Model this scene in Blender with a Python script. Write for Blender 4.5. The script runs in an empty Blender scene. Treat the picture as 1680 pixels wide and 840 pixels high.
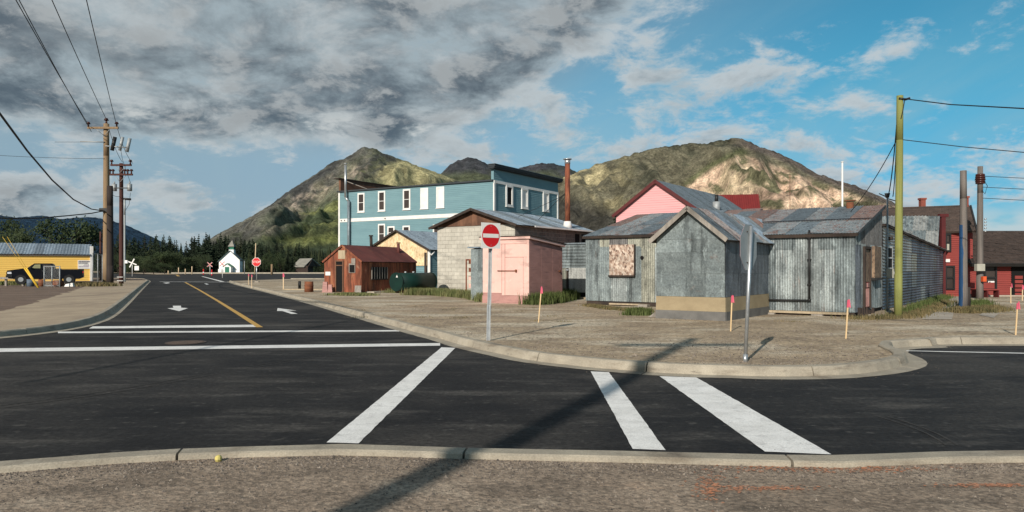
import bpy, math, random
import numpy as np
from mathutils import Vector, noise
from mathutils.geometry import tessellate_polygon
S = bpy.context.scene
COL = S.collection
random.seed(7)
R_ = random.Random(11)

# ------------------------------------------------------------------ camera
CH, FP, HX, HY = 1.61, 1200.0, 840.0, 441.0          # eye height, focal length in photo pixels, principal column, horizon row
cd = bpy.data.cameras.new('camera'); cam = bpy.data.objects.new('camera', cd); COL.objects.link(cam)
cam.location = (0, 0, CH); cam.rotation_euler = (math.radians(90), 0, 0)
cd.sensor_width = 36; cd.lens = 36 * FP / 1680; cd.shift_y = 21 / 1680
cd.clip_start = .1; cd.clip_end = 40000
S.camera = cam
# ------------------------------------------------------------------ light
SUN_EL, SUN_AZ = math.radians(25.5), math.radians(203.5)   # azimuth clockwise from +Y (the view direction)
S.view_settings.view_transform = 'Standard'; S.view_settings.look = 'None'
S.view_settings.exposure = 0.18; S.view_settings.gamma = 1
sl = bpy.data.lights.new('sun', 'SUN'); sl.energy = 4.6; sl.angle = math.radians(.5); sl.color = (1, .92, .82)
so = bpy.data.objects.new('sun', sl); COL.objects.link(so)
sd = Vector((math.sin(SUN_AZ) * math.cos(SUN_EL), math.cos(SUN_AZ) * math.cos(SUN_EL), math.sin(SUN_EL)))
so.rotation_euler = sd.to_track_quat('Z', 'Y').to_euler(); so.location = (-20, -30, 40)
W = bpy.data.worlds.new('World'); S.world = W; W.use_nodes = True

class NT:
    """small helper that wires shader nodes"""
    def __init__(s, tree): s.t = tree
    def n(s, ty, **k):
        nd = s.t.nodes.new(ty)
        for a, b in k.items(): setattr(nd, a, b)
        return nd
    def put(s, sock, v):
        if hasattr(v, 'links') or hasattr(v, 'is_linked'): s.t.links.new(v, sock)
        else: sock.default_value = v
    def m(s, op, a, b=None, c=None, clamp=False):
        nd = s.n('ShaderNodeMath', operation=op, use_clamp=clamp); s.put(nd.inputs[0], a)
        if b is not None: s.put(nd.inputs[1], b)
        if c is not None: s.put(nd.inputs[2], c)
        return nd.outputs[0]
    def v(s, op, a, b=None):
        nd = s.n('ShaderNodeVectorMath', operation=op); s.put(nd.inputs[0], a)
        if b is not None: s.put(nd.inputs[1], b)
        return nd.outputs[0]
    def sm(s, x, lo, hi, o0=0., o1=1.):
        nd = s.n('ShaderNodeMapRange', interpolation_type='SMOOTHSTEP'); s.put(nd.inputs[0], x)
        for i, q in enumerate((lo, hi, o0, o1)): s.put(nd.inputs[i + 1], q)
        return nd.outputs[0]
    def mix(s, f, a, b, mode='MIX'):
        nd = s.n('ShaderNodeMix', data_type='RGBA', blend_type=mode); s.put(nd.inputs[0], f)
        for i, q in ((6, a), (7, b)):
            if isinstance(q, tuple) and len(q) == 3: q = q + (1,)
            s.put(nd.inputs[i], q)
        return nd.outputs[2]
    def noise(s, vec, scale, detail=5., rough=.55, dist=0., lac=2.):
        nd = s.n('ShaderNodeTexNoise'); s.put(nd.inputs['Vector'], vec)
        nd.inputs['Scale'].default_value = scale; nd.inputs['Detail'].default_value = detail
        nd.inputs['Roughness'].default_value = rough; nd.inputs['Distortion'].default_value = dist; nd.inputs['Lacunarity'].default_value = lac
        return nd.outputs[0]
    def sep(s, vec):
        nd = s.n('ShaderNodeSeparateXYZ'); s.put(nd.inputs[0], vec); return nd.outputs
    def comb(s, x, y, z):
        nd = s.n('ShaderNodeCombineXYZ')
        for i, q in enumerate((x, y, z)): s.put(nd.inputs[i], q)
        return nd.outputs[0]

def build_sky():
    t = W.node_tree; t.nodes.clear(); N = NT(t)
    out = N.n('ShaderNodeOutputWorld'); bg = N.n('ShaderNodeBackground'); bg.inputs[1].default_value = .09
    t.links.new(bg.outputs[0], out.inputs[0])
    sky = N.n('ShaderNodeTexSky', sky_type='NISHITA', sun_disc=False, sun_elevation=SUN_EL, sun_rotation=SUN_AZ,
              altitude=700, air_density=1.0, dust_density=.6, ozone_density=1.6)
    d = N.n('ShaderNodeTexCoord').outputs['Generated']
    x, y, z = N.sep(d)[:]
    zz = N.m('MAXIMUM', z, 0.)
    az = N.m('MULTIPLY', N.m('ARCTAN2', x, y), 57.2958)            # degrees, + to the right
    el = N.m('MULTIPLY', N.m('ARCSINE', N.m('MINIMUM', zz, 1.)), 57.2958)
    right = N.sm(az, -12., 30.)
    skyc = N.mix(N.sm(el, 0., 15.), N.mix(right, (.44, .50, .68), (.20, .52, .78)), N.mix(right, (.74, .92, .86), (.27, .84, .86)))
    base = N.mix(1., sky.outputs[0], skyc, 'MULTIPLY')
    k = N.m('ADD', zz, .40)                                        # cloud sheet seen in perspective
    p = N.comb(N.m('DIVIDE', x, k), N.m('DIVIDE', y, k), N.m('MULTIPLY', zz, 1.6))
    n0 = N.noise(p, 3.1, 2., .5)
    n1 = N.noise(p, 6.2, 10., .64, .22)
    n1s = N.noise(N.v('ADD', p, (-.035, -.02, .045)), 6.2, 10., .64, .22)
    n2 = N.noise(p, 2.4, 3., .5)
    bank = N.m('MULTIPLY', N.sm(el, N.sm(az, -10., 19., 7.6, 17.5), N.sm(az, -10., 19., 11.0, 27.)), N.sm(az, 60., 14.))
    lowl = N.m('MULTIPLY', N.m('MULTIPLY', N.sm(el, 2.0, 3.6), N.sm(el, 7.5, 5.)), N.sm(az, -19., -30.))
    lowr = N.m('MULTIPLY', N.m('MULTIPLY', N.sm(el, 3.0, 4.6), N.sm(el, 10.5, 6.5)), N.sm(az, 17., 25.))
    mid = N.m('MULTIPLY', N.m('MULTIPLY', N.sm(el, 6.8, 9.), N.sm(el, 24., 13.)), N.m('MULTIPLY', N.sm(az, -24., -8.), N.sm(az, 40., 12.)))
    cov = N.m('MAXIMUM', N.m('MULTIPLY', bank, .34), N.m('MAXIMUM', N.m('MULTIPLY', lowl, .22), N.m('MAXIMUM', N.m('MULTIPLY', lowr, .17), N.m('MULTIPLY', mid, .14))))
    big = N.m('SUBTRACT', n2, .5)
    dens = N.m('ADD', N.m('ADD', n1, cov), N.m('MULTIPLY', big, .36))
    mask = N.sm(dens, .55, .72)
    thick = N.sm(dens, .60, .96)
    relief = N.m('SUBTRACT', n1, n1s)
    lit = N.sm(relief, -.08, .09)
    soft = N.sm(N.m('ADD', N.m('ADD', n1, N.m('MULTIPLY', N.m('SUBTRACT', n0, .5), 1.3)), N.m('MULTIPLY', N.m('MULTIPLY', N.sm(el, 15., 9.5), N.sm(az, 4., -10.)), .20)), .33, .62)   # light and dark parts of the bank
    c_thin = N.mix(right, (3.9, 4.7, 5.1), (4.6, 5.6, 6.2))
    c_dark = N.mix(N.sm(el, 7., 15.), (.68, 1.05, 1.42), (.95, 1.25, 1.55)); c_mid = N.mix(N.sm(el, 7., 15.), (2.3, 2.7, 2.95), (2.05, 2.4, 2.65))
    body_ = N.mix(soft, c_mid, c_dark)
    body_ = N.mix(N.m('MULTIPLY', N.sm(relief, -.02, .13), .72), body_, (4.4, 4.65, 4.7))
    body_ = N.mix(N.m('MULTIPLY', N.sm(relief, .0, -.12), .55), body_, (.95, 1.3, 1.6))
    cc = N.mix(thick, c_thin, body_)
    gleam = N.m('MULTIPLY', N.m('MULTIPLY', N.sm(el, 8., 10.), N.sm(el, 13., 10.5)), N.m('MULTIPLY', N.sm(n1, .50, .36), N.sm(az, 8., -3.)))
    cc = N.mix(N.m('MULTIPLY', gleam, .9), cc, (5.9, 6.1, 6.0))
    cc = N.mix(N.m('MULTIPLY', N.m('MULTIPLY', lit, N.m('SUBTRACT', 1., thick)), .55), cc, (6.0, 6.3, 6.4))
    vq = N.comb(N.m('ADD', N.m('DIVIDE', x, k), N.m('MULTIPLY', N.m('DIVIDE', y, k), .5)), N.m('MULTIPLY', N.m('DIVIDE', y, k), .35), 0.)
    veil = N.sm(N.noise(vq, 2.4, 7., .62, .7), .34, .78, .06, .58)
    veil = N.m('MULTIPLY', veil, N.m('SUBTRACT', 1., N.m('MULTIPLY', N.m('MULTIPLY', right, N.sm(el, 8., 17.)), .75)))
    base = N.mix(veil, base, N.mix(N.sm(el, 0., 8.), (3.0, 4.2, 4.8), (3.1, 4.8, 5.3)))
    band = N.m('MULTIPLY', N.m('MULTIPLY', N.sm(el, .4, 1.8), N.sm(el, 4.6, 3.0)), N.m('MULTIPLY', N.sm(az, 20., 27.), N.sm(N.noise(p, 4.0, 4., .5), .36, .50)))
    base = N.mix(N.m('MULTIPLY', bank, .62), base, N.mix(N.sm(n1, .38, .6), (2.3, 2.9, 3.3), (3.9, 4.4, 4.7)))
    base = N.mix(N.m('MULTIPLY', N.sm(az, 5., -20.), .5), base, (3.1, 4.2, 4.9))
    base = N.mix(N.m('MULTIPLY', band, .85), base, (5.2, 6.1, 6.4))
    col = N.mix(N.m('MULTIPLY', mask, .95), base, cc)
    col = N.mix(N.sm(z, -.02, 0.), (1., .95, .85), col)
    t.links.new(col, bg.inputs[0])
build_sky()

# ------------------------------------------------------------------ materials
def srgb(*c): return tuple(((v / 255) / 12.92 if v / 255 <= .04045 else ((v / 255 + .055) / 1.055) ** 2.4) for v in c)
def MAT(name, c1, c2=None, scale=2., stretch=(1, 1, 1), rough=.8, metal=0., patches=(), rnd=0., rcol=None, rth=.7, bump=0., bscale=20.,
        bdist=.02, det=6., spec=.3, fine=0., fscale=60., emis=None, alpha=None, nrough=.6):
    m = bpy.data.materials.new(name); m.use_nodes = True; t = m.node_tree; N = NT(t)
    b = t.nodes['Principled BSDF']; b.inputs['Roughness'].default_value = rough; b.inputs['Metallic'].default_value = metal
    b.inputs['Specular IOR Level'].default_value = spec
    pos = N.n('ShaderNodeNewGeometry').outputs['Position']
    def st(s_): return pos if s_ == (1, 1, 1) else N.v('MULTIPLY', pos, s_)
    c2 = c2 or tuple(v * .8 for v in c1)
    col = N.mix(N.sm(N.noise(st(stretch), scale, det, nrough), .3, .7), c1, c2)
    if rnd or rcol:
        r = N.n('ShaderNodeObjectInfo').outputs['Random']
        if rcol: col = N.mix(N.sm(r, rth, rth + .12, 0., .8), col, rcol)
        if rnd: col = N.mix(1., col, N.comb(*[N.m('ADD', N.m('MULTIPLY', N.m('FRACT', N.m('MULTIPLY', r, f)), 2 * rnd), 1 - rnd) for f in (7.31,) * 3]), 'MULTIPLY')
    for pt in patches:
        pc, ps, lo, hi = pt[:4]; pstr = pt[4] if len(pt) > 4 else (1, 1, 1); amt = pt[5] if len(pt) > 5 else 1.
        col = N.mix(N.sm(N.noise(st(pstr), ps, 7., .62), lo, hi, 0., amt), col, pc)
    if fine: col = N.mix(1., col, N.comb(*[N.sm(N.noise(pos, fscale, 3., .7), .2, .8, 1 - fine, 1 + fine)] * 3), 'MULTIPLY')
    t.links.new(col, b.inputs['Base Color'])
    if bump:
        bp = N.n('ShaderNodeBump'); bp.inputs['Strength'].default_value = bump; bp.inputs['Distance'].default_value = bdist
        t.links.new(N.noise(st(stretch), bscale, 5., .65), bp.inputs['Height']); t.links.new(bp.outputs[0], b.inputs['Normal'])
    if emis: b.inputs['Emission Color'].default_value = emis + (1,); b.inputs['Emission Strength'].default_value = 1
    return m
M = {}
M['asphalt'] = MAT('asphalt', (.011, .011, .0122), (.023, .022, .0215), .9, (.7, 1.1, 1), .88, patches=(((.070, .064, .056), .22, .46, .64, (.8, 1.2, 1), .5), ((.12, .112, .10), 1.5, .50, .70, (.35, 1.1, 1), .38), ((.008, .008, .009), 1.1, .52, .66, (.4, 1.1, 1), .65), ((.16, .15, .135), 7., .57, .72, (.8, 1., 1), .32), ((.006, .006, .006), 5., .60, .72, (.7, 1., 1), .5)), bump=.5, bscale=40, bdist=.01, fine=.55, fscale=16, spec=.2)
M['dirt'] = MAT('dirt', (.385, .30, .20), (.25, .192, .13), .9, (1, 1, 1), .95, patches=(((.50, .435, .33), .30, .47, .62, (.8, 1.3, 1), .85), ((.15, .118, .088), 1.6, .52, .72, (.5, 1.4, 1), .75), ((.55, .50, .40), 5., .58, .76, (1, 1, 1), .6), ((.26, .205, .15), .16, .54, .72, (1, 1.6, 1), .55)), bump=.6, bscale=9, bdist=.05, fine=.55, fscale=9)
M['dirt_left'] = MAT('brown_dirt', (.22, .155, .115), (.14, .10, .077), .8, (.5, 1.5, 1), .95, patches=(((.30, .235, .175), .4, .55, .75, (.4, 1.3, 1), .8), ((.07, .052, .042), 1.6, .56, .72, (.3, 1.5, 1), .8)), bump=1., bscale=6, bdist=.15, fine=.4, fscale=30)
M['dirt_near'] = MAT('gravel_dirt', (.285, .222, .165), (.185, .143, .106), 1.6, (1, 1, 1), .95, patches=(((.36, .295, .225), .9, .52, .70, (1, 1.5, 1), .7), ((.12, .095, .072), 2.4, .50, .70, (.7, 1.3, 1), .7), ((.42, .35, .27), 7., .58, .75, (1, 1, 1), .55), ((.42, .27, .17), 1.1, .58, .74, (1, 1, 1), .45)), bump=.7, bscale=22, bdist=.03, fine=.6, fscale=26)
M['sand'] = MAT('packed_sand', (.42, .335, .235), (.33, .26, .185), 1.2, (1, .5, 1), .9, patches=(((.19, .145, .11), .35, .50, .72, (1, .4, 1), .75), ((.16, .125, .095), 2.2, .58, .76, (1, .5, 1), .6)), bump=.6, bscale=22, bdist=.03, fine=.25)
M['kerb'] = MAT('kerb_concrete', (.36, .32, .25), (.27, .24, .19), 2.2, (1, 1, 1), .85, patches=(((.17, .14, .105), 2.1, .50, .70, (.6, .6, 3), .75), ((.09, .075, .06), 5., .60, .76, (.6, .6, 2), .7), ((.45, .41, .33), 1.2, .54, .7, (1, 1, 1), .5)), bump=.5, bscale=35, bdist=.012, fine=.22, fscale=70)
M['path'] = MAT('path_concrete', (.42, .37, .30), (.33, .29, .24), 1.5, rough=.85, bump=.3, fine=.15)
M['white_line'] = MAT('white_road_paint', (.80, .79, .76), (.68, .67, .64), 2.5, (1, 1, 1), .6, patches=(((.46, .45, .43), 6., .50, .72, (1, 1, 1), .7), ((.52, .51, .49), 1.4, .5, .7, (.5, 2, 1), .5), ((.05, .048, .045), 17., .64, .72, (1, 1, 1), .85)), fine=.22, fscale=60, bump=.2, bscale=90, bdist=.005)
M['yellow_line'] = MAT('yellow_road_paint', (.56, .33, .07), (.46, .27, .06), 3., rough=.6, patches=(((.30, .18, .06), 7., .6, .8),), fine=.2)
M['grassland'] = MAT('grassland', (.055, .055, .028), (.035, .04, .02), .05, (1, 1, 1), .95, patches=(((.14, .115, .07), .03, .5, .7, (1, 2, 1), .8),), fine=.3, fscale=2)
M['orange_paint'] = MAT('orange_spray_paint', (.50, .21, .11), (.40, .22, .14), 8., fine=.4)
M['pebble'] = MAT('pebble', (.26, .22, .18), (.12, .10, .085), 9., rough=.9, fine=.3)
M['pebble_dark'] = MAT('dark_pebble', (.12, .10, .085), (.05, .043, .038), 9., rough=.9, fine=.3)
def tin(name, c1, c2, rust=(.22, .09, .045), ra=.7, rs=(3, 3, .5), lo=.58, hi=.78, **k):
    return MAT(name, c1, c2, 1.6, rs, k.pop('rough', .52), .35, patches=((tuple(v * .35 for v in c2), 1.7, .50, .68, (2.5, 2.5, .35), .75), (tuple(min(1, v * 1.75) for v in c1), 4.5, .54, .72, (1.6, 1.6, .7), .5), (tuple(v * .5 for v in c2), 11., .56, .74, (1.4, 1.4, .8), .55), (rust, 2.4, lo, hi, rs, ra)), rnd=.26, bump=.15, bscale=30, fine=.34, fscale=18, **k)
M['tin'] = tin('weathered_tin', (.31, .345, .34), (.18, .205, .207), ra=.6, lo=.59, hi=.76)
M['tin_lap'] = tin('weathered_tin_lap', (.24, .28, .282), (.135, .16, .166), ra=.55, lo=.60, hi=.78)
M['tin_front'] = tin('pressed_tin', (.25, .29, .29), (.16, .19, .195), ra=.4, lo=.61, hi=.8, rs=(.8, .8, 1.6))
M['tin_warm'] = tin('yellowed_tin', (.33, .33, .27), (.22, .225, .19), ra=.45, lo=.60, hi=.80)
M['tin_dark'] = tin('dark_tin', (.17, .165, .16), (.10, .098, .095), ra=.5)
M['tin_pale'] = tin('pale_tin', (.36, .37, .35), (.27, .28, .27), ra=.2, lo=.68, hi=.84)
M['tin_blue'] = tin('blue_grey_tin', (.175, .20, .225), (.10, .118, .140), ra=.25, lo=.66, hi=.84)
M['roof_tin'] = tin('roof_tin', (.30, .32, .32), (.19, .215, .22), rust=(.25, .10, .06), ra=.85, lo=.50, hi=.66, rcol=(.25, .145, .11), rth=.62)
M['roof_blue'] = tin('blue_roof_tin', (.27, .33, .38), (.20, .25, .30), ra=.1, lo=.7, hi=.9)
M['roof_slate'] = tin('grey_roof_tin', (.19, .225, .245), (.14, .165, .18), ra=.12, lo=.66, hi=.85)
M['black_metal'] = MAT('black_metal', (.02, .02, .02), rough=.5)
M['galv'] = MAT('galvanised_steel', (.50, .52, .53), (.40, .42, .43), 6., rough=.38, metal=.7, fine=.08)
M['galv_dull'] = MAT('dull_galvanised_steel', (.36, .38, .38), (.27, .285, .29), 5., rough=.6, metal=.3, fine=.08)
M['rust'] = MAT('rusty_iron', (.26, .080, .042), (.11, .038, .022), 2.2, (2, 2, .5), .85, patches=(((.36, .15, .075), 1.4, .50, .66, (2, 2, .4), .8), ((.045, .024, .018), 2.2, .52, .68, (2, 2, .35), .85), ((.33, .22, .15), 3.4, .60, .74, (1, 1, .8), .6), ((.26, .22, .17), 2.1, .68, .80, (1, 1, 1), .7)), rnd=.22, bump=.3, fine=.2)
M['rust_roof'] = MAT('rusty_roof', (.135, .042, .035), (.095, .032, .028), 1.2, (1, 1, 1), .75, patches=(((.17, .07, .05), 1.6, .55, .72, (1, 1, 1), .6), ((.05, .03, .03), 1.1, .6, .75, (1, 2, 1), .6)), rnd=.12, fine=.12)
M['teal'] = MAT('teal_clapboard', (.16, .275, .305), (.135, .24, .27), .5, (1, 1, 3), .6, patches=(((.17, .30, .31), .9, .52, .75, (.4, .4, 6), .6), ((.09, .19, .21), 1.3, .6, .8, (1.5, 1.5, .3), .4)), fine=.05, bump=.05)
M['cornice'] = MAT('dark_cornice_paint', (.045, .052, .058), (.03, .036, .04), 1.5, (1, 1, 3), .8, fine=.15)
M['white'] = MAT('white_paint', (.74, .73, .70), (.64, .63, .60), 2., rough=.55, patches=(((.45, .43, .40), 3., .68, .85, (1, 1, .4), .5),))
M['glass'] = MAT('dark_glass', (.035, .028, .026), (.06, .048, .042), .6, rough=.25, spec=.25)
M['brown_wood'] = MAT('brown_boards', (.17, .085, .05), (.10, .052, .034), 2., (1, 1, .5), .85, patches=(((.045, .028, .02), 1.4, .55, .75, (.5, .5, 2), .7), ((.28, .15, .085), 2.5, .62, .8, (.4, .4, 3), .5)), rnd=.15, fine=.12)
M['dark_wood'] = MAT('dark_old_wood', (.055, .04, .032), (.03, .023, .02), 3., (1, 1, .3), .9, fine=.2)
M['grey_wood'] = MAT('grey_old_wood', (.30, .27, .235), (.20, .18, .155), 4., (2, 2, .25), .85, patches=(((.09, .075, .06), 6., .6, .8, (3, 3, .15), .6),), fine=.2)
M['tan_wood'] = MAT('tan_timber', (.42, .34, .23), (.31, .25, .17), 4., (2, 2, .25), .8, fine=.15)
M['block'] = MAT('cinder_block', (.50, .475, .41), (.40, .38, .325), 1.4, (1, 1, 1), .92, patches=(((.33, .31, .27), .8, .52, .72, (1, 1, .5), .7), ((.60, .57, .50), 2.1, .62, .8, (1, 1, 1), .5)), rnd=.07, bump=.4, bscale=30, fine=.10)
M['block_dark'] = MAT('dark_block', (.17, .155, .14), (.105, .098, .09), 1.1, (1, 1, .5), .92, patches=(((.055, .05, .047), .9, .50, .75, (1, 1, .4), .8),), rnd=.12, fine=.12)  # side-wall blocks, darker than those of the front
M['mortar'] = MAT('mortar', (.40, .38, .33), rough=.95)
M['osb'] = None
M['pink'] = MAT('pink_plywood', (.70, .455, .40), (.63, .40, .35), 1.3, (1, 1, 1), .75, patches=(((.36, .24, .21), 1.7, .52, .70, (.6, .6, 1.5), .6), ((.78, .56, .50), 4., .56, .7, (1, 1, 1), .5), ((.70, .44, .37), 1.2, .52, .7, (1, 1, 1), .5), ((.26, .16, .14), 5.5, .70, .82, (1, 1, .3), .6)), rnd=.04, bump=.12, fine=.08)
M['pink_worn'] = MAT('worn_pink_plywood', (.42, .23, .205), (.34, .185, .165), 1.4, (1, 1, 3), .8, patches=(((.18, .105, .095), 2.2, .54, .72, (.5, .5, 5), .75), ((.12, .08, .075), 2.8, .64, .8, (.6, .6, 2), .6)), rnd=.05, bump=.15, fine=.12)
M['pink_siding'] = MAT('pink_siding', (.68, .35, .35), (.64, .32, .325), 1., (.4, .4, 3), .65, fine=.04)
M['dark_red'] = MAT('dark_red_paint', (.10, .018, .018), (.075, .014, .015), 2., rough=.6)
M['red_metal'] = MAT('red_roof_metal', (.17, .022, .02), (.13, .018, .017), 2., rough=.5, fine=.1)
M['red_siding'] = MAT('red_station_siding', (.25, .046, .038), (.205, .038, .032), 1., (.5, .5, 3), .65, fine=.06, patches=(((.24, .045, .035), 1.5, .6, .8, (.5, .5, 3), .5),))
M['shingle'] = MAT('brown_shingles', (.092, .066, .055), (.060, .045, .038), 3., (1, 1, 1), .92, patches=(((.15, .11, .09), 1.2, .55, .75, (.5, .5, 1), .6),), rnd=.25, fine=.35, fscale=18)
M['brick'] = MAT('red_brick', (.26, .075, .05), (.20, .06, .045), 6., rough=.9, rnd=.2)
M['osb_tan'] = None
M['concrete_tan'] = MAT('tan_concrete', (.33, .265, .165), (.265, .21, .13), 1.6, (1, 1, 1.5), .9, patches=(((.20, .155, .10), 2.2, .6, .8, (1, 1, 1), .6),), bump=.2, fine=.1)
M['concrete_grey'] = MAT('grey_concrete', (.165, .16, .15), (.11, .108, .103), 1.8, rough=.9, patches=(((.22, .20, .17), 2.6, .6, .8),), bump=.2, fine=.12)
M['yellow_siding'] = MAT('yellow_siding', (.86, .55, .13), (.80, .50, .12), .4, (.3, .3, 3), .6, fine=.03)
M['truck_paint'] = MAT('black_car_paint', (.006, .006, .009), rough=.3, spec=.22)
M['rubber'] = MAT('tyre_rubber', (.02, .02, .02), rough=.85)
M['chrome'] = MAT('chrome', (.6, .6, .6), rough=.2, metal=1)
M['lamp_glass'] = MAT('headlamp_glass', (.7, .72, .75), rough=.2)
M['pole_tan'] = MAT('pole_wood', (.27, .185, .105), (.19, .13, .075), 2., (4, 4, .35), .85, patches=(((.09, .06, .04), 3., .6, .78, (5, 5, .2), .7),), fine=.2)
M['pole_dark'] = MAT('dark_pole_wood', (.045, .033, .028), (.028, .022, .02), 2., (4, 4, .3), .9, fine=.2)
M['pole_red'] = MAT('red_brown_pole_wood', (.085, .035, .028), (.055, .024, .02), 2., (4, 4, .3), .88, fine=.2)
M['pole_green'] = MAT('green_treated_pole', (.235, .245, .075), (.17, .18, .055), 1.6, (5, 5, .3), .8, patches=(((.10, .11, .045), 2.6, .58, .76, (6, 6, .2), .7), ((.30, .29, .13), 3., .62, .8, (5, 5, .3), .5)), fine=.18)
M['pole_grey'] = MAT('grey_pole_wood', (.165, .145, .13), (.10, .088, .08), 2., (5, 5, .25), .88, patches=(((.05, .042, .038), 3., .58, .75, (6, 6, .15), .8),), fine=.2)
M['blue_paint'] = MAT('blue_paint', (.014, .060, .15), (.012, .045, .11), 2., (3, 3, .6), .7, patches=(((.09, .10, .11), 3., .62, .8, (3, 3, .5), .6),), fine=.15)
M['stake_wood'] = MAT('stake_wood', (.66, .48, .27), (.56, .40, .22), 6., (3, 3, .5), .8)
M['stake_pale'] = MAT('pale_stake_wood', (.62, .47, .30), (.52, .39, .25), 6., (3, 3, .5), .8)
M['stake_pink'] = MAT('pink_flag_paint', (.58, .09, .15), (.52, .09, .14), 6., rough=.6)
M['sign_white'] = MAT('sign_white', (.80, .78, .74), (.76, .74, .70), 3., rough=.45, fine=.03)
M['sign_red'] = MAT('sign_red', (.60, .012, .016), (.55, .012, .016), 3., rough=.4)
M['sign_back'] = MAT('sign_back', (.34, .37, .37), (.29, .315, .32), 4., rough=.55, metal=.2, fine=.06)
M['green_tank'] = MAT('dark_green_tank_paint', (.004, .026, .019), (.003, .018, .014), 2., rough=.5, fine=.1)
M['insulator'] = MAT('brown_porcelain', (.06, .018, .014), rough=.3)
M['wire'] = MAT('wire_black', (.016, .017, .02), rough=.7)
M['concrete_pad'] = M['concrete_grey']
M['box_grey'] = MAT('grey_utility_box', (.38, .37, .31), (.33, .32, .27), 3., rough=.6, fine=.05)
M['orange'] = MAT('orange_box_paint', (.62, .10, .03), rough=.6)
M['church_white'] = MAT('church_white', (.84, .84, .82), (.80, .80, .78), .5, rough=.6)
M['church_roof'] = MAT('church_roof_green', (.06, .10, .10), (.045, .08, .08), .5, rough=.6)
M['church_green'] = MAT('church_trim_green', (.02, .16, .10), rough=.6)
M['far_roof'] = MAT('pale_shake_roof', (.27, .26, .22), (.20, .19, .165), .8, rough=.9)
M['log'] = MAT('dark_logs', (.05, .035, .028), rough=.9)
M['leaf'] = MAT('conifer_needles', (.015, .024, .012), (.008, .014, .008), .35, (1, 1, 1), .8, rnd=.40, rcol=(.032, .040, .016), rth=.80, spec=.15)
M['leaf2'] = MAT('broad_leaves', (.040, .055, .022), (.022, .034, .015), .5, (1, 1, 1), .75, rnd=.35, spec=.2)
M['leaf_olive'] = MAT('olive_leaves', (.075, .078, .032), (.045, .052, .022), .5, (1, 1, 1), .8, rnd=.3, spec=.15)
M['bark'] = MAT('bark', (.06, .045, .035), rough=.95)
M['grass'] = MAT('grass_blades', (.11, .135, .05), (.17, .165, .075), 1.3, (1, 1, 1), .85, patches=(((.20, .165, .085), 2.5, .55, .7, (1, 1, 1), .7),), spec=.1)
M['grass_dry'] = MAT('dry_grass_blades', (.20, .15, .075), (.10, .09, .045), 1.6, rough=.9, patches=(((.06, .07, .03), 1.1, .5, .65, (1, 1, 1), .7),), spec=.1)
M['bush_green'] = MAT('weed_leaves', (.06, .085, .025), (.09, .11, .04), 3., rough=.8, spec=.1)
M['yellow_rock'] = MAT('yellow_painted_stone', (.60, .50, .16), (.45, .38, .14), 12., rough=.9)
M['guard_yellow'] = MAT('yellow_guard', (.75, .48, .05), rough=.5)
M['manhole'] = MAT('manhole_iron', (.085, .062, .05), (.06, .048, .04), 6., rough=.85, fine=.2)
M['rust_drum'] = MAT('rusty_drum', (.22, .08, .035), (.13, .05, .028), 4., rough=.85)
M['blue_drum'] = MAT('blue_grey_drum', (.10, .14, .18), (.08, .10, .13), 4., rough=.7)
M['black'] = MAT('black_void', (.006, .006, .006), rough=.9)
def osb(name, cols, sc=22.):
    m = bpy.data.materials.new(name); m.use_nodes = True; t = m.node_tree; N = NT(t); b = t.nodes['Principled BSDF']; b.inputs['Roughness'].default_value = .8
    pos = N.n('ShaderNodeNewGeometry').outputs['Position']
    pos = N.v('ADD', pos, N.v('MULTIPLY', N.n('ShaderNodeTexNoise').outputs['Color'], (.05, .05, .05)))
    vo = N.n('ShaderNodeTexVoronoi'); N.put(vo.inputs['Vector'], N.v('MULTIPLY', pos, (1.2, 1.2, .8))); vo.inputs['Scale'].default_value = sc
    r = N.n('ShaderNodeValToRGB'); t.links.new(N.sep(vo.outputs['Color'])[0], r.inputs[0])
    e = r.color_ramp.elements; e[0].position = 0; e[0].color = cols[0] + (1,); e[1].position = 1; e[1].color = cols[-1] + (1,)
    for i, c in enumerate(cols[1:-1]): q = e.new((i + 1) / (len(cols) - 1)); q.color = c + (1,)
    t.links.new(N.mix(1., r.outputs[0], N.comb(*[N.sm(N.noise(pos, 1.2, 4.), .3, .7, .8, 1.1)] * 3), 'MULTIPLY'), b.inputs['Base Color'])
    return m
M['osb'] = osb('weathered_chipboard', [(.12, .075, .055), (.33, .22, .165), (.48, .36, .28), (.62, .53, .44), (.25, .17, .13)], 14.)
M['osb_brown'] = osb('brown_chipboard', [(.07, .045, .03), (.19, .12, .075), (.28, .19, .12), (.13, .085, .055)], 16.)
M['osb_tan'] = osb('tan_chipboard', [(.50, .36, .19), (.70, .53, .31), (.76, .60, .38), (.58, .42, .24)], 7.)

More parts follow.
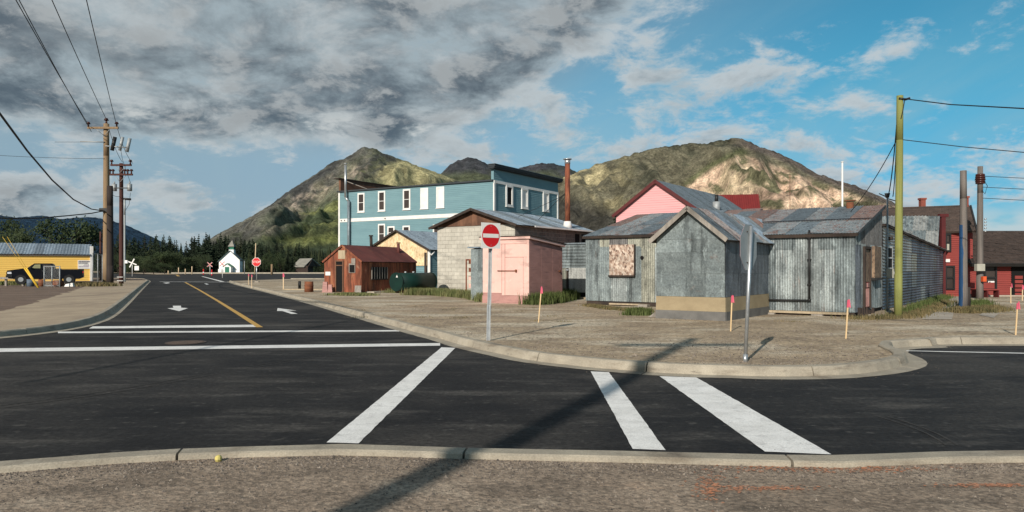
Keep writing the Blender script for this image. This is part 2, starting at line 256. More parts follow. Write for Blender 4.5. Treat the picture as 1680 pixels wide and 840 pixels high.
# ------------------------------------------------------------------ geometry helpers
def G(px, py, z=.1):
    Y = (CH - z) * FP / (py - HY); return Vector(((px - HX) / FP * Y, Y, z))
def A(px, py, Y): return Vector(((px - HX) / FP * Y, Y, CH + (HY - py) / FP * Y))
def zat(py, Y): return CH + (HY - py) / FP * Y
class MB:
    def __init__(s): s.v = []; s.f = []; s.sm = []
    def add(s, vs, fs, smooth=False):
        b = len(s.v); s.v += [tuple(q) for q in vs]
        for f in fs: s.f.append(tuple(b + i for i in f)); s.sm.append(smooth)
        return s
    def quad(s, *p): return s.add(p, [tuple(range(len(p)))])
    def hexa(s, lo, hi):          # lower ring of n points and upper ring of n points
        n = len(lo); fs = [tuple(range(n))[::-1], tuple(range(n, 2 * n))] + [(i, (i + 1) % n, n + (i + 1) % n, n + i) for i in range(n)]
        return s.add(list(lo) + list(hi), fs)
    def box(s, x0, x1, y0, y1, z0, z1):
        return s.hexa([(x0, y0, z0), (x1, y0, z0), (x1, y1, z0), (x0, y1, z0)], [(x0, y0, z1), (x1, y0, z1), (x1, y1, z1), (x0, y1, z1)])
    def tube(s, p0, p1, r0, r1=None, n=10, cap=True):
        p0 = Vector(p0); p1 = Vector(p1); r1 = r0 if r1 is None else r1
        d = (p1 - p0).normalized(); a = d.orthogonal().normalized(); b = d.cross(a)
        ring = lambda p, r: [p + (a * math.cos(2 * math.pi * i / n) + b * math.sin(2 * math.pi * i / n)) * r for i in range(n)]
        base = len(s.v); s.add(ring(p0, r0) + ring(p1, r1), [(i, (i + 1) % n, n + (i + 1) % n, n + i) for i in range(n)], True)
        if cap: s.f += [tuple(base + i for i in range(n))[::-1], tuple(base + n + i for i in range(n))]; s.sm += [False, False]
        return s
    def path(s, pts, r, n=5):
        pts = [Vector(p) for p in pts]; rings = []
        for i, p in enumerate(pts):
            d = (pts[min(i + 1, len(pts) - 1)] - pts[max(i - 1, 0)]).normalized()
            a = d.cross(Vector((0, 0, 1))); a = a.normalized() if a.length > .01 else Vector((1, 0, 0)); b = d.cross(a)
            rings += [p + (a * math.cos(2 * math.pi * k / n) + b * math.sin(2 * math.pi * k / n)) * r for k in range(n)]
        fs = [(j * n + k, j * n + (k + 1) % n, (j + 1) * n + (k + 1) % n, (j + 1) * n + k) for j in range(len(pts) - 1) for k in range(n)]
        return s.add(rings, fs, True)
    def mesh(s, name, org=(0, 0, 0)):
        me = bpy.data.meshes.new(name); o = Vector(org)
        me.from_pydata([tuple(Vector(q) - o) for q in s.v], [], s.f); me.polygons.foreach_set('use_smooth', s.sm); me.update(); return me
ORG = {}
def link(name, data, mats, parent=None):
    o = bpy.data.objects.new(name, data); COL.objects.link(o)
    if parent is not None: o.parent = parent; ORG[o.name] = ORG[parent.name]
    if data is not None and mats is not None:
        for m in (mats if isinstance(mats, (list, tuple)) else [mats]):
            if data.materials.find(m.name) < 0: data.materials.append(m)
    return o
def thing(name, label, cat, loc, group=None):
    o = bpy.data.objects.new(name, None); COL.objects.link(o); o.location = loc; ORG[o.name] = Vector(loc); o.empty_display_size = .3
    o['label'] = label; o['category'] = cat
    if group: o['group'] = group
    return o
def part(name, mb, mat, root, label=None, stuff=False):
    o = link(name, mb.mesh(name, ORG[root.name]), mat, root)
    if label: o['label'] = label
    if stuff: o['kind'] = 'stuff'
    return o
def solo(name, mb, mat, label, cat, loc, group=None, kind=None):
    o = link(name, mb.mesh(name, loc), mat); o.location = loc; ORG[o.name] = Vector(loc)
    if label: o['label'] = label
    if cat: o['category'] = cat
    if group: o['group'] = group
    if kind: o['kind'] = kind
    return o
def struct(name, mb, mat, label=None):
    o = link(name, mb.mesh(name), mat); o['kind'] = 'structure'; ORG[o.name] = Vector((0, 0, 0))
    if label: o['label'] = label
    return o
def piece(name, me, mat, root, loc, rotz=0.):
    o = link(name, me, mat, root); o.location = Vector(loc) - ORG[root.name]; o.rotation_euler = (0, 0, rotz); return o
def copy_tree(o, loc, label=None, rotz=None, scale=None, group=None):
    c = o.copy(); COL.objects.link(c); c.location = loc; ORG[c.name] = Vector(loc)
    if label: c['label'] = label
    if group: c['group'] = group
    if rotz is not None: c.rotation_euler = (0, 0, rotz)
    if scale is not None: c.scale = scale
    def rec(a, b):
        for ch in a.children:
            d = ch.copy(); COL.objects.link(d); d.parent = b; rec(ch, d)
    rec(o, c); return c
def spline(pts, step=.5):
    """Catmull-Rom through 2-D points"""
    P = [Vector(p) for p in pts]; out = []
    for i in range(len(P) - 1):
        a = P[max(i - 1, 0)]; b = P[i]; c = P[i + 1]; d = P[min(i + 2, len(P) - 1)]
        n = max(1, min(40, int((c - b).length / step)))
        for k in range(n):
            t = k / n; out.append(.5 * ((2 * b) + (c - a) * t + (2 * a - 5 * b + 4 * c - d) * t * t + (3 * b - a - 3 * c + d) * t ** 3))
    return out + [P[-1]]
def offset(line, d):
    out = []
    for i, p in enumerate(line):
        t = (line[min(i + 1, len(line) - 1)] - line[max(i - 1, 0)]).normalized(); out.append(Vector((p.x - t.y * d, p.y + t.x * d)))
    return out
def flat(name, pts, z, mat, label=None, thick=0):
    pts = [Vector((p[0], p[1], z)) for p in pts]; mb = MB(); tris = tessellate_polygon([pts])
    fs = []
    for a, b, c in tris:
        fs.append((a, b, c) if (pts[b] - pts[a]).cross(pts[c] - pts[a]).z > 0 else (a, c, b))
    mb.add(pts, fs); return struct(name, mb, mat, label)
# ------------------------------------------------------------------ ground, roads, kerbs
g = MB(); g.add([(-9000, -300, -.25), (9000, -300, -.25), (9000, 14000, -.25), (-9000, 14000, -.25)], [(0, 1, 2, 3)]); struct('ground', g, M['grassland'])
flat('road', [(-420, 4.9), (420, 4.9), (420, 236), (-420, 236)], 0, M['asphalt'], 'fresh dark asphalt of the crossing roads')
# near edge lines, far to near or left to right, given where they touch the asphalt
g0 = lambda l, z=0.: [Vector(G(x, y, z).xy) for x, y in l]
front = [Vector((-60, 2.2)), Vector((-12, 4.7))] + g0([(0, 756), (190, 741), (400, 731), (560, 727.5), (765, 733), (1000, 738), (1360, 746), (1430, 743), (1550, 739), (1680, 738)], .15) + [Vector((12, 6.2)), Vector((60, 8.5))]
isl = g0([(372, 462.2), (385, 467), (440, 481), (500, 497), (560, 515), (610, 530), (655, 543.5), (700, 556), (740, 568.5), (800, 583), (860, 595), (970, 608), (1090, 617), (1200, 621), (1300, 623), (1400, 620.5), (1470, 613.5), (1510, 605), (1522, 597), (1512, 588), (1490, 579), (1492, 573.5), (1550, 570.5), (1680, 567.5)]) + [Vector((24, 14.6)), Vector((80, 12.5))]
left = [Vector((-300, 2)), Vector((-90, 8.5)), Vector((-40, 10.6)), Vector((-22, 11.7))] + g0([(-330, 580), (-100, 563.5), (0, 555.6), (89, 545.5), (150, 534.5), (190, 519), (214.5, 497), (230, 480), (244, 465), (247, 461.5), (240, 458.7), (220, 457.8), (180, 457.5)]) + [Vector((-72, 117)), Vector((-84, 117.2)), Vector((-120, 117.2)), Vector((-300, 117))]
front = spline(front, .4); isl = spline(isl, .35); left = spline(left, .5)
def kerb(line, side, prof, name, label, dash=2.2):
    mb = MB(); n = len(prof); acc = 0; rings = []
    L = [offset(line, side * d) for d, z in prof]
    segs = []; cur = []
    for i in range(len(line)):
        if i: acc += (line[i] - line[i - 1]).length
        cur.append(i)
        if acc > dash and len(cur) > 1: segs.append(cur); cur = [i]; acc = 0
    segs.append(cur)
    for sg in segs:
        if len(sg) < 2: continue
        vs = []; jt = .5 * (noise.noise(Vector((line[sg[0]].x * 3.1, line[sg[0]].y * 2.7, 0)))) * .012
        for j, i in enumerate(sg):
            for k in range(n):
                p = L[k][i].copy()
                if j == 0: q = L[k][sg[1]]; p += (q - p).normalized() * .02
                wob = noise.noise(Vector((p.x * 1.7, p.y * 1.7, k * .4))) * .008
                vs.append((p.x, p.y, prof[k][1] + jt * (k > 1) + wob))
        fs = [(j * n + k, (j + 1) * n + k, (j + 1) * n + k + 1, j * n + k + 1) for j in range(len(sg) - 1) for k in range(n - 1)]
        if side < 0: fs = [f[::-1] for f in fs]
        fs += [tuple(range(n)), tuple((len(sg) - 1) * n + k for k in range(n))[::-1]]
        mb.add(vs, fs)
    return struct(name, mb, M['kerb'], label)
P1 = [(0, .004), (.28, .008), (.32, .12), (.345, .145), (.37, .15), (.50, .148), (.52, .13), (.52, -.05)]
kerb(front, -1, [(-.30, .004), (-.03, .008), (-.01, .12), (0, .145), (.02, .15), (.17, .148), (.19, .135), (.20, .06), (.20, -.05)], 'kerb', 'near concrete kerb along the gravel verge')
kerb(isl, 1, P1, 'kerb', 'kerb and gutter round the gravel lot by the sheds')
kerb(left, 1, P1, 'kerb', 'kerb and gutter on the left side of the road')
def lot(name, pts, mat, label, fringe):
    flat(name, pts, .1, mat, label)
lot('ground_verge', [(p.x, p.y) for p in offset(front, -.19)] + [(60, -60), (-60, -60)], M['dirt_near'], 'gravelly dirt verge in the foreground', 0)
lot('ground_lot', [(p.x, p.y) for p in offset(isl, .51)] + [(420, 8), (420, 108), (-33, 108)], M['dirt'], 'gravel lot in front of the sheds', 0)
lot('ground_left', [(p.x, p.y) for p in offset(left, .51)], M['dirt_left'], 'brown furrowed dirt lot on the left', 0)
# packed sand walk beside the left kerb
lo_ = offset(left, .52); i0 = next(i for i, p in enumerate(lo_) if p.y > 12 and p.x > -31); i1 = next(i for i, p in enumerate(lo_) if p.y > 96 and p.x > -60)
fb_ = lambda x, y, z: noise.fractal(Vector((x * .9, y * .5, z)), .7, 2.0, 5)
edge = lo_[i0:i1]; inner = spline([Vector(G(x, y, .1).xy) for x, y in [(-120, 560), (0, 512), (60, 496), (110, 480), (150, 468), (190, 460.5)]], .25)
inner = [p + Vector((.22 * fb_(p.x, p.y, 1), .3 * fb_(p.x, p.y, 4))) for p in inner]
flat('sidewalk', [(p.x, p.y) for p in edge] + [(p.x, p.y) for p in inner[::-1]], .106, M['sand'], 'pale packed sand walk beside the left kerb')
flat('ground_far', [(-9000, 236.5), (9000, 236.5), (9000, 900), (-9000, 900)], .1, M['grassland'])
fk = [Vector((-33, 109)), Vector((90, 110))]; kerb(spline(fk, 2), 1, [(-.4, .01), (0, .1), (.05, .2), (.4, .2), (.4, 0)], 'kerb', 'pale kerb where the lot meets the cross road', 6)
fk2 = [Vector((-110, 236)), Vector((120, 236))]; kerb(spline(fk2, 4), 1, [(-.4, .01), (0, .1), (.1, .45), (.8, .45), (.8, 0)], 'kerb', 'far kerb of the cross road in front of the wood', 8)
flat('road_gravel', [Vector(G(x, y, .12).xy) for x, y in [(225, 449), (258, 450.5), (300, 450.0), (262, 447.8), (236, 446.2), (150, 444.6), (60, 444.0), (-60, 444.), (-60, 445.5), (100, 446.2), (190, 447.5)]], .13, M['sand'], 'pale gravel road curving away on the left')
# painted marks
def mark(name, pts, mat, label, z=.004):
    P_ = [Vector(G(x, y, 0).xy) for x, y in pts]; out = []; r = random.Random(len(label))
    for i, p in enumerate(P_):
        q = P_[(i + 1) % len(P_)]; n = max(1, min(90, int((q - p).length / .10)))
        if p.length > 45: n = 1
        for k in range(n): s_ = 0 if k == 0 else .0022; out.append(p.lerp(q, k / n) + Vector((r.gauss(0, s_), r.gauss(0, s_))))
    return flat(name, out, z, mat, label)
mark('crosswalk_line', [(535.7, 726.5), (588, 728), (747, 571), (724.5, 570)], M['white_line'], 'white crosswalk bar slanting up from left of centre')
mark('crosswalk_line', [(1038, 737), (1092, 739), (999, 611), (969, 609.6)], M['white_line'], 'narrower white bar right of the shadow')
mark('stop_line', [(1255, 741.5), (1364, 746), (1142.5, 619.6), (1082, 617.5)], M['white_line'], 'wide white stop bar on the right')
mark('crosswalk_line', [(-60, 578.5), (722, 567.3), (722, 563.0), (-60, 572.5)], M['white_line'], 'near white line across the left road')
mark('crosswalk_line', [(95, 546.8), (655, 543.9), (655, 541.6), (95, 544.2)], M['white_line'], 'middle white line across the left road')
mark('stop_line', [(146, 539.2), (424, 536.6), (419, 532.9), (152, 535.6)], M['white_line'], 'white stop line ending at the yellow line')
mark('yellow_line', [(421, 537.4), (431.5, 537.2), (400, 517.5), (362, 494.8), (330, 476.5), (305.5, 463.2), (302.3, 463.4), (326, 476.5), (356, 494.8), (390, 517.)], M['yellow_line'], 'yellow centre line curving down the left road', .008)
mark('arrow_mark', [(283.5, 501.8), (296.8, 501.6), (297.2, 504.9), (308.5, 505.6), (294, 510.6), (274.5, 506.0), (284.5, 505.1)], M['white_line'], 'white arrow pointing towards the crossing')
mark('arrow_mark', [(455.5, 505.5), (487, 509.8), (470.5, 509.7), (488.3, 514.8), (478, 515.2), (463.5, 510.4), (454.3, 510.2)], M['white_line'], 'white arrow pointing up the left road')
mark('arrow_mark', [(267, 464), (276, 463.5), (279, 464.3), (273, 465.2)], M['white_line'], 'small far white arrow left of the yellow line')
mark('arrow_mark', [(335, 465.2), (339, 465.0), (343, 466.5), (339, 467.1)], M['white_line'], 'small far white arrow right of the yellow line')
mark('edge_line', [(330, 453.4), (333, 453.4), (369, 462.2), (362, 462.2)], M['white_line'], 'far white edge line beyond the junction')
mark('edge_line', [(1487, 576.1), (1690, 580.6), (1690, 579.4), (1487, 575.2)], M['white_line'], 'thin white line on the side road at right')
mark('crosswalk_line', [(262, 462.2), (376, 463.0), (376, 462.75), (262, 461.95)], M['white_line'], 'faint white line across the road at the far junction')
mark('centre_line', [(287, 450.3), (290, 450.3), (296, 453.2), (291, 453.2)], M['yellow_line'], 'last bit of yellow line beyond the far junction')
# manhole cover
c = G(305, 562.3, 0); mb = MB(); mb.tube((c.x, c.y, .003), (c.x, c.y, .012), .42, .42, 28)
for k in range(-4, 5):
    w = math.sqrt(max(.01, .36 ** 2 - (k * .08) ** 2)); mb.box(c.x - w, c.x + w, c.y + k * .08 - .015, c.y + k * .08 + .015, .011, .018)
o = solo('manhole_cover', mb, M['manhole'], 'rusty round manhole cover between the two white lines', 'manhole cover', (c.x, c.y, 0))
# tyre scuffs: faint pale arcs of dust on the asphalt
M['scuff'] = MAT('tyre_dust', (.050, .047, .043), (.030, .029, .028), 6., (1, 1, 1), .9, fine=.4, fscale=60)
def scuff(pts, w, label):
    ln = spline([Vector(G(x, y, 0).xy) for x, y in pts], .2); mb = MB()
    for off in (-w, w):
        a = offset(ln, off - .012); b = offset(ln, off + .012)
        for i in range(len(ln) - 1):
            if noise.noise(Vector((ln[i].x * 1.1, ln[i].y * 1.1, off))) > -.2: mb.quad((a[i].x, a[i].y, .0045), (a[i + 1].x, a[i + 1].y, .0045), (b[i + 1].x, b[i + 1].y, .0045), (b[i].x, b[i].y, .0045))
    struct('road_scuff', mb, M['scuff'], label)
scuff([(1320, 660), (1400, 672), (1470, 690), (1530, 712), (1562, 731)], .05, 'pale tyre scuff curving to the right kerb')
scuff([(0, 668), (200, 640), (400, 604), (560, 580)], .09, 'long pale tyre scuff over the left part of the road')

# orange spray marks on the verge
def blot(cx, cy, w, h, seed, label):
    r = random.Random(seed); mb = MB()
    for k in range(190):
        x = cx + r.gauss(0, w); y = cy + r.gauss(0, h); p = G(x, y, .1); s_ = r.uniform(.003, .014); n = 5; a0 = r.random() * 6
        mb.add([(p.x + s_ * r.uniform(.6, 1.6) * math.cos(a0 + i * 1.257), p.y + s_ * math.sin(a0 + i * 1.257), .104 + k * 2e-5) for i in range(n)], [tuple(range(n))])
    struct('ground_paint', mb, M['orange_paint'], label)
blot(1290, 770, 60, 3.2, 1, 'orange spray marks on the verge under the stop bar')
blot(1430, 771, 55, 2.6, 2, 'orange spray marks on the verge right of the stop bar')
blot(1165, 800, 14, 12, 3, 'slanting orange spray mark on the verge')
blot(1620, 797, 35, 1.5, 4, 'faint orange spray mark at the right edge')
blot(1250, 802, 50, 2.5, 6, 'faint orange spray marks lower on the verge')

# pebbles and gravel
def rock(mb, c, s, r):
    pts = [Vector((math.cos(a) * s * r.uniform(.7, 1.2), math.sin(a) * s * r.uniform(.7, 1.2), -.2 * s)) for a in (0, 1.57, 3.14, 4.71)] + [Vector((r.uniform(-.3, .3) * s, r.uniform(-.3, .3) * s, s * r.uniform(.35, .8)))]
    a = r.random() * 6.28; ca, sa = math.cos(a), math.sin(a)
    pts = [Vector((c[0] + p.x * ca - p.y * sa, c[1] + p.x * sa + p.y * ca, c[2] + p.z)) for p in pts]
    mb.add(pts, [(0, 1, 4), (1, 2, 4), (2, 3, 4), (3, 0, 4)])
def kerb_y(x, line):
    best = min(line, key=lambda p: abs(p.x - x)); return best.y
r = random.Random(3)
fl = sorted(front, key=lambda p: p.x); fx = [p.x for p in fl]; fy = [p.y for p in fl]
for nm, mt, cnt in (('gravel', 'pebble', 9000), ('gravel', 'pebble_dark', 9000)):
    mb = MB()
    for _ in range(cnt):
        x = r.uniform(-5.5, 6); yk = float(np.interp(x, fx, fy)) - .21
        y = yk - (abs(r.gauss(0, .22)) if r.random() < .55 else r.uniform(0, 2.2))
        if noise.noise(Vector((x * 1.2, y * 1.6, 3))) < -.15 and yk - y > .3 and r.random() < .8: continue
        rock(mb, (x, y, .1), r.uniform(.003, .012) * (1.9 if r.random() < .07 else 1), r)
    o = struct(nm, mb, M[mt], 'loose stones on the near verge'); o['kind'] = 'stuff'
mb = MB()
for _ in range(420):
    x = r.uniform(-5.2, 5.8); yk = float(np.interp(x, fx, fy)) - .24; rock(mb, (x, yk - (abs(r.gauss(0, .12)) if r.random() < .5 else r.uniform(0, 1.6)), .098), r.uniform(.010, .024) * (1.5 if r.random() < .05 else 1), r)
for _ in range(700):
    p = G(r.uniform(560, 1680), 441 + 58 + r.random() * 100)
    j = min(range(0, len(isl)), key=lambda k: (isl[k] - p.xy).length_squared)
    if not 0 < j < len(isl) - 1 or (p.xy - isl[j]).dot((lambda t: Vector((-t.y, t.x)))((isl[j + 1] - isl[j - 1]).normalized())) < .62: continue
    rock(mb, p, r.uniform(.018, .045), r)
o = struct('gravel', mb, M['pebble'], 'larger loose stones scattered on the dirt'); o['kind'] = 'stuff'
mb = MB(); mb2 = MB()
for _ in range(19000):
    x = r.uniform(560, 1460); y = 441 + 60 + r.random() ** 1.2 * 110; p = G(x, y)
    j = min(range(0, len(isl), 3), key=lambda k: (isl[k] - p.xy).length_squared); nrm = offset(isl[max(0, j - 1):j + 2], 1.)[min(1, j)] - isl[j] if 0 < j < len(isl) - 1 else Vector((0, 1))
    if (p.xy - isl[j]).dot(nrm) < .55: continue
    if noise.noise(Vector((p.x * .35, p.y * .5, 7))) < 0 and r.random() < .75: continue
    rock(mb if r.random() < .55 else mb2, p, r.uniform(.008, .022), r)
for q, mt in ((mb, 'pebble'), (mb2, 'pebble_dark')):
    o = struct('gravel', q, M[mt], 'loose gravel spread over the lot'); o['kind'] = 'stuff'
mb = MB()
for ln_, sd_ in ((isl, -1), (left, -1)):
    for _ in range(2600):
        k = r.randrange(2, len(ln_) - 2); p = ln_[k].lerp(ln_[k + 1], r.random())
        if p.y > 60 or p.length > 60: continue
        t = (ln_[k + 1] - ln_[k]).normalized(); nn_ = Vector((-t.y, t.x)); q = p + nn_ * (.30 - abs(r.gauss(0, .22)))
        rock(mb, (q.x, q.y, .004), r.uniform(.003, .010), r)
o = struct('gravel', mb, M['pebble'], 'grit washed along the gutters'); o['kind'] = 'stuff'
mb = MB(); c = G(358, 757)
v = []; 
for i in range(7):
    for j in range(10):
        th = math.pi * i / 6; ph = 2 * math.pi * j / 10; rr = 1 + .25 * noise.noise(Vector((i * .9, j * .8, 2))); v.append((c.x + .028 * rr * math.sin(th) * math.cos(ph), c.y + .03 * rr * math.sin(th) * math.sin(ph), .12 + .03 * rr * math.cos(th)))
mb.add(v, [(i * 10 + j, (i + 1) * 10 + j, (i + 1) * 10 + (j + 1) % 10, i * 10 + (j + 1) % 10) for i in range(6) for j in range(10)])
solo('stone', mb, M['yellow_rock'], 'small yellow stone lying against the near kerb', 'stone', (c.x, c.y, .1))

# ------------------------------------------------------------------ mountains
def hillmat():
    m = bpy.data.materials.new('mountain'); m.use_nodes = True; t = m.node_tree; N = NT(t); b = t.nodes['Principled BSDF']; b.inputs['Roughness'].default_value = .95; b.inputs['Specular IOR Level'].default_value = .1
    at = N.n('ShaderNodeAttribute', attribute_name='albedo_and_shade'); pos = N.n('ShaderNodeNewGeometry').outputs['Position']
    n1 = N.noise(pos, .012, 9., .72); n2 = N.noise(pos, .09, 5., .7)
    col = N.mix(1., at.outputs['Color'], N.comb(*[N.m('MULTIPLY', N.sm(n1, .34, .66, .72, 1.70), N.sm(n2, .32, .68, .62, 1.38))] * 3), 'MULTIPLY')
    sp = N.noise(N.v('MULTIPLY', pos, (1, 1, 1.4)), .034, 6., .75)
    col = N.mix(N.sm(sp, .56, .66, 0., .6), col, N.mix(1., col, (.42, .50, .38), 'MULTIPLY'))
    t.links.new(col, b.inputs['Base Color'])
    bp = N.n('ShaderNodeBump'); bp.inputs['Strength'].default_value = 1; bp.inputs['Distance'].default_value = 42
    t.links.new(n1, bp.inputs['Height']); t.links.new(bp.outputs[0], b.inputs['Normal']); return m
M['hill'] = hillmat()
def lerp(a, b, t): return a + (b - a) * t
def sst(x, a, b):
    t = min(1, max(0, (x - a) / (b - a))); return t * t * (3 - 2 * t)
def fbm(x, y, z=0, o=5): return noise.fractal(Vector((x, y, z)), .9, 2.0, o)
def mixc(a, b, t): return tuple(lerp(p, q, t) for p, q in zip(a, b))
def mountain(name, prof, Y0, Wd, nx, nt, spur, colf, label, bumps=(), seed=0, back=.35, pw=1.1, sc=1.):
    xs = np.array([p[0] for p in prof]); ys = np.array([p[1] for p in prof])
    pxs = np.linspace(xs[0], xs[-1], nx); vs = []; cols = []
    for j in range(nt):
        t = -back + (1 + back) * j / (nt - 1)
        for px in pxs:
            R = (HY - np.interp(px, xs, ys)) / FP * Y0; x = (px - HX) / FP * Y0; y = Y0 - t * Wd
            f = (1 - t) ** pw if t > 0 else 1 - .9 * abs(t) / back
            z = R * f
            e = max(0, t) * (1 - max(0, t)) * 4
            s1 = 1 - abs(noise.noise(Vector((x / (420 * sc) + seed + .3 * noise.noise(Vector((x / 500, y / 500, 5))), y / (1500 * sc), seed)))) * 2.2
            s2 = 1 - abs(noise.noise(Vector((x / (170 * sc), y / (560 * sc), seed + 4)))) * 2
            s3 = 1 - abs(noise.noise(Vector((x / (62 * sc) + .4 * s2, y / (240 * sc), seed + 8)))) * 2
            z += R * (spur * e * (s1 - .75) * .8 + spur * (e * .9) * (s2 - .8) * .36 + spur * e * (s3 - .8) * .13) + (min(1, abs(t) * 8 + .3) * 14 * fbm(x / 120, y / 160, seed) + 9 * fbm(x / 38, y / 60, seed + 3)) * min(1, R / 300)
            for (bx, bt, bh, bw, bd) in bumps: z += bh * math.exp(-((px - bx) / bw) ** 2 - ((t - bt) / bd) ** 2)
            if t > 0:
                lim = (CH + (HY - np.interp(HX + x / y * FP, xs, ys)) / FP * y); gap = 22 * min(1, t * 6) * sc; lim += 7 * fbm(x / 30, 0, seed)
                if z > lim - gap: z = lim - gap - 8 * (1 - math.exp(-(z - lim + gap) / 60)) + 6 * fbm(x / 60, y / 60, 2) * min(1, t * 6)
            z = max(z, -30) if t < .97 else -20
            vs.append((x, y, z)); py = HY - (z - CH) / y * FP; qx = HX + x / y * FP
            cols.append(colf(qx, py, x, y, z, R, t, s1, s2))
    me = bpy.data.meshes.new(name); fs = [(j * nx + i, (j + 1) * nx + i, (j + 1) * nx + i + 1, j * nx + i + 1) for j in range(nt - 1) for i in range(nx - 1)]
    me.from_pydata(vs, [], fs); me.polygons.foreach_set('use_smooth', [True] * len(fs))
    ca = me.color_attributes.new('albedo_and_shade', 'FLOAT_COLOR', 'POINT'); ca.data.foreach_set('color', [c for q in cols for c in (*q, 1)])
    o = link(name, me, M['hill']); o['kind'] = 'structure'; o['label'] = label; return o
PK, RK, DK, GB, GD, FO, OL = (.42, .34, .27), (.125, .122, .100), (.055, .056, .054), (.22, .235, .09), (.066, .084, .045), (.016, .024, .015), (.33, .30, .16)  # rock and plant tones, also used to paint sunlit and cloud-shaded patches
def col_left(px, py, x, y, z, R, t, s1, s2):  # ground cover plus sun patches and cloud shadow put into the vertex colour
    n = fbm(x / 260, y / 420, 3); n2 = fbm(x / 90, z / 60, 8); st = fbm((x + z * 1.9) / 520, (z * 1.0 - x * .18) / 70, 2)
    rd = np.interp(px, [365, 450, 520, 560, 600, 650, 720, 760], [380, 330, 283, 262, 239, 258, 280, 292]); dpt = py - rd
    c = mixc(RK, DK, sst(n, -.2, .5))
    scree = sst(px, 415, 455) * sst(dpt, 12, 24) * (1 - sst(dpt, 45, 75)) * sst(n2 + n * .6, -.25, .35)
    c = mixc(c, PK, .75 * scree * (1 - sst(px, 585, 620)))
    c = mixc(c, GD, .55 * sst(n2 - n, -.1, .4) * sst(dpt, 6, 20))
    green = sst(dpt + n * 30, 34, 60)
    gc = mixc(GD, GB, sst(st + .25 * n, -.15, .45)); c = mixc(c, gc, green * (1 - .7 * scree))
    c = mixc(c, mixc((.048, .052, .046), (.075, .082, .05), sst(n2, -.2, .3)), max(sst(px, 700, 740), sst(px, 590, 620) * (1 - sst(py, 285, 300))) * .85)  # slope beside the peak painted darker, as if under cloud
    f = sst(py + 10 * n + 8 * st, 396, 412); c = mixc(c, FO, f); c = mixc(c, (.17, .185, .055), .8 * math.exp(-((py - 393 - 6 * n) / 5.) ** 2) * sst(px, 430, 480))
    dk = math.exp(-((py - 380 - (px - 540) * -.16) / 7.) ** 2) * sst(px, 430, 500); c = mixc(c, FO, .75 * dk)
    hill = sst(1.15 - math.hypot((px - 680) / 62, (py - 290) / 30) + .25 * n2, 0, .35) * sst(py, 258, 270); c = mixc(c, OL, .9 * hill)  # sunlit dome painted as a paler olive patch
    return c
mountain('mountain', [(250, 445), (300, 425), (340, 395), (365, 379), (395, 364), (420, 350), (450, 331), (480, 308), (500, 296), (520, 283), (540, 268), (552, 263), (564, 260), (580, 250), (592, 242), (600, 239), (612, 242), (630, 249), (650, 258), (672, 266), (700, 277), (722, 285), (760, 300), (820, 330), (900, 370), (1000, 420), (1050, 445)],
         4600, 2300, 380, 130, .36, col_left, 'steep mountain with grey peak and green lower slopes behind the blue hotel', bumps=[(690, .24, 110, 60, .14)], seed=1.7)
def col_mid(px, py, x, y, z, R, t, s1, s2):
    n = fbm(x / 300, y / 500, 6); c = mixc((.058, .058, .064), (.036, .04, .044), sst(n, -.3, .4))
    return mixc(c, (.075, .085, .05), sst(py + 10 * n, 278, 292))  # paler foot is a sunlit patch painted in
mountain('mountain', [(640, 320), (690, 300), (722, 284), (738, 268), (752, 259), (767, 254.5), (782, 257), (800, 266), (815, 272), (840, 280), (870, 300), (930, 340)], 7500, 3500, 160, 60, .18, col_mid, 'dark pointed peak between the two large mountains', seed=4.2, sc=1.6)
mountain('mountain', [(780, 330), (830, 290), (850, 276), (870, 268), (888, 264.5), (908, 265), (925, 271), (950, 283), (1000, 310), (1060, 345)], 7000, 3400, 160, 60, .15, col_mid, 'low dark rounded peak seen over the hotel parapet', seed=6.4, sc=1.6)
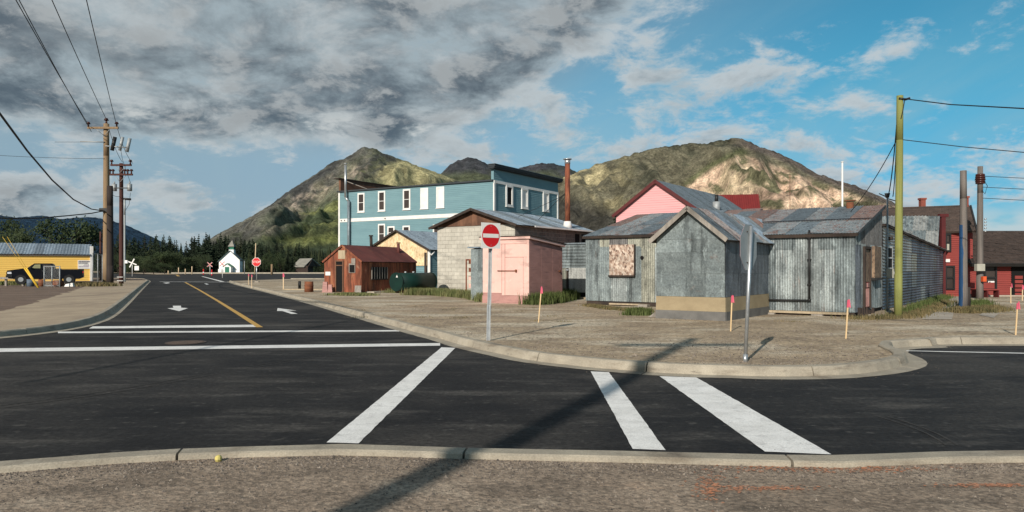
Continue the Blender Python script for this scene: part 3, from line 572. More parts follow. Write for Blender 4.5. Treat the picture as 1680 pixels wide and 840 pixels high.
def col_right(px, py, x, y, z, R, t, s1, s2):  # rock and scrub colours with sun and cloud shadow painted in
    n = fbm(x / 240, y / 400, 13); n2 = fbm(x / 70, (z + y * .1) / 80, 18); st = fbm((x - z * 1.2) / 120, (z + x * .2) / 380, 12)
    rd = np.interp(px, [950, 985, 1030, 1080, 1140, 1190, 1218, 1260, 1300, 1340, 1400, 1450, 1500], [280, 268, 255, 241, 236, 236, 232, 246, 262, 285, 305, 325, 350]); dpt = py - rd
    c = mixc((.135, .125, .085), (.070, .070, .048), sst(n + .5 * n2, -.3, .35))
    lft = sst(px, 1010, 960); c = mixc(c, (.40, .345, .20), sst(px, 1060, 960) * sst(n2 + n, -.3, .3) * (1 - sst(py + (px - 950) * -.55, 300, 330)))  # sunlit left shoulder painted as a yellow-olive patch
    c = mixc(c, (.045, .042, .036), sst(py - (px - 950) * .35, 318, 345) * .85 * (1 - sst(px, 1120, 1150)))  # shaded lower left painted dark
    bl = np.interp(px, [1100, 1130, 1165, 1190, 1215, 1250, 1300, 1350, 1400, 1450], [330, 302, 275, 262, 252, 262, 280, 300, 318, 335])
    face = sst(py - bl + 5 * n2, -2, 8) * sst(px, 1095, 1130)
    fc = mixc((.66, .48, .345), (.38, .27, .195), sst(st, -.3, .4)); fc = mixc(fc, (.66, .56, .36), .5 * sst(n, .0, .5))  # tan rock, brightened in the colour to look fully sunlit
    gl = abs(noise.noise(Vector(((x - z * .55) / 48, z / 260, 31)))); fc = mixc(fc, (.24, .175, .13), .5 * (1 - sst(gl, .03, .13)))
    fc = mixc(fc, (.075, .088, .045), .85 * sst(n2 + .55 * st, .10, .32)); c = mixc(c, fc, face)
    edge = sst(dpt, 14, 4) * sst(px, 1190, 1230); c = mixc(c, (.12, .095, .085), edge * .8)
    g_ = math.exp(-((py - bl + 3) / 6) ** 2) * sst(px, 1100, 1130) * (1 - sst(px, 1215, 1235)); c = mixc(c, (.10, .11, .05), .8 * g_)
    return c
mountain('mountain', [(700, 445), (760, 420), (830, 370), (890, 315), (925, 290), (950, 281), (985, 268), (1010, 260), (1030, 255), (1060, 246), (1080, 241), (1110, 237.5), (1140, 236), (1170, 236.5), (1190, 236), (1205, 233), (1218, 231), (1230, 235), (1245, 241), (1262, 246), (1280, 252), (1300, 261), (1320, 272), (1340, 284), (1370, 295), (1400, 304), (1430, 315), (1460, 330), (1500, 350), (1560, 385), (1640, 430), (1680, 445)],
         4000, 1900, 420, 140, .42, col_right, 'broad brown mountain with tan rocky face behind the tin sheds', bumps=[(1195, .10, 60, 38, .10)], seed=9.1)
def col_far(px, py, x, y, z, R, t, s1, s2):
    n = fbm(x / 900, y / 1500, 6); return mixc((.012, .030, .055), (.018, .040, .068), sst(n, -.3, .4))  # blue of distance haze put into the surface colour
mountain('mountain', [(-200, 352), (-60, 356), (0, 352), (25, 356), (50, 355), (62, 352.5), (75, 353.5), (105, 359), (125, 356), (150, 355), (180, 360), (200, 366), (215, 371), (235, 381), (255, 390), (275, 400), (310, 418), (360, 441), (380, 446)], 11000, 4000, 140, 50, .12, col_far, 'distant dark blue wooded ridge on the left', seed=12.5, sc=2.5)
# ------------------------------------------------------------------ wall and roof frames
class Fr:
    """a flat face: origin, direction along it, direction up it, outward normal"""
    def __init__(s, o, u, v, n): s.o = Vector(o); s.u = Vector(u).normalized(); s.v = Vector(v).normalized(); s.n = Vector(n).normalized()
    def p(s, u, v, d=0.): return s.o + s.u * u + s.v * v + s.n * d
    def box(s, mb, u0, u1, v0, v1, d0, d1):
        q = s.p; return mb.hexa([q(u0, v0, d0), q(u1, v0, d0), q(u1, v0, d1), q(u0, v0, d1)], [q(u0, v1, d0), q(u1, v1, d0), q(u1, v1, d1), q(u0, v1, d1)])
def wall(o, dirv, z0=0.):
    """dirv runs left to right for someone looking at the face"""
    d = Vector((dirv[0], dirv[1], 0)).normalized(); return Fr((o[0], o[1], z0), d, (0, 0, 1), (d.y, -d.x, 0))
def roof(e0, e1, r0):
    """eave left, eave right, a point up the slope above e0"""
    e0, e1, r0 = Vector(e0), Vector(e1), Vector(r0); u = (e1 - e0).normalized(); v = (r0 - e0); v = (v - u * v.dot(u)).normalized(); return Fr(e0, u, v, u.cross(v))
def sheet(F, name, root, mat, u0, u1, v0, v1, ribs='v', pitch=.09, amp=.011, top=None, rng=None, d=.02, label=None, lap=0.):
    """one corrugated sheet; top(u) clips ribs-up sheets, rng(v) -> (u0, u1) clips ribs-along sheets"""
    mb = MB(); vs = []; fs = []; jit = R_.uniform(0, .008)
    if ribs == 'v':
        n = max(4, int(round((u1 - u0) / pitch * 4)))
        for i in range(n + 1):
            u = lerp(u0, u1, i / n); vt = min(v1, top(u)) if top else v1
            if vt < v0: vt = v0
            dd = d + jit + amp * math.sin(u / pitch * 2 * math.pi); vs += [F.p(u, v0, dd), F.p(u, vt, dd + lap)]
        fs = [(2 * i, 2 * i + 2, 2 * i + 3, 2 * i + 1) for i in range(n)]
    else:
        n = max(4, int(round((v1 - v0) / pitch * 4)))
        for i in range(n + 1):
            v = lerp(v0, v1, i / n); a, b = (u0, u1)
            if rng: ra, rb = rng(v); a = min(max(a, ra), rb); b = max(min(b, rb), ra)
            dd = d + jit + amp * math.sin(v / pitch * 2 * math.pi); vs += [F.p(a, v, dd), F.p(b, v, dd + lap)]
        fs = [(2 * i, 2 * i + 1, 2 * i + 3, 2 * i + 2) for i in range(n)]
    mb.add(vs, fs, False)
    return part(name, mb, mat, root, label)
def clad(F, root, mats, us, vs_, ribs='v', **k):
    for j in range(len(vs_) - 1):
        for i in range(len(us) - 1):
            m = mats(i, j) if callable(mats) else R_.choice(mats)
            tp = k.get('top')
            if tp and max(tp(us[i]), tp(us[i + 1])) <= vs_[j] + .02: continue
            if k.get('rng') and min(k['rng'](vs_[j])[1], us[i + 1]) - max(k['rng'](vs_[j])[0], us[i]) < .05: continue
            sheet(F, 'tin_sheet', root, m, us[i] - .03, us[i + 1] + .03, vs_[j] - (.05 if j else 0), vs_[j + 1], ribs, d=.02 + .012 * ((i + j) % 2), **k)
def steps(a, b, w): n = max(1, int(round((b - a) / w))); return [lerp(a, b, i / n) for i in range(n + 1)]
def siding(F, root, mat, u0, u1, v0, v1, pitch=.16, rng=None, name='siding_boards', d=.0):
    mb = MB(); n = int(round((v1 - v0) / pitch))
    for i in range(n):
        a, b = lerp(v0, v1, i / n), lerp(v0, v1, (i + 1) / n); r0 = rng(a) if rng else (u0, u1); r1 = rng(b) if rng else (u0, u1)
        if r0[1] - r0[0] < .02: continue
        mb.quad(F.p(r0[0], a, d + .034), F.p(r0[1], a, d + .034), F.p(r1[1], b, d + .002), F.p(r1[0], b, d + .008))
        mb.quad(F.p(r0[0], a, d + .0), F.p(r0[1], a, d + .0), F.p(r0[1], a, d + .028), F.p(r0[0], a, d + .028))
    return part(name, mb, mat, root, stuff=True)
def body(root, name, mat, foot, z0, tops):
    """closed wall block: footprint corners and the height of each"""
    mb = MB(); mb.hexa([(p[0], p[1], z0) for p in foot], [(p[0], p[1], t) for p, t in zip(foot, tops)]); return part(name, mb, mat, root)
def window(F, root, u, v, w, h, fm='white', gm='glass', fw=.11, bars=1, boarded=False, label=None, depth=.07, sill=True):
    mb = MB(); B = lambda *a: F.box(mb, *a)
    B(u - w / 2, u - w / 2 + fw, v, v + h, 0, depth); B(u + w / 2 - fw, u + w / 2, v, v + h, 0, depth)
    B(u - w / 2 + fw, u + w / 2 - fw, v + h - fw, v + h, 0, depth); B(u - w / 2 + fw, u + w / 2 - fw, v, v + fw, 0, depth)
    if sill: B(u - w / 2 - .05, u + w / 2 + .05, v - .06, v - .002, 0, depth + .05)
    f = part('window', mb, M[fm], root, label)
    mb = MB(); F.box(mb, u - w / 2 + fw + .002, u + w / 2 - fw - .002, v + fw + .002, v + h - fw - .002, -.02, .052 if boarded else .040)
    p = part('board' if boarded else 'pane', mb, M['white' if boarded else gm], f)
    if bars and not boarded:
        mb = MB()
        for k in range(1, bars + 1): vv = lerp(v, v + h, k / (bars + 1)); F.box(mb, u - w / 2 + fw, u + w / 2 - fw, vv - .025, vv + .025, .041, .058)
        part('sash_bar', mb, M[fm], f)
    return f
def slab(F, mb, u0, u1, v0, v1, d0, d1): return F.box(mb, u0, u1, v0, v1, d0, d1)
def along(p, d, t): return Vector((p[0] + d[0] * t, p[1] + d[1] * t))
zv = lambda p, z: Vector((p[0], p[1], z))

# ================================================================== long tin shed (right) and its neighbours
a1 = Vector((.807, -.591)).normalized(); b1 = Vector((.591, .807)).normalized()
CR = A(1402, 441, 22.9).xy
LS = thing('tin_shed', 'long corrugated tin shed with a black stovepipe on its front, beside the green pole', 'shed', (*along(CR, a1, -2.7), 0))
Ln = 5.15; Dp = 4.55; ZE, ZR, Z0 = 2.70, 3.84, .24
F = wall((*along(CR, a1, -Ln), 0), a1)
body(LS, 'wall', M['tin_dark'], [along(CR, a1, -Ln), CR, along(CR, b1, Dp), along(along(CR, a1, -Ln), b1, Dp)], Z0, [ZE, ZE, ZR - .03, ZR - .03])
cm = ['tin', 'tin_lap', 'tin', 'tin_front', 'tin', 'tin_lap', 'tin_lap', 'tin']
us = [0, .65, 1.35, 2.15, 2.72, 3.35, 4.1, 4.6, 5.15]
clad(F, LS, lambda i, j: M[cm[(i * 3 + j) % 8]], us, [Z0, 2.28, ZE - .02], pitch=.082)
# end wall with door and boarded opening
FE = wall((*CR, 0), b1)
top = lambda u: ZE + (ZR - ZE) * u / Dp - .02
clad(FE, LS, lambda i, j: M[('tin_blue', 'tin', 'tin_dark', 'tin_lap', 'tin_lap', 'tin')[i % 6]] if j == 0 else M['tin_dark' if i > 0 else 'tin_lap'], steps(0, Dp, .76), [Z0, 2.42, 4.], top=top, pitch=.10)
mb = MB(); B = lambda *k: FE.box(mb, *k); mb_ = MB()
B(1.02, 1.12, .3, 2.34, .03, .12); B(1.98, 2.06, .3, 2.34, .03, .12); B(1.12, 1.98, 2.26, 2.34, .03, .12)
dr = part('door', mb, M['dark_wood'], LS, 'door boarded with chipboard above red battens')
mb = MB(); FE.box(mb, 1.14, 1.96, 1.18, 2.24, .03, .07); part('panel', mb, M['osb_brown'], dr)
mb = MB(); FE.box(mb, 1.14, 1.96, .32, 1.17, .03, .06)
part('red_panel', mb, M['red_siding'], dr)
for k in range(4):
    mb = MB(); FE.box(mb, 1.2 + k * .2, 1.31 + k * .2, .36, .96, .061, .085); part('batten', mb, M['pink_worn'], dr)
for k in range(2):
    mb = MB(); FE.box(mb, 1.22 + k * .38, 1.5 + k * .38, 1.0, 1.14, .061, .09); part('upper_batten', mb, M['pink_worn'], dr)
mb = MB(); FE.box(mb, 2.5, 3.75, 1.30, 2.38, .05, .14); wb = part('window_board', mb, M['osb_brown'], LS, 'chipboard sheet over the end window')
mb = MB(); FE.box(mb, 2.46, 3.78, 1.22, 1.298, .05, .17); part('ledge', mb, M['black_metal'], wb)
# roof: two courses of tin columns
e0 = zv(along(along(CR, a1, -Ln), b1, -.14), ZE + .01); e1 = zv(along(along(CR, a1, .12), b1, -.14), ZE + .01); r0 = zv(along(along(CR, a1, -Ln), b1, Dp + .1), ZR + .06)
FR = roof(e0, e1, r0); Lr = (e1 - e0).length; Sr = (r0 - e0).length
mb = MB(); FR.box(mb, 0, Lr, 0, Sr, -.05, .0); part('roof_deck', mb, M['dark_wood'], LS)
rust_i = {1: 'rust_roof'}
us_r = steps(0, Lr, .72)
for j, (v0, v1) in enumerate(((0, Sr * .46), (Sr * .44, Sr))):
    for i in range(len(us_r) - 1):
        mt = 'roof_tin' if (i * 7 + j * 3) % 5 < 3 else 'roof_slate'
        sheet(FR, 'roof_sheet', LS, M[mt], us_r[i] - .03, us_r[i + 1] + .03, v0, v1, 'v', .09, .012, d=.02 + .014 * (i % 2) + .01 * j)
mb = MB(); FR.box(mb, Lr + .002, Lr + .025, 0, Sr, -.06, .035); part('barge_board', mb, M['black_metal'], LS)
mb = MB(); FR.box(mb, 0, Lr, -.03, .0, -.08, .02); part('eave_edge', mb, M['dark_wood'], LS)
mb = MB(); FR.box(mb, 0, Lr, Sr * .455, Sr * .462, .045, .07); part('roof_cable', mb, M['wire'], LS)
# stovepipe
q = lambda u, v, d=.10: F.p(u, v, d); up = 3.82
mb = MB(); mb.tube(q(up, 2.86), q(up, .62), .034, n=10); part('stovepipe', mb, M['black_metal'], LS, 'black pipe running down the wall')
mb = MB(); mb.tube(q(up + .03, .585), q(1.75, .565), .034, n=10); mb.tube(q(up, .64), q(up, .56), .05, n=10); part('stovepipe', mb, M['black_metal'], LS, 'black pipe running along the wall')
for vv in (2.6, 1.9, 1.1):
    mb = MB(); F.box(mb, up - .06, up + .06, vv, vv + .03, .02, .14); part('pipe_bracket', mb, M['black_metal'], LS)
# skids and timbers under the floor
mb = MB(); F.box(mb, 0, Ln, .10, .225, -.25, .02); part('skid', mb, M['dark_wood'], LS)
mb = MB(); F.box(mb, .2, Ln - .15, .16, .235, .06, .12); part('timber', mb, M['tan_wood'], LS)
for u_ in (.9, 2.4, 3.9):
    mb = MB(); F.box(mb, u_, u_ + .35, .04, .155, .03, .22); part('support_block', mb, M['grey_wood'], LS)
mb = MB(); FE.box(mb, 0, Dp, .08, .23, -.3, -.04); part('skid', mb, M['dark_wood'], LS)
for u_ in (.3, .7, 1.0, 1.4, 1.9, 2.5):
    mb = MB(); FE.box(mb, u_, u_ + .12, .06, .34 + .1 * math.sin(u_ * 9), .03, .12); part('scrap_board', mb, M['dark_wood'], LS)
# roof chimney
c = along(along(CR, a1, -1.0), b1, 4.3); mb = MB(); mb.tube(zv(c, 3.7), zv(c, 4.06), .13, n=12); mb.tube(zv(c, 4.10), zv(c, 4.13), .2, .2, n=12); part('chimney', mb, M['rust_drum'], LS)

# service mast on the shed corner
cm_ = A(1446.5, 513, 0).xy if False else along(along(CR, b1, Dp + .06), a1, .16)
c = along(along(CR, b1, 4.55), a1, .2)
MS = thing('service_mast', 'thin grey electric service mast with meter box at the shed corner', 'mast', (*c, .1))
mb = MB(); mb.tube(zv(c, .1), zv(c, 4.18), .035, n=8); part('conduit', mb, M['galv_dull'], MS)
mb = MB(); FEm = wall(c, b1); FEm.box(mb, -.15, .22, 1.28, 1.62, .0, .22); part('meter_box', mb, M['box_grey'], MS)
mb = MB(); mb.tube(FEm.p(.04, 1.45, .22), FEm.p(.04, 1.45, .32), .08, n=12); part('meter', mb, M['lamp_glass'], MS)
mb = MB(); mb.tube(zv(c, 4.18), zv(c, 4.34), .06, .10, n=8); mb.tube(zv(c, 4.15), (c.x + .45, c.y, 4.02), .02, n=5); mb.tube(zv(c, 4.2), (c.x - .3, c.y, 4.33), .02, n=5); mb.tube((c.x + .4, c.y, 4.02), (c.x + .5, c.y, 3.98), .05, n=6); part('weatherhead', mb, M['black_metal'], MS)

# ================================================================== left tin shed with boarded window
C2 = A(962, 441, 31.0).xy; L2 = 5.86; D2 = 4.87; zb, ze, zr = .27, 2.95, 4.12
TS = thing('tin_shed', 'low corrugated tin shed with a chipboard-covered window, left of the gabled one', 'shed', (*along(C2, a1, 2.9), 0))
body(TS, 'wall', M['tin_dark'], [C2, along(C2, a1, L2), along(along(C2, a1, L2), b1, D2), along(C2, b1, D2)], zb, [ze, ze, zr - .03, zr - .03])
F2 = wall((*C2, 0), a1)
mm = {(0, 0): 'tin_lap', (1, 0): 'tin_front', (2, 0): 'tin', (3, 0): 'tin_front', (4, 0): 'tin_warm', (5, 0): 'tin', (0, 1): 'tin_lap', (1, 1): 'tin_warm', (2, 1): 'tin_dark', (3, 1): 'tin_warm', (4, 1): 'tin_warm'}
clad(F2, TS, lambda i, j: M[mm.get((i, j), 'tin_lap')], [0, .62, 1.15, 1.95, 2.55, 3.2, 4.0, 4.9, 5.86], [zb, 2.52, ze - .02], pitch=.085)
mb = MB(); F2.box(mb, 1.16, 2.28, 1.35, 2.60, .03, .12); wb = part('window_board', mb, M['osb'], TS, 'pale chipboard sheet screwed over the window')
mb = MB(); F2.box(mb, 1.12, 2.32, 1.28, 1.348, .03, .15); F2.box(mb, 2.282, 2.33, 1.352, 2.60, .03, .13); part('edge_trim', mb, M['dark_wood'], wb)
mb = MB(); mb.tube(F2.p(2.62, 2.06, .045), F2.p(2.62, 2.06, .10), .07, n=14); part('pipe_hole', mb, M['black'], TS)
mb = MB(); F2.box(mb, 0, 3.5, .12, .262, -.3, -.02); part('skid', mb, M['dark_wood'], TS)
mb = MB(); F2.box(mb, 1.2, 2.9, .14, .20, .08, .22); part('timber', mb, M['tan_wood'], TS)
mb = MB(); F2.box(mb, 2.55, 3.1, .05, .13, .3, .6); part('timber', mb, M['grey_wood'], TS)
mb = MB(); F2.box(mb, 2.7, 3.1, .131, .2, .35, .6); part('timber', mb, M['grey_wood'], TS)
e0 = zv(along(along(C2, a1, -.12), b1, -.14), ze + .01); e1 = zv(along(along(C2, a1, L2), b1, -.14), ze + .01); r0 = zv(along(along(C2, a1, -.12), b1, D2 + .1), zr + .06)
FR = roof(e0, e1, r0); Lr = (e1 - e0).length; Sr = (r0 - e0).length
mb = MB(); FR.box(mb, 0, Lr, 0, Sr, -.05, 0); part('roof_deck', mb, M['dark_wood'], TS)
us_r = steps(0, Lr, .75)
for j, (v0, v1) in enumerate(((0, Sr * .44), (Sr * .42, Sr))):
    for i in range(len(us_r) - 1):
        sheet(FR, 'roof_sheet', TS, M['roof_tin' if (i + j) % 3 else 'roof_slate'], us_r[i] - .03, us_r[i + 1] + .03, v0, v1, 'v', .09, .012, d=.02 + .014 * (i % 2) + .01 * j)
mb = MB(); FR.box(mb, 0, Lr, -.03, 0, -.08, .02); part('eave_edge', mb, M['dark_wood'], TS)

# ================================================================== front gabled tin shed
P0 = A(1078, 441, 22.4).xy; Wg = 2.12; Dg = 4.05; P1_ = along(P0, a1, Wg)
GS = thing('gabled_shed', 'small gabled tin shed on a tan concrete base, nearest of the sheds', 'shed', (*along(P0, a1, 1.06), 0))
zc, zg, zp = .78, 2.52, 3.38
body(GS, 'wall', M['tin_dark'], [P0, P1_, along(P1_, b1, Dg), along(P0, b1, Dg)], zc, [zg] * 4)
Fg = wall((*P0, 0), a1); Fs = wall((*P1_, 0), b1)
mb = MB(); mb.add([Fg.p(0, zg), Fg.p(Wg, zg), Fg.p(Wg / 2, zp - .04), Fg.p(0, zg, -Dg), Fg.p(Wg, zg, -Dg), Fg.p(Wg / 2, zp - .04, -Dg)], [(0, 1, 2), (5, 4, 3), (0, 2, 5, 3), (2, 1, 4, 5)]); part('gable_wall', mb, M['tin_dark'], GS)
sl_ = (zp - zg) / (Wg / 2)
rngg = lambda v: (max(0, (v - zg) / sl_), min(Wg, Wg - (v - zg) / sl_)) if v > zg else (0, Wg)
for j, (v0, v1) in enumerate(((zc, 1.50), (1.48, 2.13), (2.11, 2.52), (2.50, 3.34))):
    cols_ = [0, .95, 1.55, Wg] if j == 0 else ([0, 1.1, Wg] if j < 3 else [0, Wg])
    for i in range(len(cols_) - 1):
        if j < 3: sheet(Fg, 'tin_sheet', GS, M['tin_front'], cols_[i] - .005, cols_[i + 1] + .005, v0, v1, 'u', .036, .0035, d=.012 + .006 * (i % 2) + .004 * j)
        else: sheet(Fg, 'tin_sheet', GS, M['tin_front'], 0, Wg, v0, v1, 'u', .036, .0035, rng=rngg, d=.028)
for j, (v0, v1) in enumerate(((zc, 1.50), (1.48, 2.13), (2.11, 2.50))):
    cols_ = [0, 1.3, 2.5, Dg]
    for i in range(3): sheet(Fs, 'tin_sheet', GS, M['tin_blue'], cols_[i], cols_[i + 1] + .02, v0, v1, 'u', .036, .0035, d=.012 + .006 * (i % 2) + .004 * j)
mb = MB()
for fr, L in ((Fg, Wg), (Fs, Dg)): fr.box(mb, -.02 if fr is Fg else .0, L + (.03 if fr is Fg else 0), .36, zc - .003, -.1 if fr is Fs else -.1, .035)
part('concrete_band', mb, M['concrete_tan'], GS, 'tan concrete band')
mb = MB()
for fr, L in ((Fg, Wg), (Fs, Dg)): fr.box(mb, -.03 if fr is Fg else 0, L + (.04 if fr is Fg else 0), .02, .358, -.1, .05)
part('foundation', mb, M['concrete_grey'], GS, 'stained grey concrete footing')
# roof planes along b1
def gable_roof(root, P, Q, D, zeave, zpk, oh, ohf, mats, t=.05, pitch=.09, w=.75, back=0., barge='grey_wood', deck='dark_wood', courses=1, bw=.14):
    """P, Q: front wall corners left/right; the ridge runs back along the normal for D"""
    P, Q = Vector(P), Vector(Q); u = (Q - P).normalized(); n = Vector((-u.y, u.x)); Wd_ = (Q - P).length; s_ = (zpk - zeave) / (Wd_ / 2)
    mid = P + u * (Wd_ / 2)
    for side in (-1, 1):
        ed = mid + u * side * (Wd_ / 2 + oh); ze_ = zpk - s_ * (Wd_ / 2 + oh)
        fr = ed - n * ohf; bk = ed + n * (D + back)
        e_l, e_r = (bk, fr) if side < 0 else (fr, bk)
        rr = (mid + n * (D + back)) if side < 0 else (mid - n * ohf)
        FRg = roof(zv(e_l, ze_ + t), zv(e_r, ze_ + t), zv(rr, zpk + t)); L = (e_r - e_l).length; Sg = math.hypot(Wd_ / 2 + oh, zpk - ze_)
        m_ = MB(); FRg.box(m_, 0, L, 0, Sg, -t, 0); part('roof_deck', m_, M[deck], root)
        ur = steps(0, L, w)
        for j in range(courses):
            for i in range(len(ur) - 1):
                sheet(FRg, 'roof_sheet', root, M[mats[(i * 2 + j) % len(mats)]], ur[i] - .02, ur[i + 1] + .02, Sg * j / courses - .03, Sg * (j + 1) / courses + (.04 if j < courses - 1 else 0), 'v', pitch, .010, d=.018 + .012 * (i % 2) + .01 * j)
        m_ = MB(); uu = (L + .002, L + .035) if side < 0 else (-.035, -.002)
        FRg.box(m_, uu[0], uu[1], 0, Sg, -bw, .045); part('barge_board', m_, M[barge], root)
gable_roof(GS, P0, P1_, Dg + 2.7, zg, zp, .16, .22, ['roof_slate', 'roof_blue', 'roof_tin'], w=.8, barge='grey_wood', bw=.085)
# rusty patch sheet of the right eave
mb = MB(); mb.tube(zv(along(P1_, b1, 3.3), .1) + Vector((.5, 0, 0)), zv(along(P1_, b1, 3.3), .1) + Vector((.5, 0, .001)), .01)

# ================================================================== small tin lean-to between pink shed and left shed
aL = Vector((.823, -.568)); bL = Vector((.568, .823))
K0 = A(905, 441, 38.0).xy; K1 = along(K0, aL, 2.6)
TL = thing('lean_to', 'low tin lean-to with a narrow ribbed door between pink and grey sheds', 'lean-to', (*along(K0, aL, 1.3), 0))
body(TL, 'wall', M['tin_dark'], [K0, K1, along(K1, bL, 3), along(K0, bL, 3)], .12, [2.8] * 4)
Fk = wall((*K0, 0), aL)
for i, (a_, b_) in enumerate(((0, 1.3), (1.28, 2.6))): sheet(Fk, 'tin_sheet', TL, M['tin_lap'], a_, b_, 1.65, 2.85, 'u', .16, .014, d=.03 + .01 * i)
sheet(Fk, 'tin_sheet', TL, M['tin_warm'], 0, .93, .2, 1.68, 'v', .09, .011)
sheet(Fk, 'tin_sheet', TL, M['tin_warm'], 2.2, 2.6, .2, 1.68, 'v', .09, .011)
dr = sheet(Fk, 'door', TL, M['tin_pale'], 1.05, 2.2, .42, 1.66, 'v', .09, .011, d=.06)
mb = MB(); Fk.box(mb, .95, 1.03, .14, 1.62, .03, .12); part('door_post', mb, M['dark_wood'], TL)
mb = MB(); Fk.box(mb, .93, 1.1, 1.52, 1.60, .121, .17); part('latch', mb, M['galv'], TL)
mb = MB(); Fk.box(mb, 1.05, 2.2, .2, .40, .0, .03); part('gap', mb, M['black'], TL)
mb = MB(); Fk.box(mb, .5, 2.6, .06, .19, .03, .5); part('sill', mb, M['tan_wood'], TL)
mb = MB(); Fk.box(mb, 0, 2.6, 2.86, 2.93, -3, .1); part('roof', mb, M['roof_slate'], TL)

# ================================================================== pink plywood shed
Q1 = A(868, 441, 31.2).xy; Q0 = along(Q1, aL, -2.45); Qd = along(Q1, bL, 2.75)
PS = thing('pink_shed', 'pink plywood shed with a barred door in the weeds, behind the no entry sign', 'shed', (*along(Q1, aL, -1.2), .1))
Fp = wall((*Q0, 0), aL); Fq = wall((*Q1, 0), bL); zt, ztb = 2.86, 2.58
body(PS, 'wall', M['pink_worn'], [Q0, Q1, Qd, along(Q0, bL, 2.75)], .1, [zt, zt, ztb, ztb])
def ply(Fx, nm, mt, u0, u1, v0, v1, d0, d1, root, lab=None, tp=None):
    m_ = MB(); q_ = Fx.p; t0, t1 = (tp(u0), tp(u1)) if tp else (v1, v1)
    m_.hexa([q_(u0, v0, d0), q_(u1, v0, d0), q_(u1, v0, d1), q_(u0, v0, d1)], [q_(u0, t0, d0), q_(u1, t1, d0), q_(u1, t1, d1), q_(u0, t0, d1)]); return part(nm, m_, M[mt], root, lab)
for (u0, u1, v0, v1) in ((0, 1.03, .55, zt), (1.22, 2.35, 2.12, zt), (1.04, 1.20, .45, zt), (2.17, 2.35, .45, 2.11)): ply(Fp, 'plywood_panel', 'pink', u0 + .004, u1 - .004, v0, v1, 0, .022, PS)
ply(Fp, 'concrete_base', 'pink_worn', -.02, 2.48, .0, .44, 0, .03, PS, 'flaking pink footing')
ply(Fp, 'corner_board', 'pink', 2.352, 2.47, .45, zt, 0, .04, PS)
ply(Fp, 'trim_board', 'pink', 0, 2.35, 2.70, 2.86, .023, .045, PS)
dr = ply(Fp, 'door', 'pink', 1.225, 2.165, .46, 2.10, .0, .03, PS, 'pink plywood door with a long latch bar')
mb = MB(); Fp.box(mb, .82, 1.86, 1.50, 1.54, .035, .06); Fp.box(mb, 1.78, 1.86, 1.46, 1.58, .06, .075); part('latch_bar', mb, M['rust'], dr)
mb = MB(); mb.tube(Fp.p(1.82, 1.52, .06), Fp.p(1.82, 1.52, .12), .045, n=10); part('padlock', mb, M['rust_drum'], dr)
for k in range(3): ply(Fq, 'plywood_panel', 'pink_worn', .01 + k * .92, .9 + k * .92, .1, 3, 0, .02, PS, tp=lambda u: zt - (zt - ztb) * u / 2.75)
mb = MB(); mb.tube(Fq.p(2.45, 1.5, .02), Fq.p(2.45, 1.5, .10), .05, n=10); part('vent', mb, M['rust_drum'], PS)
ro = MB(); q_ = Fp.p
ro.hexa([q_(-.1, zt + .03, .12), q_(2.57, zt + .03, .12), q_(2.57, ztb + .03, -2.85), q_(-.1, ztb + .03, -2.85)], [q_(-.1, zt + .14, .12), q_(2.57, zt + .14, .12), q_(2.57, ztb + .14, -2.85), q_(-.1, ztb + .14, -2.85)]); part('roof', ro, M['pink'], PS)
ro = MB(); ro.hexa([q_(-.13, zt + .143, .15), q_(2.6, zt + .143, .15), q_(2.6, ztb + .143, -2.9), q_(-.13, ztb + .143, -2.9)], [q_(-.13, zt + .18, .15), q_(2.6, zt + .18, .15), q_(2.6, ztb + .18, -2.9), q_(-.13, ztb + .18, -2.9)]); part('roof_felt', ro, M['dark_wood'], PS)
# blue-grey tin closet
N0 = A(773, 441, 35.0).xy; N1 = along(N0, aL, .85)
TC = thing('tin_closet', 'narrow blue-grey tin closet against the left side of the pink shed', 'closet', (*N0, .1))
body(TC, 'wall', M['tin_front'], [N0, N1, along(N1, bL, 1.2), along(N0, bL, 1.2)], .12, [2.55, 2.55, 2.75, 2.75]); Fn = wall((*N0, 0), aL)
for (u0, u1) in ((0, .42), (.43, .85)):
    for (v0, v1) in ((.12, 1.5), (1.51, 2.54)):
        m_ = MB(); Fn.box(m_, u0, u1, v0, v1, .003, .02 + .008 * (u0 > 0)); part('tin_panel', m_, M['tin_front'], TC)
m_ = MB(); Fn.box(m_, -.12, .95, 2.6, 2.66, -1.3, .14); part('roof', m_, M['roof_blue'], TC)

# ================================================================== cinder block building
B0 = A(845, 441, 46.0).xy; Wb = 6.36; BL = along(B0, aL, -Wb); Db = 9.63; zwb = 4.42
BB = thing('block_building', 'cinder block building with a low blue metal roof and tall rusty flue', 'building', (*along(B0, aL, -3.2), .1))
body(BB, 'wall', M['mortar'], [BL, B0, along(B0, bL, Db), along(BL, bL, Db)], .05, [zwb] * 4)
Fb = wall((*BL, 0), aL); Fc = wall((*B0, 0), bL)
bw_, bh_ = .49, .262
m_ = MB(); m_.box(.006, bw_ - .006, -.03, 0, .006, bh_ - .006); bme = m_.mesh('block'); bme.materials.append(M['block'])
m_ = MB(); m_.box(.006, bw_ / 2 - .006, -.03, 0, .006, bh_ - .006); bmh = m_.mesh('block'); bmh.materials.append(M['block'])
rz = math.atan2(aL.y, aL.x)
for j in range(16):
    x = 0.; first = True
    while x < Wb - .1:
        half = (first and j % 2) or (Wb - x < bw_ * .8); w_ = bw_ / 2 if half else bw_
        if not (2.48 < x < 3.1 and .1 + j * bh_ < 2.2):
            o = bpy.data.objects.new('block', bmh if half else bme); COL.objects.link(o); o.parent = BB; o.location = Fb.p(x, .1 + j * bh_, .0 + R_.uniform(0, .006)) - ORG[BB.name]; o.rotation_euler = (0, 0, rz)
        x += w_; first = False
m_ = MB(); nb = 0
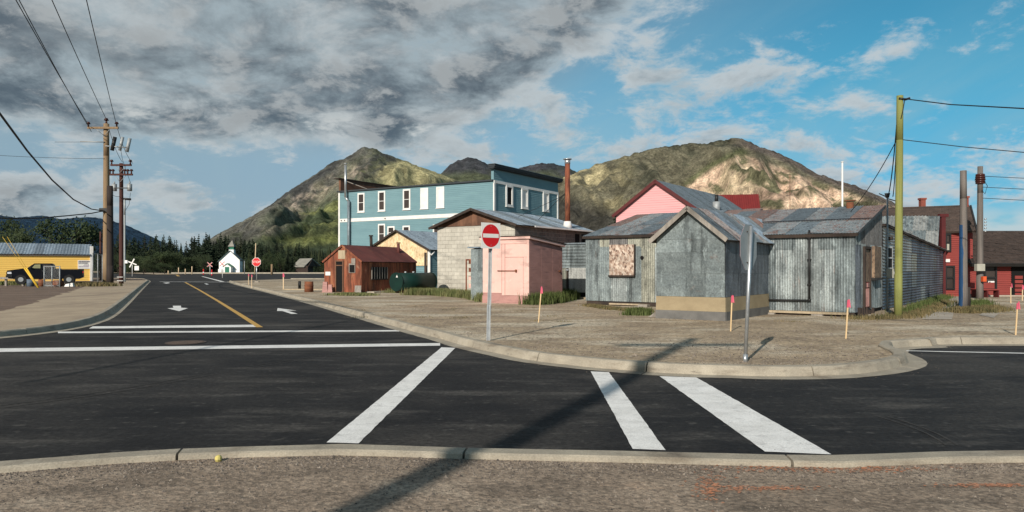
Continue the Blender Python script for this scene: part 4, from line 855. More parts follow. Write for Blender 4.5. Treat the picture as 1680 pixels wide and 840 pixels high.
for j in range(16):
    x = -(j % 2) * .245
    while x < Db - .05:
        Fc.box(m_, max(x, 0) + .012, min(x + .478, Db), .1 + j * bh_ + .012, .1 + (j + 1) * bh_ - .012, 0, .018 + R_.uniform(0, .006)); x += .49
part('side_blocks', m_, M['block_dark'], BB, 'darker blocks of the side wall', True)
m_ = MB(); Fb.box(m_, 2.45, 2.55, .1, 2.25, .0, .06); Fb.box(m_, 3.1, 3.2, .1, 2.25, 0, .06); Fb.box(m_, 2.55, 3.1, 2.16, 2.25, 0, .06); dr = part('door', m_, M['rust'], BB, 'rust orange door')
m_ = MB(); Fb.box(m_, 2.56, 3.09, .1, 1.1, -.03, .02); part('panel', m_, M['pink'], dr)
m_ = MB(); Fb.box(m_, 2.56, 3.09, 1.12, 2.15, -.03, .015); part('panel', m_, M['rust'], dr)
# wooden gable
zpb = 5.42
for k in range(13):
    u0, u1 = Wb * k / 13 + .004, Wb * (k + 1) / 13 - .004; tf = lambda u: zwb + .02 + (zpb - zwb) * (1 - abs(u - Wb / 2) / (Wb / 2))
    m_ = MB(); pts = [u0, u1] if not (u0 < Wb / 2 < u1) else [u0, Wb / 2, u1]
    lo = [Fb.p(u, zwb + .01, 0) for u in pts]; hi = [Fb.p(u, tf(u), 0) for u in pts]; lo2 = [Fb.p(u, zwb + .01, .05) for u in pts]; hi2 = [Fb.p(u, tf(u), .05) for u in pts]; n_ = len(pts)
    vs = lo2 + hi2; m_.add(vs, [(i, i + 1, n_ + i + 1, n_ + i) for i in range(n_ - 1)]); m_.add([lo2[-1], lo[-1], hi[-1], hi2[-1]], [(0, 1, 2, 3)]); m_.add([lo[0], lo2[0], hi2[0], hi[0]], [(0, 1, 2, 3)])
    part('gable_board', m_, M['brown_wood'], BB)
gable_roof(BB, BL, B0, Db, zwb + .02, zpb + .05, .42, .45, ['roof_blue', 'roof_slate', 'roof_blue'], w=.9, barge='dark_wood', bw=.12)
fe = along(B0, aL, .44); m_ = MB(); Ff = wall((*fe, 0), bL); Ff.box(m_, 1.6, Db + .1, zwb - .13, zwb - .03, .0, .05); part('fascia', m_, M['white'], BB)
for u_ in (7.55, 8.5):
    m_ = MB(); Fc.box(m_, u_, u_ + .62, 2.3, 4.1, .0, .035); f_ = part('side_opening', m_, M['black'], BB)
cx = A(931, 441, 51.5).xy
FL = MB(); FL.tube(zv(cx, 4.7), zv(cx, 9.05), .185, n=14); fl_ = part('flue', FL, M['rust'], BB, 'tall rusty steel flue')
FL = MB(); FL.tube(zv(cx, 9.0), zv(cx, 9.28), .2, .2, 14); FL.tube(zv(cx, 9.3), zv(cx, 9.36), .30, .30, 14); part('cap', FL, M['galv'], fl_)
FL = MB(); FL.tube(zv(cx, 4.45), zv(cx, 4.95), .34, .24, 14); part('flashing', FL, M['white'], fl_)
for (pa, pb) in ((zv(cx, 6.9), A(850, 356, 49.5)), (zv(cx, 7.1), A(880, 364, 51.0))):
    FL = MB(); FL.tube(pa, pb, .02, n=4); part('guy_wire', FL, M['wire'], fl_)

# ================================================================== blue annex with chipboard gable
X1 = A(705, 441, 58.).xy; X0 = along(X1, aL, -6.7)
AN = thing('annex', 'blue annex with an unpainted chipboard gable behind the rusty shed', 'building', (*along(X1, aL, -3.3), .1))
Fa = wall((*X0, 0), aL); Fa2 = wall((*X1, 0), bL); zea, zpa = 3.18, 4.72
body(AN, 'wall', M['teal'], [X0, X1, along(X1, bL, 9), along(X0, bL, 9)], .05, [zea - .1] * 4)
siding(Fa, AN, M['teal'], 0, 6.55, .1, 1.85, .15); siding(Fa2, AN, M['teal'], 0, 9, .1, zea - .1, .15)
m_ = MB(); Fa.box(m_, 6.55, 6.78, .1, zea, -.02, .07); part('corner_post', m_, M['white'], AN)
for k in range(6):
    u0, u1 = 6.55 * k / 6, 6.55 * (k + 1) / 6 - .01; tf = lambda u: zea + (zpa - zea) * (1 - abs(u - 3.35) / 3.35) - .05
    m_ = MB(); vs = [Fa.p(u0, 1.86, .12), Fa.p(u1, 1.86, .12)] + ([Fa.p(u1, tf(u1), .12)] + ([Fa.p(3.35, tf(3.35), .12)] if u0 < 3.35 < u1 else []) + [Fa.p(u0, tf(u0), .12)])
    m_.add(vs, [tuple(range(len(vs)))]); bk_ = [v - Fa.n * .11 for v in vs]; m_.add([vs[0], vs[1], bk_[1], bk_[0]], [(3, 2, 1, 0)]); part('chipboard_panel', m_, M['osb_tan'], AN)
gable_roof(AN, X0, X1, 9, zea, zpa, .25, .35, ['roof_blue'], w=1.0, barge='dark_wood', bw=.10)
m_ = MB(); m_.tube(Fa.p(6.72, 2.9, .15), Fa.p(6.95, 2.7, .1), .05, n=8); m_.tube(Fa.p(6.95, 2.7, .1), Fa.p(6.95, 2.95, -.3), .05, n=8); part('downspout', m_, M['white'], AN)
m_ = MB(); Fa.box(m_, 6.3, 6.5, 1.2, 2.9, .125, .2); part('vent_duct', m_, M['dark_wood'], AN)

# ================================================================== rusty shed
aR = Vector((.906, -.423)); bR = Vector((.423, .906))
RR = A(593, 441, 46.5).xy; Wr = 2.95; RL = along(RR, aR, -Wr); Dr = 6.4
RS = thing('rusty_shed', 'rusty metal shed with a sagging dark red roof beside the green tank', 'shed', (*along(RR, aR, -1.5), .1))
body(RS, 'wall', M['rust'], [RL, RR, along(RR, bR, Dr), along(RL, bR, Dr)], .08, [2.08] * 4); Fr_ = wall((*RL, 0), aR); Fq2 = wall((*RR, 0), bR)
tf = lambda u: 2.08 + 1.0 * (1 - abs(u - Wr / 2) / (Wr / 2))
for i, (u0, u1) in enumerate(zip(steps(0, Wr, .5)[:-1], steps(0, Wr, .5)[1:])):
    m_ = MB(); pts = [Fr_.p(u0 + .004, .1, .012 + .008 * (i % 2)), Fr_.p(u1 - .002, .1, .012 + .008 * (i % 2)), Fr_.p(u1 - .002, tf(u1) - .03, .012 + .008 * (i % 2)), Fr_.p(u0 + .004, tf(u0) - .03, .012 + .008 * (i % 2))]
    if u0 < Wr / 2 - .01 < u1 - .02: pts.insert(3, Fr_.p(Wr / 2, tf(Wr / 2) - .03, .012 + .008 * (i % 2)))
    m_.add(pts, [tuple(range(len(pts)))]); bk_ = [v - Fr_.n * .02 for v in pts]; m_.add([pts[1], bk_[1], bk_[2], pts[2]], [(0, 1, 2, 3)]); part('iron_sheet', m_, M['rust'], RS)
for i, (u0, u1) in enumerate(zip(steps(0, Dr, .42)[:-1], steps(0, Dr, .42)[1:])):
    m_ = MB(); Fq2.box(m_, u0 + .006, u1 - .006, .1, 2.06, 0, .02 + .012 * (i % 2)); part('iron_sheet', m_, M['rust'], RS)
m_ = MB(); Fr_.box(m_, .92, 1.0, .1, 2.15, .02, .08); Fr_.box(m_, 1.5, 1.6, .1, 2.15, .02, .08); Fr_.box(m_, 1.0, 1.5, 2.08, 2.15, .02, .08); Fr_.box(m_, 1.0, 1.5, 1.80, 1.86, .02, .075); dr = part('door', m_, M['brown_wood'], RS, 'dark open doorway with a wooden frame')
m_ = MB(); Fr_.box(m_, 1.0, 1.5, .12, 1.79, .022, .03); Fr_.box(m_, 1.0, 1.5, 1.87, 2.07, .022, .03); part('panel', m_, M['black'], dr)
m_ = MB(); Fr_.box(m_, 2.0, 2.5, 1.35, 1.95, .02, .06); f_ = part('window', m_, M['grey_wood'], RS); m_ = MB(); Fr_.box(m_, 2.06, 2.46, 1.38, 1.86, .061, .068); part('pane', m_, M['black'], f_)
m_ = MB(); Fr_.box(m_, .12, .52, 1.18, 1.42, .03, .05); part('notice', m_, M['white'], RS)
m_ = MB(); Fr_.box(m_, 1.15, 1.7, 2.25, 2.8, .032, .045); part('patch', m_, M['tan_wood'], RS)
m_ = MB(); Fr_.box(m_, 2.2, 2.5, 1.96, 2.28, .032, .05); part('patch', m_, M['grey_wood'], RS)
m_ = MB(); Fq2.box(m_, 1.0, 2.75, .95, 1.72, .03, .05); f_ = part('window', m_, M['black'], RS, 'barred window')
for k in range(7): m_ = MB(); Fq2.box(m_, 1.0 + k * .285, 1.04 + k * .285, .95, 1.72, .051, .10); part('bar', m_, M['grey_wood'], f_)
m_ = MB(); Fq2.box(m_, .95, 2.8, .88, .948, .03, .12); part('sill', m_, M['dark_wood'], f_)
gable_roof(RS, RL, RR, Dr, 2.08, 3.08, .1, .08, ['rust_roof'], w=.8, barge='rust', pitch=.2, bw=.08)
for (uu, vv, h_) in ((3.1, 0, .95), (5.6, .55, .9)):
    c = along(along(RL, aR, Wr / 2 + vv), bR, uu); m_ = MB(); zb_ = 3.05 - vv * .68; m_.tube(zv(c, zb_ - .1), (c.x - .03, c.y, zb_ + h_ * .8), .10, n=10); m_.tube((c.x - .03, c.y, zb_ + h_ * .82), (c.x - .03, c.y, zb_ + h_ * .9), .15, n=10); part('stovepipe', m_, M['dark_wood' if vv == 0 else 'rust_roof'], RS)
# things around it
c = G(532, 479); m_ = MB(); m_.tube((c.x - 1.0, c.y, .1), (c.x - 1.0, c.y, .78), .29, .28, 14); m_.tube((c.x - 1.0, c.y, .5), (c.x - 1.0, c.y, .53), .305, .305, 14); solo('drum', m_, M['rust_drum'], 'rusty drum left of the rusty shed door', 'drum', (c.x - 1.0, c.y, .1))
c = G(541, 479.5); m_ = MB()
for k, (dx, w_, h_) in enumerate(((-.45, .35, .68), (-.1, .3, .5))): m_.hexa([(c.x + dx, c.y - .2, .1), (c.x + dx + w_, c.y - .2, .1), (c.x + dx + w_, c.y, .1), (c.x + dx, c.y, .1)], [(c.x + dx + .04, c.y - .12, .1 + h_), (c.x + dx + w_ - .05, c.y - .12, .06 + h_), (c.x + dx + w_ - .03, c.y, .1 + h_), (c.x + dx + .02, c.y, .1 + h_)])
solo('board_scrap', m_, M['pink_worn'], 'broken pinkish boards leaning by the rusty shed corner', 'board', (c.x, c.y, .1))
c = G(587.5, 480.5); m_ = MB(); m_.hexa([(c.x - .2, c.y - .12, .1), (c.x + .2, c.y - .12, .1), (c.x + .2, c.y - .06, .1), (c.x - .2, c.y - .06, .1)], [(c.x - .2, c.y - .02, .56), (c.x + .2, c.y - .02, .56), (c.x + .2, c.y + .04, .56), (c.x - .2, c.y + .04, .56)])
solo('board_scrap', m_, M['grey_wood'], 'short grey board leaning below the small square window', 'board', (c.x, c.y, .1))
m_ = MB(); Fq2.box(m_, .1, 3.6, .06, .16, .25, .9); solo('slab', m_, M['path'], 'pale low concrete slab along the rusty shed side', 'slab', tuple(Fq2.p(1.8, .06, .5)))
# green tank
tc = A(650, 463, 45.2); ax = Vector((.60, .80, 0)); TK = thing('fuel_tank', 'dark green horizontal tank in the grass beside the rusty shed', 'tank', (tc.x, tc.y, .1))
zt_ = .80; p0 = Vector((tc.x, tc.y, zt_)); p1 = p0 + ax * 3.1; m_ = MB(); m_.tube(p0, p1, .56, n=28); part('shell', m_, M['green_tank'], TK)
for q_ in (p0 - ax * .02, p1 - ax * .04): m_ = MB(); m_.tube(q_, q_ + ax * .06, .585, n=28); part('rim', m_, M['green_tank'], TK)
sd_ = Vector((ax.y, -ax.x, 0)); m_ = MB(); b_ = p0 - ax * .03; m_.add([b_ + sd_ * .0 + Vector((0, 0, .28)), b_ + sd_ * .18 + Vector((0, 0, .28)), b_ + sd_ * .09 + Vector((0, 0, .44))], [(0, 1, 2)]); part('warning_label', m_, M['white'], TK)
for t_ in (.5, 2.5): m_ = MB(); q0 = p0 + ax * t_; m_.hexa([q0 - sd_ * .5 - ax * .06 + Vector((0, 0, -.75)), q0 + sd_ * .5 - ax * .06 + Vector((0, 0, -.75)), q0 + sd_ * .5 + ax * .06 + Vector((0, 0, -.75)), q0 - sd_ * .5 + ax * .06 + Vector((0, 0, -.75))], [q0 - sd_ * .4 - ax * .06 + Vector((0, 0, -.4)), q0 + sd_ * .4 - ax * .06 + Vector((0, 0, -.4)), q0 + sd_ * .4 + ax * .06 + Vector((0, 0, -.4)), q0 - sd_ * .4 + ax * .06 + Vector((0, 0, -.4))]); part('cradle', m_, M['rust_drum'], TK)
for t_ in (.8, 1.5): m_ = MB(); m_.tube(p0 + ax * t_ + Vector((0, 0, .54)), p0 + ax * t_ + Vector((0, 0, .64)), .07, n=10); part('filler_cap', m_, M['galv'], TK)

# ================================================================== blue hotel
aH = Vector((.855, -.518)); bH = Vector((.518, .855)); H0 = A(810, 441, 72.).xy; WH = 20.8; HL = along(H0, aH, -WH); DH = 13.6; zw = 10.25
HO = thing('hotel', 'three-storey teal clapboard hotel with white trim and a dark cornice', 'building', (*along(H0, aH, -10), .1))
body(HO, 'wall', M['teal'], [HL, H0, along(H0, bH, DH), along(HL, bH, DH)], .0, [zw] * 4)
Fh = wall((*HL, 0), aH); Fi = wall((*H0, 0), bH)
siding(Fh, HO, M['teal'], .2, WH - .02, 2., 6.85, .185); siding(Fh, HO, M['teal'], .2, WH - .02, 7.25, zw, .185)
siding(Fi, HO, M['teal'], .2, DH, 2., 10.05, .185); siding(Fi, HO, M['teal'], .2, DH, 10.35, 11.35, .185, name='parapet_boards')
m_ = MB(); Fh.box(m_, 0, WH, 6.86, 7.24, .0, .06); part('trim_band', m_, M['white'], HO)
for u_ in (.45, .95, 6.9, 16.2): m_ = MB(); m_.tube(Fh.p(u_, 7.05, .06), Fh.p(u_, 7.05, .12), .07, n=8); part('vent_cap', m_, M['black_metal'], HO)
m_ = MB(); Fh.box(m_, -.02, .2, .1, zw, .0, .08); part('corner_board', m_, M['white'], HO)
m_ = MB(); Fh.box(m_, WH - .02, WH + .12, .1, 10.06, .0, .1); Fi.box(m_, 0, .25, .1, 10.06, .0, .1); part('corner_board', m_, M['white'], HO)
m_ = MB(); Fi.box(m_, DH - .25, DH, .1, 10.06, .0, .1); part('corner_board', m_, M['white'], HO)
m_ = MB(); Fi.box(m_, 0, DH, 10.07, 10.34, .0, .09); part('trim_band', m_, M['white'], HO)
for u_, bd in ((0, 0),): pass
def uat(F_, px):      # distance along a wall face where a photo column meets it
    k = (px - HX) / FP; return (k * F_.o.y - F_.o.x) / (F_.u.x - k * F_.u.y)
def vat(F_, u, py): return zat(py, F_.p(u, 0).y)
for px, y0, y1, bd in ((592.9, 316.7, 348.3, 0), (626.6, 313.4, 346.5, 0), (667.6, 310.3, 344, 0), (696.5, 308.5, 342.6, 1), (722.7, 306.4, 341, 1)):
    u = uat(Fh, px); v1 = vat(Fh, u, y0); v0 = vat(Fh, u, y1); window(Fh, HO, u, v0, 1.02, v1 - v0, boarded=bool(bd), bars=1, fw=.17, label='window boarded with white panel' if bd else None)
for px, y0, y1 in ((626.5, 367.3, 400), (642, 371.2, 392), (667, 370.2, 400)):
    u = uat(Fh, px); v1 = vat(Fh, u, y0); v0 = vat(Fh, u, y1); window(Fh, HO, u, v0, 1.0, v1 - v0, fw=.16)
u = uat(Fh, 716.5); window(Fh, HO, u, 4.0, .9, 2.2, fw=.16)
for px, y0, y1, bd in ((834.8, 304, 339, 0), (860, 309, 342.5, 1), (894.8, 315, 347, 1)):
    u = uat(Fi, px); v1 = vat(Fi, u, y0); v0 = vat(Fi, u, y1); window(Fi, HO, u, v0, 1.35, v1 - v0, boarded=bool(bd), bars=0, fw=.22, label='window boarded with white panel' if bd else 'open dark window', gm='black', depth=.13)
# parapet, cornice
m_ = MB(); Fi.box(m_, 0, DH, 10.26, 11.45, -.3, .0); part('parapet', m_, M['teal'], HO)
m_ = MB(); Fi.box(m_, -.35, DH + .3, 11.42, 11.50, -.31, .2); Fi.box(m_, -.45, DH + .4, 11.503, 11.66, -.315, .36); Fi.box(m_, -.5, DH + .45, 11.663, 11.86, -.32, .45); part('cornice', m_, M['cornice'], HO, 'dark weathered cornice')
m_ = MB(); Fi.box(m_, -.58, DH + .5, 11.863, 11.90, -.3, .5); part('cornice_cap', m_, M['roof_slate'], HO)
m_ = MB(); Fh.box(m_, -.15, WH - .02, zw + .003, zw + .15, -.4, .22); part('eave', m_, M['cornice'], HO)
m_ = MB(); m_.hexa([zv(along(HL, bH, .3), zw + .01), zv(along(H0, bH, .3), zw + .01), zv(along(H0, bH, DH), zw + .01), zv(along(HL, bH, DH), zw + .01)], [zv(along(HL, bH, .3), zw + .2), zv(along(H0, bH, .3), zw + .2), zv(along(H0, bH, DH), zw + .6), zv(along(HL, bH, DH), zw + .6)]); part('roof', m_, M['shingle'], HO)
m_ = MB(); hq = lambda t, z: zv(along(HL, bH, t), z)
m_.hexa([hq(0, zw + .2), hq(12, zw + .2), zv(along(along(HL, aH, .25), bH, 12), zw + .2), zv(along(along(HL, aH, .25), bH, 0), zw + .2)], [hq(0, 11.75), hq(12, 11.75), zv(along(along(HL, aH, .25), bH, 12), 11.75), zv(along(along(HL, aH, .25), bH, 0), 11.75)]); pp = part('rear_parapet', m_, M['brown_wood'], HO, 'bare brown back of the end parapet')
m_ = MB(); Fh.box(m_, -.5, .35, 11.76, 11.86, -12.1, .3); part('coping', m_, M['dark_wood'], pp)
m_ = MB(); m_.tube(Fh.p(.28, 11.6, -.8), Fh.p(3.2, 10.4, -2.2), .045, n=6); part('brace', m_, M['grey_wood'], pp)
m_ = MB(); u = uat(Fh, 571.5); m_.tube(Fh.p(u, 9.6, .45), Fh.p(u, 13.2, .45), .13, n=12); m_.tube(Fh.p(u, 13.3, .45), Fh.p(u, 13.38, .45), .16, n=12); m_.tube(Fh.p(u, 9.6, .45), Fh.p(u + .35, 9.1, .3), .13, n=12); part('flue', m_, M['galv'], HO, 'shiny steel flue above the eave')
m_ = MB(); m_.tube(Fh.p(u + .35, 9.15, .3), Fh.p(u + .35, 2.2, .3), .16, n=12)
for k in range(5): m_.tube(Fh.p(u + .35, 3 + k * 1.4, .3), Fh.p(u + .35, 3.06 + k * 1.4, .3), .185, n=12)
part('flue', m_, M['roof_slate'], HO, 'dull lower flue on the wall')
m_ = MB(); m_.box(0, 0, 0, 0, 0, 0)

# ================================================================== pink gabled house behind the sheds
PKp = A(1077.3, 441, 50.).xy; PL = along(PKp, aL, -3.05); PR_ = along(PKp, aL, 3.05)
PH = thing('pink_house', 'pink clapboard gable with dark red trim and blue-grey metal roof behind tin sheds', 'house', (*PKp, .1))
Fp2 = wall((*PL, 0), aL); zeP, zpP = 5.45, 7.6
body(PH, 'wall', M['pink_siding'], [PL, PR_, along(PR_, bL, 13.7), along(PL, bL, 13.7)], 0, [zeP] * 4)
sP = (zpP - zeP) / 3.05; m_ = MB(); m_.add([Fp2.p(0, zeP), Fp2.p(6.1, zeP), Fp2.p(3.05, zpP - .03), Fp2.p(0, zeP, -13.7), Fp2.p(6.1, zeP, -13.7), Fp2.p(3.05, zpP - .03, -13.7)], [(0, 1, 2), (5, 4, 3), (0, 2, 5, 3), (2, 1, 4, 5)]); part('gable_wall', m_, M['pink_siding'], PH)
siding(Fp2, PH, M['pink_siding'], 0, 6.1, 3.3, zpP - .05, .16, rng=lambda v: (max(0, (v - zeP) / sP), min(6.1, 6.1 - (v - zeP) / sP)))
gable_roof(PH, PL, PR_, 13.7, zeP, zpP, .22, .25, ['roof_slate'], w=1.3, barge='dark_red', bw=.17, pitch=.25)
c = along(along(PKp, aL, 1.9), bL, 8.9); c = A(1175.5, 441, 52.8).xy; m_ = MB(); m_.tube(zv(c, 5.6), zv(c, 6.45), .27, n=14); vp = part('vent_pipe', m_, M['galv_dull'], PH)
m_ = MB(); m_.tube(zv(c, 6.45), zv(c, 6.95), .13, n=10); part('cap', m_, M['black_metal'], vp)
# red-roofed building behind
RB0 = A(1180, 441, 68).xy; RB1 = along(RB0, Vector((.98, -.2)), 3.6)
RB = thing('red_roofed_building', 'dark red metal roof showing above the grey shed roofs', 'building', (*RB0, .1))
body(RB, 'wall', M['dark_red'], [RB0, RB1, along(RB1, Vector((.2, .98)), 6), along(RB0, Vector((.2, .98)), 6)], 0, [6.6] * 4)
FRb = roof(zv(along(RB0, (.2, .98), -.3), 6.6), zv(along(RB1, (.2, .98), -.3), 6.6), zv(along(RB0, (.2, .98), 1.6), 8.62))
m_ = MB(); FRb.box(m_, 0, 3.68, 0, 2.77, -.08, 0); part('roof_deck', m_, M['dark_red'], RB)
for i in range(6): sheet(FRb, 'roof_sheet', RB, M['red_metal'], i * .61, i * .61 + .63, 0, 2.77, 'v', .2, .015, d=.02 + .01 * (i % 2))

# ================================================================== corrugated row running back, right of the green pole
S0 = along(CR, b1, Dp + .12); E0 = G(1551, 486).xy; dC = (E0 - S0).normalized(); LC = (E0 - S0).length
CB = thing('corrugated_building', 'long corrugated building with a dark window running back behind the green pole', 'building', (*along(S0, dC, LC / 2), .1))
nC = Vector((-dC.y, dC.x)); zS, zE_ = 3.2, 2.55
body(CB, 'wall', M['tin_dark'], [S0, E0, along(E0, nC, 4), along(S0, nC, 4)], .08, [zS, zE_, zE_ + .2, zS + .2])
Fw = wall((*S0, 0), dC); tw = lambda u: zS + (zE_ - zS) * u / LC
uC = steps(0, LC, 1.25)
rw = lambda v: (0, LC if v <= zE_ else LC * (zS - v) / (zS - zE_))
for j, (v0, v1) in enumerate(((.1, .82), (.80, 1.52), (1.50, 2.30), (2.28, 3.2))):
    for i in range(len(uC) - 1):
        if j == 3 and rw(v0)[1] - uC[i] < .1: continue
        mt = 'tin_blue' if j < 2 else ('tin_pale' if uC[i] < 5.5 else 'tin_blue')
        if (i * 5 + j * 3) % 7 == 0 and uC[i] > 3: mt = 'tin'
        if i == 5 and j == 2: mt = 'tin_warm'
        sheet(Fw, 'tin_sheet', CB, M[mt], uC[i] - .02, uC[i + 1] + .02, v0, v1, 'u', .115, .014, rng=rw if j == 3 else None, d=.02 + .012 * (i % 2) + .005 * j)
u = uat(Fw, 1456); Fw_ = Fr(Fw.o + Fw.n * .05, Fw.u, Fw.v, Fw.n); window(Fw_, CB, u, 1.58, .95, .88, fm='white', gm='black', fw=.07, bars=1, label='dark window in a pale frame', depth=.045)
m_ = MB(); u = uat(Fw, 1455); m_.tube(Fw.p(u, 2.75, .03), Fw.p(u, 2.75, .2), .07, n=8); part('lamp', m_, M['dark_wood'], CB)
re0 = zv(along(S0, nC, -.15), zS + .03); re1 = zv(along(along(E0, nC, -.15), dC, .1), zE_ + .03); rr0 = zv(along(S0, nC, 4.2), zS + .3)
FRc = roof(re0, re1, rr0); Lr = (re1 - re0).length; Sr = 4.5
m_ = MB(); FRc.box(m_, 0, Lr, 0, Sr, -.06, 0); part('roof_deck', m_, M['dark_wood'], CB)
for i, (u0, u1) in enumerate(zip(steps(0, Lr, .9)[:-1], steps(0, Lr, .9)[1:])): sheet(FRc, 'roof_sheet', CB, M[('roof_tin', 'tin_pale', 'tin')[i % 3]], u0 - .02, u1 + .02, 0, Sr, 'v', .12, .014, d=.02 + .012 * (i % 2))
# steeper tin roof behind it
T0, T1 = A(1430, 441, 36.8).xy, A(1538, 441, 36.8).xy; T1b = A(1541, 441, 39.).xy; T0b = T0 + (T1b - T1)
TB = thing('tin_roofed_building', 'wide pale corrugated roof rising behind the long corrugated wall', 'building', (*((T0 + T1) / 2), .1))
zT0, zT1 = 2.72, zat(355.5, 39.)
Tn = Vector((-.9, 0)); body(TB, 'wall', M['tin_dark'], [T0, T1 + Tn, T1b + Tn, T0b], .05, [zT0 - .08, zT0 - .08, zT1 - .1, zT1 - .1])
vT = zv(T1b, zT1) - zv(T1, zT0); FRt = Fr(zv(T0, zT0), (1, 0, 0), vT, Vector((1, 0, 0)).cross(vT)); St = vT.length
us_ = steps(0, (T1 - T0).length, .72)
for i in range(len(us_) - 1):
    for v0, v1 in ((0, St * .52), (St * .5, St)):
        sheet(FRt, 'roof_sheet', TB, M[('tin_pale', 'tin', 'tin_pale', 'tin_lap')[(i + (v0 > 0)) % 4]], us_[i] - .02, us_[i + 1] + .02, v0, v1, 'v', .18, .026, d=.03 + .012 * (i % 2) + .006 * (v0 > 0))

# ================================================================== red station
ST = thing('station', 'red clapboard station with brown shingle roofs at the right edge', 'building', (26, 41, .1))
YS = 40.2
def shingles(F_, root, u0, u1, v1, rng=None, pitch=.20, w=.55):
    m_ = MB(); n = int(v1 / pitch)
    for i in range(n):
        a_, b_ = rng(i * pitch) if rng else (u0, u1); u = a_ + R_.uniform(-w, 0)
        while u < b_:
            ww = w * R_.uniform(.6, 1.3); l, r_2 = max(u, a_), min(u + ww - .01, b_)
            if r_2 > l + .02:
                d_ = .03 + R_.uniform(0, .02); vv = i * pitch + R_.uniform(-.02, .02)
                m_.quad(F_.p(l, vv, d_), F_.p(r_2, vv, d_), F_.p(r_2, vv + pitch * 1.1, .004), F_.p(l, vv + pitch * 1.1, .004)); m_.quad(F_.p(l, vv, 0), F_.p(r_2, vv, 0), F_.p(r_2, vv, d_), F_.p(l, vv, d_))
            u += ww
    return part('shingles', m_, M['shingle'], root, stuff=True)
xa = lambda px, Y=YS: (px - HX) / FP * Y
Fst = wall((xa(1540), YS, 0), (1, 0))       # wall face looking at us
U = lambda px: (px - 1540) / FP * YS
V = lambda py: zat(py, YS)
m_ = MB(); m_.box(xa(1545), xa(1596), YS, YS + 3.4, 0, V(380)); part('wall', m_, M['red_siding'], ST)
m_ = MB(); m_.box(xa(1596) + .003, xa(1800), YS + .02, YS + 6, 0, V(433)); part('wall', m_, M['red_siding'], ST)
siding(Fst, ST, M['red_siding'], U(1548), U(1594), .1, V(381), .115)
siding(Fst, ST, M['red_siding'], U(1594), U(1662), .1, V(433), .115); siding(Fst, ST, M['red_siding'], U(1700), U(1790), .1, V(433), .115)
m_ = MB(); Fst.box(m_, U(1581), U(1800), .02, .17, 0, .35); part('platform', m_, M['path'], ST)
# windows and doors (black frames)
def bwin(p0, p1, y0, y1, lab, panes=True):
    m_ = MB(); a_, b_, c_, d_ = U(p0), U(p1), V(y1), V(y0); fw = .09
    for q_ in ((a_, a_ + fw, c_, d_), (b_ - fw, b_, c_, d_), (a_ + fw, b_ - fw, d_ - fw, d_), (a_ + fw, b_ - fw, c_, c_ + fw), (a_ + fw, b_ - fw, (c_ + d_) / 2 - .05, (c_ + d_) / 2 + .05)): Fst.box(m_, *q_, .03, .11)
    f_ = part('window', m_, M['black_metal'], ST, lab)
    for q_ in ((c_ + fw, (c_ + d_) / 2 - .05), ((c_ + d_) / 2 + .05, d_ - fw)): m_ = MB(); Fst.box(m_, a_ + fw, b_ - fw, *q_, .03, .05); part('pane', m_, M['glass'], f_)
    return f_
bwin(1549, 1565, 436, 475, 'tall black ground floor window'); bwin(1549, 1559, 383, 413, 'upper window with a pale blind')
m_ = MB(); Fst.box(m_, U(1550.5), U(1557.5), V(411), V(398), .051, .06); part('blind', m_, M['box_grey'], ST)
w_ = bwin(1613, 1634, 435, 476, 'tall black window with a notice')
m_ = MB(); Fst.box(m_, U(1619), U(1629), V(467), V(461), .112, .125); nt = part('notice', m_, M['white'], ST)
m_ = MB(); Fst.box(m_, U(1620.5), U(1622.5), V(464), V(462), .126, .13); part('mark', m_, M['black'], nt)
m_ = MB(); Fst.box(m_, U(1548.8), U(1557), V(430), V(425), .04, .09); part('sign_board', m_, M['white'], ST)
m_ = MB(); Fst.box(m_, U(1658.5), U(1700), .17, V(434), .0, .05); pr_ = part('doorway', m_, M['black'], ST, 'deep dark doorway')
for k in range(5): m_ = MB(); Fst.box(m_, U(1663.5), U(1676), V(485.5) + k * .235, V(485.5) + k * .235 + .17, .06, .1); part('door_panel', m_, M['red_siding'], pr_)
m_ = MB(); Fst.box(m_, U(1634.5), U(1658), V(435), V(433), .02, .1); part('frieze', m_, M['black_metal'], ST)
# lower roof
FRs = roof((xa(1581), YS - .55, V(432.5) - .02), (xa(1810), YS - .55, V(432.5) - .02), (xa(1581), YS + 3.4, V(387) + .32 + .1))
m_ = MB(); FRs.box(m_, 0, 7.8, 0, 4.5, -.1, 0); part('roof_deck', m_, M['dark_wood'], ST); shingles(FRs, ST, 0, 7.8, 4.45)
m_ = MB(); FRs.box(m_, 0, 7.8, -.04, -.002, -.14, .04); part('eave_board', m_, M['black_metal'], ST)
# upper roof with its gable end
aU, bU = Vector((.89, -.456)), Vector((.456, .89)); Er = A(1601, 379, 39.5); zEu = Er.z; El = zv(along(Er, aU, -9.5), zEu); Rr = zv(along(Er, bU, 3.4), 5.27); Rl = zv(along(El, bU, 3.4), 5.27)
FRu = roof(El, Er, Rl); Lu = 9.5; Su = math.hypot(3.4, 5.27 - zEu)
m_ = MB(); FRu.box(m_, 0, Lu, 0, Su, -.1, 0); part('roof_deck', m_, M['dark_wood'], ST); shingles(FRu, ST, 0, Lu, Su - .02)
bk_ = zv(along(Er, bU, 6.8), zEu)
m_ = MB(); gi = -aU * .5; gi = Vector((gi.x, gi.y, 0)); m_.hexa([Er + gi, bk_ + gi, Rr + gi - Vector((0, 0, .1))], [Er + gi * 1.3, bk_ + gi * 1.3, Rr + gi * 1.3 - Vector((0, 0, .1))]); part('gable_wall', m_, M['dark_red'], ST)
